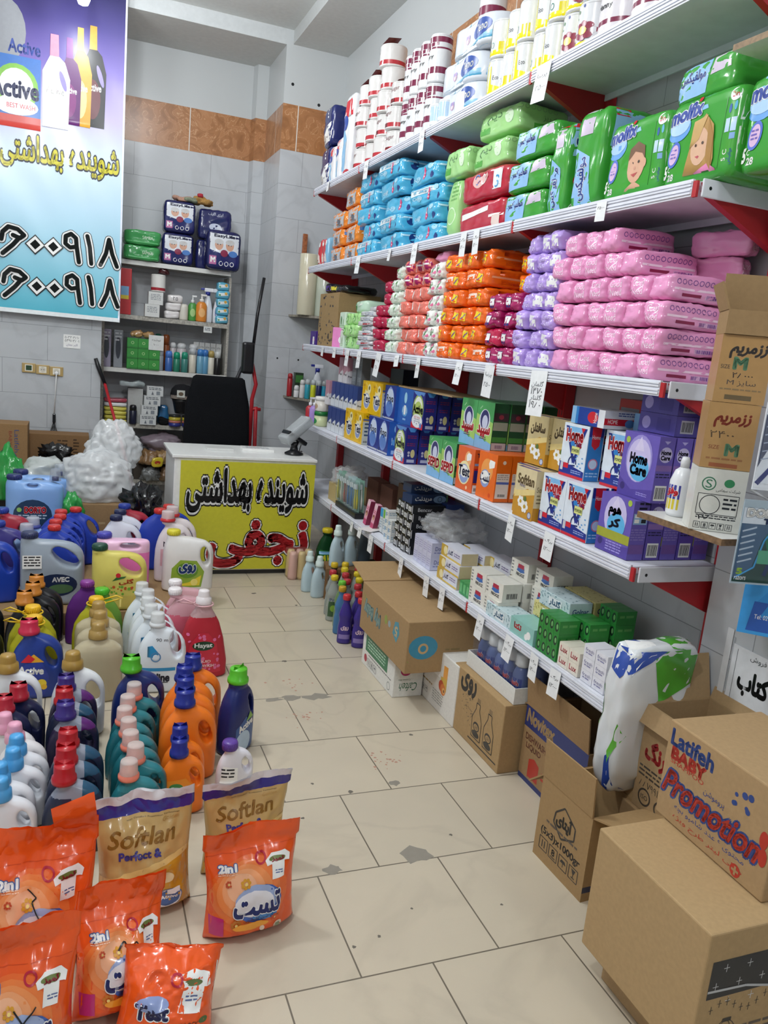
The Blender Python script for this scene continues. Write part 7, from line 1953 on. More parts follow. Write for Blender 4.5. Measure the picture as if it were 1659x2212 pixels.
def testart(w, h, latin=False, hand=None):
    s = w / .26
    g = h / .36
    d_ = D()
    PE, PL = F('f3a070', scale=16), F('f6c4a6', scale=16)
    for k, c_ in enumerate(('ef6c2e', 'f0803f', 'f19254', 'f3a470', 'f4b68e')): d_.disc((-.02 - .005 * k) * s, (.15 + .008 * k) * g, (.112 - .018 * k) * s, F(c_, scale=16), (.12 - .019 * k) * g, n=28)
    d_.disc(.005 * s, .125 * g, .066 * s, F('3f62b0', scale=16), .06 * g).disc(-.002 * s, .135 * g, .06 * s, F('9fb0d8', scale=16), .052 * g).disc(-.008 * s, .128 * g, .055 * s, F('e6e4ea', scale=16), .042 * g)
    d_.disc(.02 * s, .085 * g, .035 * s, F('3f82c4', scale=16), .016 * g)
    d_.text('تست', .0, .122 * g, .13 * s, .062 * g, P('202a66'), bold=.035, edge=.07, em=WH)
    d_.text('پودر ماشین لباسشویی', .01 * s, .078 * g, .1 * s, .014 * g, P('5a2a1a'))
    d_.poly([(.03 * s, .245 * g), (.05 * s, .262 * g), (.09 * s, .265 * g), (.105 * s, .25 * g), (.1 * s, .232 * g), (.085 * s, .236 * g), (.08 * s, .19 * g), (.045 * s, .188 * g), (.048 * s, .232 * g), (.034 * s, .23 * g)], WH)
    d_.disc(.065 * s, .246 * g, .024 * s, P('6a7a3a'), .008 * g).text('تمیز', .066 * s, .244 * g, .034 * s, .012 * g, P('8a1f2a'), bold=.06).lines(.056 * s, .2 * g, .08 * s, .214 * g, 2, P('5a6a9a'))
    d_.ring(.018 * s, .258 * g, .016 * s, .005 * s, P('b81f3a'))
    d_.text('2in1', -.075 * s, .245 * g, .045 * s, .02 * g, WH, bold=.06, edge=.14, em=P('3f5f9a')).lines(-.1 * s, .222 * g, -.05 * s, .233 * g, 2, P('f3cdb4'))
    for x, z, r, c in ((-.03, .195, .014, 'd89a2a'), (-.075, .2, .009, 'c8502a'), (-.06, .07, .014, 'c87a2a'), (.045, .075, .008, 'c8502a')):
        for k in range(7): d_.disc((x + r * .75 * math.cos(k * .9)) * s, (z + r * .75 * math.sin(k * .9)) * g, r * .34 * s, P(c), n=7)
        d_.disc(x * s, z * g, r * .3 * s, P('f0d27a'), n=8)
    d_.disc(-.02 * s, .06 * g, .05 * s, F('f0a030', scale=16), .012 * g).rect(-.12 * s, .03 * g, -.09 * s, .09 * g, F('c2327a', scale=16))
    d_.disc(.06 * s, .032 * g, .013 * s, P('f3d9c4')).rect(.053 * s, .026 * g, .066 * s, .04 * g, P('8f9a7a')).disc(.015 * s, .035 * g, .007 * s, P('f6e0cc'))
    d_.rect(-.13 * s, h * .79, .13 * s, h * .795, F('d84a12', scale=16))
    if hand: d_.line([(p * s, q * g) for p, q in hand], .003, BK)
    return d_
def bagthing(mb, art, loc, rot, label, grp):
    mb.print(art, '-y', .001, .009)
    o = mb.build('powder_bag', loc=loc, label=label, cat='washing powder bag', group=grp)
    o.rotation_euler = rot
    return o
bagthing(pouch(.255, .29, .12, POR, 1, .0, .010), testart(.255, .29), (.465, 1.85, .002), (-.08, 0, .12), 'orange powder bag standing upright at the right front', 'orange powder bags')
tl_ = bagthing(pouch(.26, .345, .14, POR, 5, -.02, .015), testart(.25, .33, hand=[(-.03, .23), (-.01, .21), (-.02, .2), (.0, .15)]), (-.06, 1.87, .002), (-.1, 0, .05), 'orange powder bag with torn flap at the back left', 'orange powder bags')
flp = MB()
gv, gf = [], []
for i in range(9):
    for j in range(9):
        u, w_ = i / 8, j / 8
        gv.append((-.035 + .1 * u - .012 * w_, -.01 - .03 * math.sin(w_ * 2.2) - .008 * noise.noise(Vector((u * 4, w_ * 4, 2))), .1 * w_ - .03 * (1 - u) * w_))
for i in range(8):
    for j in range(8): gf.append((i * 9 + j, i * 9 + 9 + j, i * 9 + 10 + j, i * 9 + j + 1))
flp.add(gv, gf, POR, True).add([(x, y + .003, z) for x, y, z in gv], [tuple(reversed(q)) for q in gf], POR, True)
fo_ = flp.build('torn_flap', tl_)
fo_.location = (.07, .02, .32)
bagthing(pouch(.21, .29, .12, POR, 9, .03, .013), testart(.21, .27, hand=[(-.03, .2), (-.01, .22), (.0, .195), (.02, .215), (.03, .2)]), (.115, 1.66, .002), (-.3, .12, .3), 'small orange powder bag leaning back in the middle', 'orange powder bags')
bagthing(pouch(.22, .32, .13, POR, 12, .0, .012), testart(.22, .3, hand=[(-.02, .2), (.0, .17), (.03, .2)]), (-.09, 1.56, .002), (-.12, .03, .1), 'orange powder bag at the lower left photo corner', 'orange powder bags')
lyd = D().text('Test', -.035, .06, .07, .028, TXTN, bold=.06, edge=.12, em=WH).disc(-.035, .075, .035, F('8fa0d0', scale=16), .016)
lyd.poly([(.02, .06), (.03, .11), (.02, .13), (.05, .14), (.085, .13), (.09, .105), (.075, .105), (.07, .055)], WH).disc(.05, .115, .02, P('6a7a4a'), .007).lines(.035, .075, .062, .09, 2, P('5a6a9a')).ring(.012, .12, .014, .005, P('b81f3a')).text('2 LOCK', .05, .035, .04, .012, P('4a2a1a')).disc(.08, .04, .01, P('4a6a3a'), .006)
lyd.rect(.1, .06, .12, .15, P('e4d9d2')).rect(.1, .09, .12, .11, P('4a4a8a'))
ly = pouch(.215, .18, .14, POR, 15, .0, .014, topv=.97)
bagthing(ly, lyd, (.21, 1.555, .01), (-.45, .1, -.15), 'orange powder bag slumped on its side at the very front', 'orange powder bags')
SFT = F('c2a468', scale=16)
def softart(w, h):
    d_ = D().poly([(-w * .5, .0), (w * .5, .0), (w * .5, h * .5), (w * .1, h * .42), (-w * .5, h * .3)], F('cf9b2f', scale=16))
    d_.poly([(-w * .5, h * .3), (w * .1, h * .42), (w * .5, h * .5), (w * .5, h * .54), (-w * .5, h * .36)], F('e0c27a', scale=16))
    d_.text('Softlan', -.01, h * .67, w * .68, h * .13, P('8a6526'), bold=.022, shear=.25).text('Golden', w * .26, h * .77, w * .18, h * .03, P('b98f4a'), bold=.0, shear=.3).text('Perfect &', -.02, h * .54, w * .42, h * .06, P('3a3a8a'), bold=.04)
    d_.disc(w * .15, h * .32, w * .12, F('e9d9a9', scale=16), h * .05).disc(w * .22, h * .14, w * .15, P('4f6fa8'), h * .08).ring(w * .22, h * .14, w * .14, .004, WH, h * .074).text('Active', w * .22, h * .15, w * .18, h * .026, WH, bold=.04).text('with Comfort Protection Technology', .02, h * .8, w * .56, h * .014, P('5a4a30'))
    return d_.rect(w * .2, h * .17, w * .34, h * .215, WH)
NVB, WHB = F('352f8a', scale=16), F('e2e0e4', scale=16)
bn_ = ((.83, .93, NVB), (.93, 1.01, WHB))
bagthing(pouch(.255, .335, .12, SFT, 21, .0, .014, bands=bn_), softart(.255, .335), (.2, 1.99, .002), (-.1, 0, .1), 'gold powder bag with violet and white top, left one', 'gold powder bags')
bagthing(pouch(.265, .29, .1, SFT, 25, .02, .01, bands=bn_), softart(.26, .29), (.5, 2.12, .002), (.0, 0, .2), 'gold powder bag with violet and white top behind the right orange bag', 'gold powder bags')

# ------------------------------------------------------------------ floor goods right of the counter
MB().box(-.1, .1, -.09, .09, 0, .2, K('8a6238'), c=.003).print(D().line([(-.06, .03), (.06, .03), (.06, .17), (-.06, .17), (-.06, .03)], .006, P('5a3a20')), '-y').build('carton', loc=(1.6, 4.62, 0), rz=-.2, label='small brown carton with dark printed border behind pale blue bottles', cat='cardboard box')
pb_ = jug(.095, .06, .215, -.0, .018, L('b9cfd8'), ('dome', 'd0e0dc'), name='softener_bottle')
for i, (x, y, z) in enumerate(((1.425, 4.72, 0), (1.455, 4.6, 0), (1.56, 4.6, .2005), (1.66, 4.62, .2005))):
    pb_.put((x, y, z), 'pale blue bottle with handle, %s' % ['on the floor, back one', 'on the floor, front one', 'on the small carton, left', 'on the small carton, right'][i], 'pale blue bottles', rz=.1 * i)
dpb = jug(.095, .06, .215, -.0, .018, L('6a7a88'), ('dome', '7d8a88'), name='softener_bottle')  # darker copy of the pale bottle: shade is put into body and cap colours
dpb.put((1.78, 4.7, .2005), 'pale blue bottle, shade put into its colour, right of the pale ones', None)
MB().box(-.09, .09, -.1, .1, 0, .2, K('4a3a2a'), c=.003).build('carton', loc=(1.79, 4.66, 0), label='dark carton in the shade under the darkened bottle', cat='cardboard box')
al_ = jug(.15, .1, .335, 0, .025, mat('1c4a2a', 'liquid', t=.25), ('flat', 'd8c22a'), hole=None, prof=pet, art=D().poly([(-.06, .05), (.06, .05), (.065, .2), (-.055, .21)], P('2f7a3a')).rect(-.06, .18, .06, .2, P('7fb4d8')).text('AVE', .0, .155, .09, .035, P('e6dc3a'), bold=.05, shear=.3).rect(-.055, .11, .055, .125, RED), name='dish_soap_bottle')
al_.put((1.62, 5.0, 0), 'big dark green dish soap bottle with yellow cap by the counter', None)
gp_ = thing('cup_pack', (1.44, 5.02, 0), 'clear film pack of pink and yellow bottles by the counter foot', 'pack')
for i in range(2):
    for j in range(3): MB().lathe([(.03, 0), (.032, .02), (.028, .17), (.02, .19)], L('d8c08a' if (i + j) % 2 else 'dcb0a4'), n=14, cx=-.05 + j * .06, cy=-.03 + i * .06).build('bottle', gp_)
MB().box(-.085, .105, -.065, .065, 0, .2, mat('e9e6dc', 'clear', t=.8, a=.25), c=.01).build('film_wrap', gp_)
dsb = [(0, -.42, .42, .42), (.012, -.5, .5, .5), (.35, -.5, .5, .5), (.5, -.42, .42, .45), (.62, -.5, .5, .48), (.78, -.34, .34, .34), (.9, -.2, .2, .24)]
def ds(col, cap, art=None, t=None):
    return jug(.075, .065, .255, 0, .015, mat(col, 'liquid', t=t) if t else L(col), ('flat', cap), hole=None, prof=dsb, art=art, voxel=.005, name='dish_soap_bottle')
gray = ds('9aa09a', 'd8c02a', D().rect(-.035, .03, .035, .12, P('3a5a3a')).disc(.005, .08, .02, P('7fa83a')).text('Pril', .0, .13, .04, .02, P('2a3f6a')))
grayr = ds('8f9694', 'b8323a', D().rect(-.035, .03, .035, .1, P('8a9a8a')))
prp = ds('3d2f86', 'c8343a', D().text('روی', .0, .09, .04, .022, P('e6c9d8'), bold=.05).rect(-.03, .03, .03, .055, P('8a7ab8')))
blb = ds('5f8fc0', 'c8a02a', None, .35)
brn = ds('3a2a1c', 'd8b82a', None)
grn_ = ds('6a8a5a', '6fc23a', None)
for i, (x, y) in enumerate([(1.42, 4.18), (1.5, 4.22), (1.58, 4.24), (1.44, 4.28), (1.53, 4.33), (1.62, 4.34)]):
    (gray if i % 2 == 0 else grayr).put((x, y, 0), 'grey dish soap bottle with %s cap, %s group, %s' % (['yellow', 'red'][i % 2], ['front', 'back'][i // 3], colname(i % 3, 3)), 'grey dish soap bottles', rz=-.3)
for i, (x, y) in enumerate([(1.38, 3.83), (1.44, 3.76), (1.46, 3.87)]):
    prp.put((x, y, 0), 'deep purple dish soap bottle with red cap beside the brown carton, %s' % ['left', 'front', 'back'][i], 'purple dish soap bottles', rz=-.3)
blb.put((1.4, 3.97, 0), 'clear blue dish soap bottle left of the purple ones', None, rz=-.3)
grn_.put((1.43, 4.07, 0), 'green dish soap bottle with green cap between grey and blue ones', None, rz=-.3)
grayr.put((1.5, 4.0, 0), 'grey dish soap bottle with red cap behind the blue one', 'grey dish soap bottles', rz=-.3)
for i, (x, y) in enumerate([(1.47, 4.1), (1.55, 4.12), (1.63, 4.15), (1.6, 4.03), (1.68, 4.24), (1.72, 4.1)]):
    (grayr if i % 2 == 0 else gray).put((x, y, 0), 'grey dish soap bottle with %s cap, near the purple ones, %s' % (['red', 'yellow'][i % 2], colname(i, 6)), 'grey dish soap bottles', rz=-.3)
for i, (x, y) in enumerate([(1.5, 4.44), (1.57, 4.44), (1.66, 4.42), (1.72, 4.35)]):
    brn.put((x, y, 0), 'dark brown bottle with yellow cap behind the grey ones, %s' % colname(i, 4), 'dark brown bottles')
# ================================================================== things in the open cabinet
YC = 6.96
# top of the cabinet
def pants(w, h, big):
    mb = soft(MB(), w, .16, h, F('1f2354'), 700 + big, .006, 8, n=12)
    d_ = D().poly([(-w * .42, h * .42), (w * .42, h * .42), (w * .42, h * .9), (-w * .42, h * .9)], F('dfe3ea')).poly([(-w * .45, h * .0), (w * .45, .0), (w * .45, h * .42), (w * .1, h * .36), (-w * .45, h * .5)], F('232a66'))
    for x in (-.16, .16):
        d_.disc(w * x, h * .62, w * .12, P('d4a48c'), h * .13).disc(w * x, h * .7, w * .13, P('c9c9c9'), h * .07)
        d_.disc(w * (x - .04), h * .63, w * .014, INK).disc(w * (x + .04), h * .63, w * .014, INK)
    d_.disc(.0, h * .42, w * .11, P('8a2a4a'), h * .09).disc(w * .26, h * .42, w * .13, P('4f7fc4'), h * .08).text('EasyLife', 0, h * .84, w * .6, h * .1, P('20243f'), bold=.04)
    d_.rect(-w * .42, h * .12, -w * .22, h * .34, P('b86a9a')).text('M', -w * .32, h * .24, w * .12, h * .12, WH, bold=.06)
    for k in range(3): d_.ring(-w * .08 + k * w * .16, h * .16, w * .06, w * .015, WH)
    return mb.print(d_, '-y', .001, .02)
ez = Once(pants(.25, .25, 0).build('adult_nappy_pack', cat='adult nappies'))
ez.put((.77, YC + .03, 2.087), 'navy and white adult nappy pack with couple picture, lower left on the cabinet', 'adult nappy packs on the cabinet')
ez.put((.775, YC + .03, 2.338), 'navy and white adult nappy pack with couple picture, upper left on the cabinet', 'adult nappy packs on the cabinet')
ez.put((1.125, YC - .05, 2.087), 'navy and white adult nappy pack with couple picture, right front on the cabinet', 'adult nappy packs on the cabinet', sc=(1.12, 1, 1.25), rot=(0, 0, .05))
nb2 = soft(MB(), .27, .16, .24, F('23285e'), 720, .008, 8, n=12)
nb2.print(D().text('ایزی لایف', .0, .2, .12, .03, P('cfd3e6'), bold=.03).disc(.0, .1, .05, P('c9d0e4'), .03).disc(.03, .08, .03, P('dfe3f0'), .03), '-y', .001, .02)
nbo = Once(nb2.build('adult_nappy_pack', cat='adult nappies'))
nbo.put((1.06, YC + .12, 2.087), 'plain navy pack hidden low behind the right couple picture pack', 'plain navy packs')
nbo.put((1.07, YC + .1, 2.33), 'plain navy pack turned away, upper right on the cabinet', 'plain navy packs')
for i in range(2):
    gp3 = soft(MB(), .28, .2, .115, F('3f9a54', scale=40), 730 + i, .008, 7, n=12)
    gp3.print(D().text('SAMBA', .04, .06, .08, .024, P('d9e8d4')).rect(-.12, .02, .12, .028, P('57b46a')), '-y', .001, .02)
    gp3.build('tissue_pack', loc=(.49, YC + .02, 2.087 + i * .117), label='green film wrapped tissue pack left on the cabinet, %s' % ['lower', 'upper'][i], cat='tissue pack', group='green tissue packs')
for i, (x, c, l) in enumerate(((.8, 'b08a78', 'pinkish brown'), (.88, '8a927c', 'greenish grey'), (.97, 'b08850', 'mustard'))):
    soft(MB(), .16, .12, .05, mat(c, 'cloth'), 740 + i, .03, 3).build('glove', loc=(x, YC + .03, 2.59 if i < 2 else 2.588), rz=.3 * i, label=l + ' crumpled glove lying on top of the navy packs', cat='glove', group='gloves on the packs')
soft(MB(), .05, .06, .04, mat('b03a44', 'cloth'), 745, .015, 3).build('cloth_rag', loc=(.93, YC - .03, 2.63), label='small red rag lying on the gloves', cat='rag')
# second shelf
rdc = MB().box(-.05, .05, -.05, .05, 0, .36, P('c02a30'), c=.003)
rdc.print(D().rect(-.03, .15, .03, .22, P('7fb0d8')).rect(-.03, .12, .03, .15, P('e0c83a')), '-y')
rdc.build('carton', loc=(.37, YC + .02, 1.656), label='tall red carton beside the banner edge in the cabinet', cat='box')
wbx = Once(carton(.115, .1, .1, 'd9dad8', D().lines(-.04, .03, .04, .08, 4, P('8a8f94')), None).build('soap_carton', cat='carton'))
wbx.put((.585, YC, 1.656), 'white carton, lower of the two under the white roll')
wbx.put((.61, YC, 1.757), 'white carton, upper of the two under the white roll')
rollm(.058, .14, [(.012, .035, F('a8303a'))], 'e6e4e0').build('toilet_roll', loc=(.63, YC, 1.858), label='white wrapped roll standing on two white cartons', cat='toilet roll')
soft(MB(), .08, .06, .05, F('4a1c22'), 750, .02, 3).build('torn_wrapper', loc=(.665, YC + .02, 1.999), label='dark red torn wrapper on top of the white roll', cat='wrapper')
for i in range(3):
    s_ = soft(MB(), .12, .1, .065, F('e2dedd'), 752 + i, .008, 5)
    if i == 2: s_.print(D().text('۲۵', 0, .035, .04, .03, INK), '-y', .001, .02)
    s_.build('soap_pack', loc=(.745 + .01 * i, YC, 1.656 + i * .065), label='white flow wrapped soap, %s of three' % ['bottom', 'middle', 'top'][i], cat='soap', group='flow wrapped soaps')
bx_ = MB().lathe([(.035, 0), (.038, .01), (.038, .1), (.034, .125), (.02, .13)], L('dcd8cc'), n=16).build('cream_jar', loc=(.84, YC, 1.656), label='cream white jar between soaps and green pump bottle', cat='jar')
def pump(col, capc, lab, h=.15, r=.038, ey=.75):
    t = thing('pump_bottle', (0, 0, 0), None, 'bottle')
    b = MB().lathe([(r * .9, 0), (r, .01), (r, h * .8), (r * .8, h * .92), (r * .4, h)], L(col), n=20, ey=ey)
    if lab: b.print(D().disc(0, h * .45, r * .6, P(lab), h * .22), '-y', .0008, .01)
    b.build('body', t)
    MB().lathe([(r * .42, h - .004), (r * .42, h + .02), (r * .15, h + .022), (r * .15, h + .05)], L(capc), n=12).box(-r * .2, r * .9, -r * .2, r * .2, h + .045, h + .06, L(capc), c=.002).build('pump', t)
    return Once(t)
pump('4f9a4a', 'e4e6e6', 'a9d08a', .15, .036).put((.915, YC + .02, 1.656), 'green pump bottle behind the orange one')
pump('e08a34', 'e8e4de', 'efb878', .165, .045).put((.985, YC - .01, 1.656), 'orange pump bottle in the cabinet')
def trigger(lc):
    t = thing('spray_bottle', (0, 0, 0), None, 'bottle')
    b = MB().lathe([(.038, 0), (.042, .01), (.042, .1), (.03, .17), (.016, .215), (.014, .23)], L('dfe3ea'), n=20, ey=.7)
    b.print(D().disc(0, .09, .026, P(lc), .055).disc(0, .085, .02, P('c9d4ea'), .04), '-y', .0008, .01)
    b.build('body', t)
    MB().lathe([(.018, .222), (.018, .25)], L('25308a'), n=14).build('collar', t)
    MB().box(-.045, .03, -.011, .011, .25, .282, L('e2e4ea'), c=.006).box(.03, .06, -.009, .009, .262, .28, L('25308a'), c=.003).box(.012, .02, -.006, .006, .2, .252, L('25308a')).build('trigger', t)
    return Once(t)
tb1, tb2 = trigger('a83a4a'), trigger('2f4a9a')
tb1.put((1.04, YC + .03, 1.656), 'white spray bottle with red label, left of the two sprays', rz=PI - .2)
tb2.put((1.125, YC + .01, 1.656), 'white spray bottle with blue label, right of the two sprays', rz=-.1)
for i in range(5):
    s_ = soft(MB(), .11, .1, .068, F('5fb0cc'), 760 + i, .008, 5)
    s_.print(D().poly([(-.04, .02), (.04, .03), (.03, .05), (-.04, .045)], P('e6eef0')).disc(.02, .045, .012, P('d8a84a')).disc(-.03, .03, .008, P('4a9a5a')), '-y', .001, .015)
    s_.build('sponge_pack', loc=(1.155 + .0, YC - .1 + .1, 1.656 + i * .068), label='blue flow pack at the right end of the cabinet, %s of five' % ORD[i], cat='pack', group='blue flow packs')
def ptag(x, z, w=.07, h=.05):
    t = MB().box(-w / 2, w / 2, -.0012, 0, -h, 0, P('d9dcda'))
    t.print(D().lines(-w * .35, -h * .75, w * .35, -h * .25, 2, P('5a5f66')), '-y')
    return t.build('price_tag', loc=(x, 6.918, z), cat='price tag')
ptag(1.04, 1.622)['label'] = 'small white tag hanging under the spray bottles in the cabinet'
ptag(.28, .765)['label'] = 'small white tag on the lower left cabinet shelf edge'
# third shelf
ZT = 1.2255
for i, (x, c) in enumerate(((.24, '9a93a8'), (.33, '8f949a'))):
    MB().box(-.035, .035, -.035, .035, 0, .3, P(c), c=.004).print(D().disc(0, .16, .02, P('3a3f4a'), .09).lines(-.025, .2, .025, .28, 3, P('c9ccd0')), '-y').build('hair_tool_box', loc=(x, YC, ZT), label='tall grey carton at the left end of the third cabinet shelf, %s' % ['left', 'right'][i], cat='box', group='tall grey cartons')
gbx = Once(carton(.085, .085, .082, '3a9440', D().ring(0, .045, .012, .004, P('b8d89a')).rect(-.042, .0, .042, .012, P('2c7a34'))).build('tea_box', cat='box'))
for r in range(3):
    for c in range(3):
        if (r, c) == (2, 2): continue
        gbx.put((.44 + c * .087, YC - .01, ZT + r * .083), 'small green box, %s, %s' % (rowname(r, 3), colname(c, 3)), 'small green boxes')
for i, x in enumerate((.47, .56)): soft(MB(), .1, .08, .06, F('b08a5e'), 770 + i, .02, 3).build('spice_bag', loc=(x, YC, ZT + .25), label='brown filled little bag on the green boxes, %s' % ['left', 'right'][i], cat='bag', group='brown little bags')
wt = MB().box(-.06, .06, -.0015, 0, -.06, .06, P('e0e2e0'))
wt.print(D().text('نوشته', 0, .02, .07, .02, INK).text('۱۰۰۰', 0, -.015, .04, .015, INK), '-y')
wt.build('paper_note', loc=(.625, 6.904, ZT + .225), rz=.05, label='white handwritten note in front of the green boxes', cat='note')
def can(r, h, col, cap, ch=.045):
    t = thing('spray_can', (0, 0, 0), None, 'spray can')
    MB().lathe([(r * .92, 0), (r, .006), (r, h - ch), (r * .9, h - ch + .004)], L(col, rough=.25), n=18).build('body', t)
    MB().lathe([(r * .95, h - ch), (r * .95, h - .02), (r * .75, h - .004), (r * .3, h)], L(cap), n=16).build('cap', t)
    return Once(t)
CN = [(.665, .028, .18, '8f979c', 'b9bfc4', 'grey'), (.735, .03, .17, '3f68b0', '4f7fd0', 'blue'), (.8, .028, .165, '2f7f66', '1f9a74', 'green, left'), (.865, .028, .17, '3f7f78', '2a9a7c', 'green, right'),
      (.93, .03, .21, 'd9d2c2', 'b9bdc0', 'cream with silver cap'), (.995, .03, .205, '6fa4c0', '3f7fc4', 'pale blue, left'), (1.035, .028, .205, '5f98bc', '3f78c0', 'pale blue, right'), (1.085, .028, .2, 'dad6c8', 'b09a5a', 'cream with gold cap'), (1.14, .028, .2, '1c1c1e', 'c9ccca', 'black with yellow foot')]
for x, r, h, c, k, l in CN: can(r, h, c, k, .06).put((x, YC - .01, ZT), 'spray can in the cabinet row, ' + l)
for x, c, l in ((.655, '1f5a4a', 'dark green'), (.72, '8a4a26', 'brown')): can(.03, .3, c, c, .09).put((x, YC + .1, ZT), 'tall %s bottle rising behind the spray cans' % l)
for i, x in enumerate((.78, .85, .95)): can(.04 if i else .025, .24, 'c9c2c4', 'd9dadb', .05).put((x, YC + .11, ZT), 'pale spray can in the second line, %s' % ['left', 'middle', 'right'][i], 'pale spray cans')
gcb = Once(carton(.055, .05, .2, 'c9cac8', D().text('EXTRA', 0, .17, .04, .012, INK).disc(0, .1, .018, P('3a3c40'), .012).line([(0, .03), (.01, .06)], .004, INK)).build('cosmetic_box', cat='box'))
for c in range(5): gcb.put((1.0 + c * .048 - .03, YC + .12, ZT + .0), 'light grey carton in the second line at right, %s' % colname(c, 5), 'light grey cartons', sc=(.8, 1, 1.3))
wxb = carton(.2, .1, .07, 'c9d4d2', D().lines(-.08, .01, .08, .06, 4, P('7f9aa0')).text('گل', 0, .035, .06, .03, P('2f3f4a'), bold=.05))
# fourth shelf
ZF = .7705
for i in range(6):
    soft(MB(), .18, .14, .034, F('d8cc5a' if i < 4 else ('e4e4e4' if i == 4 else 'b04a5a')), 780 + i, .006, 5).build('cloth_pack', loc=(.32, YC + .0, ZF + i * .034), label='%s folded cloth pack, %s of its pile' % (['yellow', 'yellow', 'yellow', 'yellow', 'white', 'red'][i], ORD[i]), cat='cloth pack', group='folded cloth packs')
soft(MB(), .2, .1, .05, mat('b4bec0', 'bag', a=.8), 790, .02, 4).build('plastic_bag', loc=(.45, YC + .03, ZF + .30), rz=.0, label='grey flat plastic pack leaning on top of the cartons', cat='plastic bag')
MB().box(-.1, .02, -.05, .05, 0, .29, P('b9bab8')).build('carton', loc=(.52, YC + .08, ZF), label='greyish carton at the back of the fourth cabinet shelf', cat='box')
wb3 = Once(carton(.13, .08, .08, 'd2d4d4', D().lines(-.05, .045, .05, .07, 2, P('4a5058')).poly([(-.03, .01), (-.02, .04), (-.01, .01)], P('6a7078')).rect(.01, .01, .04, .04, P('8a9098'))).build('carton', cat='box'))
for i, (x, z) in enumerate(((.58, 0), (.59, .081), (.61, .162), (.63, .243))): wb3.put((x, YC - .02, ZF + z), 'white printed carton, %s up in the crooked stack' % ORD[i], 'crooked carton stack')
hd = thing('cap_on_stand', (.855, YC - .02, ZF + .11), 'black and grey baseball cap on a dark head shaped stand', 'cap')
MB().lathe([(.055, 0), (.06, .02), (.075, .09), (.09, .13)], L('1b1b1d'), n=20).build('stand', hd)
MB().lathe([(.094, .12), (.098, .16), (.09, .2), (.06, .235), (.02, .245)], mat('232326', 'cloth'), n=24).build('crown', hd)
cf = MB()
v, f = [], []
for i in range(9):
    for j in range(6):
        a = -PI * .93 + i / 8 * PI * .62
        t_ = j / 5
        r = .0995 * math.cos(t_ * 1.05)
        v.append((r * math.cos(a), r * math.sin(a), .125 + .115 * math.sin(t_ * 1.3)))
for i in range(8):
    for j in range(5): f.append((i * 6 + j, i * 6 + 6 + j, i * 6 + 7 + j, i * 6 + j + 1))
cf.add(v, f, mat('8a8078', 'cloth'), True).build('front_panel', hd)
MB().box(-.055, .01, -.107, -.1, .14, .2, P('cfd0c8'), c=.002).print(D().disc(-.022, .17, .02, P('6a5a4a'), .016), '-y').build('patch', hd)
tin = lambda c, k: MB().lathe([(.048, 0), (.05, .004), (.05, .03)], L(c), n=20).lathe([(.051, .03), (.051, .045), (.045, .048)], L(k), n=20)
tn1, tn2 = Once(tin('2f3580', 'c87a6a').build('cream_tin', cat='tin')), Once(tin('b8a83a', '2a2a26').build('cream_tin', cat='tin'))
tn1.put((.8, YC - .04, ZF), 'blue and pink tin, lower left', 'stacked tins')
tn1.put((.91, YC - .04, ZF), 'blue and pink tin, lower middle', 'stacked tins')
tn2.put((.8, YC - .04, ZF + .049), 'yellow and black tin, upper left', 'stacked tins')
tn2.put((.91, YC - .04, ZF + .049), 'yellow and black tin, upper middle', 'stacked tins')
tn1.put((1.0, YC + .03, ZF + .1), 'blue and pink tin, right behind the cap stand', 'stacked tins')
MB().box(-.05, .05, -.04, .06, 0, .1, P('3a2a34')).build('carton', loc=(1.0, YC + .0, ZF), label='dark carton under the right hand tin', cat='box')
can(.03, .22, 'cfc6b0', 'e08a5a', .07).put((1.07, YC - .02, ZF), 'cream bottle with orange top left of the chair')
can(.032, .27, '27509a', '3f78c8', .06).put((1.11, YC + .06, ZF), 'blue bottle with light blue cap left of the chair')
can(.025, .1, '2a2a2e', 'b9bdc0', .03).put((1.1, YC - .04, ZF), 'small dark jar with silver lid left of the chair')
can(.03, .16, '23263a', '1a1b20', .05).put((.46, YC - .04, ZF), 'small dark navy bottle in front of the crooked cartons')
soft(MB(), .1, .07, .06, mat('1a1a1c', 'cloth'), 795, .02, 3).build('hair_brush', loc=(.72, 6.95, ZF), label='black fuzzy brush lying left of the tins', cat='brush')
soft(MB(), .09, .07, .16, F('2f6a9a'), 797, .015, 4).build('toy_pack', loc=(.71, YC + .06, ZF), label='blue and green glossy pack behind the black brush', cat='pack')
# lowest shelf and floor of the cabinet
ZG = .2955
bagball(.16, .1, .1, mat('8a7c86', 'film', .3), 31, .2).build('plastic_bag', loc=(.72, YC + .02, ZG + .24), label='dusky pink grey plastic bag under the fourth cabinet shelf', cat='plastic bag')
bagball(.12, .1, .08, mat('5f6468', 'film', .3), 32, .2).build('plastic_bag', loc=(.98, YC + .02, ZG + .22), label='dark grey plastic bag right of the pinkish one', cat='plastic bag')
MB().box(-.3, .34, -.06, .12, 0, .225, K('4a4038')).build('carton', loc=(.78, YC + .05, ZG), label='dark carton behind the brown bags in the cabinet', cat='cardboard box')
for i, (x, z, c) in enumerate(((.6, .14, '8a6a48'), (.73, .15, '9a7a50'), (.62, 0, '7a7c7c'), (.76, .0, '7a5f44'))):
    bagball(.08, .06, .075, mat(c, 'film', .3), 40 + i, .25).build('snack_bag', loc=(x, 6.915, ZG + z), label='%s small bag low in the cabinet, %s' % (['brown', 'tan', 'grey', 'dark brown'][i], ['upper left', 'upper right', 'lower left', 'lower right'][i]), cat='bag', group='small bags low in the cabinet')
ylp = soft(MB(), .1, .03, .08, F('d8c03a'), 799, .01, 4)
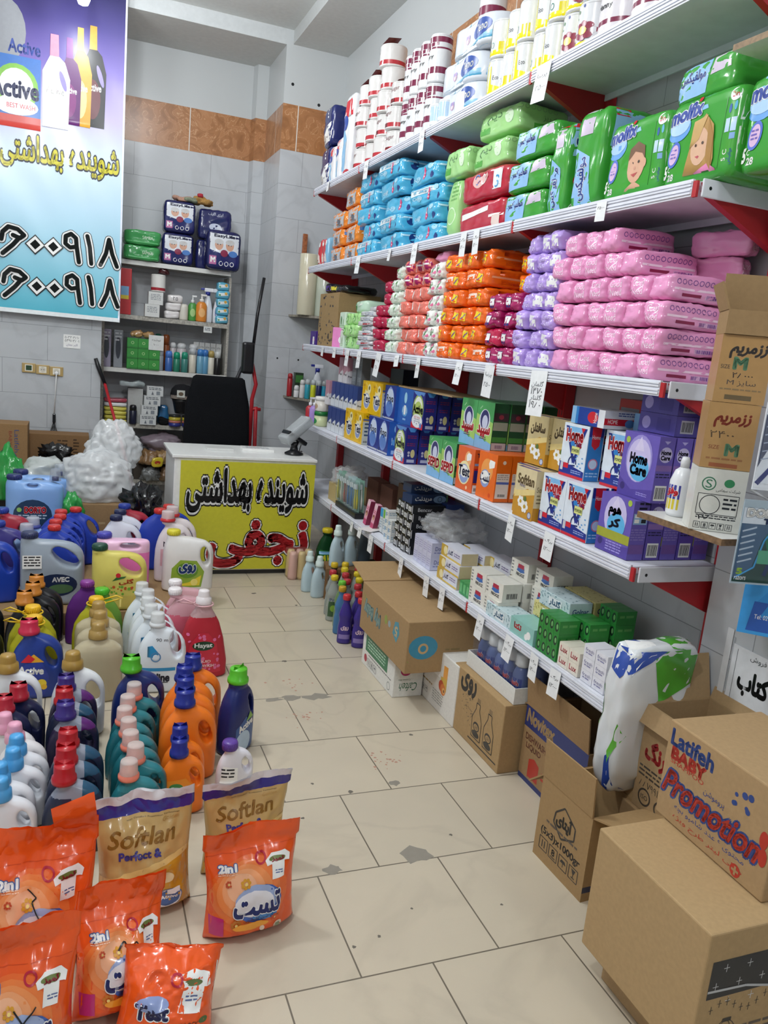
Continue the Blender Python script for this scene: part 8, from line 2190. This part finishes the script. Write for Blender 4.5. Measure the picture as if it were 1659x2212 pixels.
ylp.print(D().disc(0, .04, .025, P('b8402f'), .015), '-y', .001, .02)
ylp.build('snack_bag', loc=(.66, 6.83, ZG + .13), rz=.2, label='yellow packet with red mark lying on the small bags', cat='packet')

# ================================================================== back left: dark table and cartons
tbm = mat('2c2622', 'wood')
tt = thing('side_table', (-.55, 6.2, 0), 'dark low table against the tiled wall at the far left', 'table')
MB().box(-.7, .68, -.25, .3, .5, .53, tbm).build('table_top', tt)
MB().box(-.68, .66, .2, .22, 0, .5, tbm).build('back_panel', tt)
for x in (-.66, .62):
    for y in (-.22, .24): MB().box(x, x + .05, y, y + .05, 0, .5, tbm).build('leg', tt)
lbx = MB().box(-.27, .27, -.1, .1, 0, .2, K('8a6238'), c=.003)
lbx.print(D().lines(.05, .04, .12, .16, 5, P('4a3420')).lines(.16, .03, .2, .17, 6, P('4a3420')), '-y')
lbx.build('carton', loc=(-.16, 6.42, .531), label='long low brown carton lying on the dark table', cat='cardboard box')
lft = MB().box(-.2, .2, -.12, .12, 0, .29, K('9a7040'), c=.003)
lft.print(D().text('Latifeh', .13, .17, .16, .03, P('3a4a7a'), rot=-PI / 2).text('BABY', .09, .19, .1, .02, P('8a3a2a'), rot=-PI / 2).disc(.1, .06, .03, P('3a4a7a')).disc(.1, .06, .02, K('9a7040')).disc(.14, .03, .014, P('a8402a')), '-y')
lft.build('carton', loc=(-.5, 6.2, .531), label='brown carton with sideways blue and red lettering at the left edge', cat='cardboard box')
bagball(.11, .09, .09, mat('131316', 'film', .2), 51, .3).build('plastic_bag', loc=(-.12, 6.2, .531), label='small black bag on the dark table under the hanging cord', cat='plastic bag')
# ================================================================== corner boards right of the niche
for i, (x, y, h) in enumerate(((1.735, 6.4, .47), (1.87, 6.36, .43))):
    b = MB().lathe([(.072, 0), (.074, .004), (.074, h), (.07, h + .004)], mat('cfc9b0' if i == 0 else 'bcc4b4', 'film', scale=30), n=24).lathe([(.02, h + .004), (.02, h + .006)], P('6a5a44'), n=12)
    b.build('film_roll', loc=(x, y, 1.784), label='tall %s plastic roll on the upper wooden corner shelf' % ['cream', 'greenish'][i], cat='plastic roll', group='rolls on the corner shelf')
pd_ = MB().box(-.02, .02, -.01, .01, 0, .64, mat('9a5a34', 'wood'), c=.006)
pd_.build('wooden_paddle', loc=(1.72, 6.52, 1.784), rz=.0, label='brown wooden strip sticking up behind the cream roll', cat='paddle')
ZL = 1.1185
DY = [(1.67, 6.5, 'a8262e', .19, 'red'), (1.71, 6.42, 'dedede', .1, 'short white'), (1.75, 6.39, 'd9d6d4', .15, 'white'), (1.78, 6.34, '2f9ab0', .16, 'turquoise'), (1.82, 6.31, 'c9cf2a', .16, 'yellow'), (1.86, 6.28, '232a5a', .16, 'navy'), (1.9, 6.26, '1f90b0', .16, 'sky turquoise'), (1.94, 6.24, '1c1c22', .16, 'black')]
for x, y, c, h, l in DY: can(.022, h, c, 'b9c0c2' if h > .155 and l != 'red' else c, .045).put((x, y, ZL), '%s little bottle on the lower wooden corner shelf' % l, 'little bottles on the corner shelf')
MB().box(-.035, .035, -.03, .03, 0, .2, P('2a3a2a')).print(D().rect(-.03, .12, .03, .18, P('3f7a3a')), '-y').build('dye_carton', loc=(1.74, 6.5, ZL), label='dark green carton behind the little bottles', cat='box')
tbx = trigger('b9bdc4')
tbx.put((1.88, 6.42, ZL + .0), 'white trigger spray rising behind the little bottles', rz=PI)
# far end of the fourth shelf
pump('a98ad0', 'e6e4ea', None, .13, .04).put((1.64, 5.6, ZD), 'lilac pump bottle at the far end of the fourth shelf')
pump('b8303a', 'e6e4ea', None, .12, .035).put((1.64, 5.72, ZD), 'red and white pump bottle at the far end of the fourth shelf')
for i, (z, c, k) in enumerate(((0, 'cfd8a8', '1f7a3a'), (.105, 'd9d4cc', 'e6e4e0'))):
    t = thing('cream_jar', (1.645, 5.44, ZD + z), ['pale jar with green lid and green label at the far shelf end', 'white jar stacked on the green lidded jar'][i], 'jar', 'stacked jars')
    b = MB().lathe([(.045, 0), (.05, .008), (.05, .075)], L(c), n=20)
    b.print(D().disc(0, .035, .03, P('1f8a4a' if i == 0 else 'b89a7a'), .02), '-x', .0008, .01)
    b.build('body', t)
    MB().lathe([(.052, .075), (.052, .1), (.046, .104)], L(k), n=20).build('lid', t)
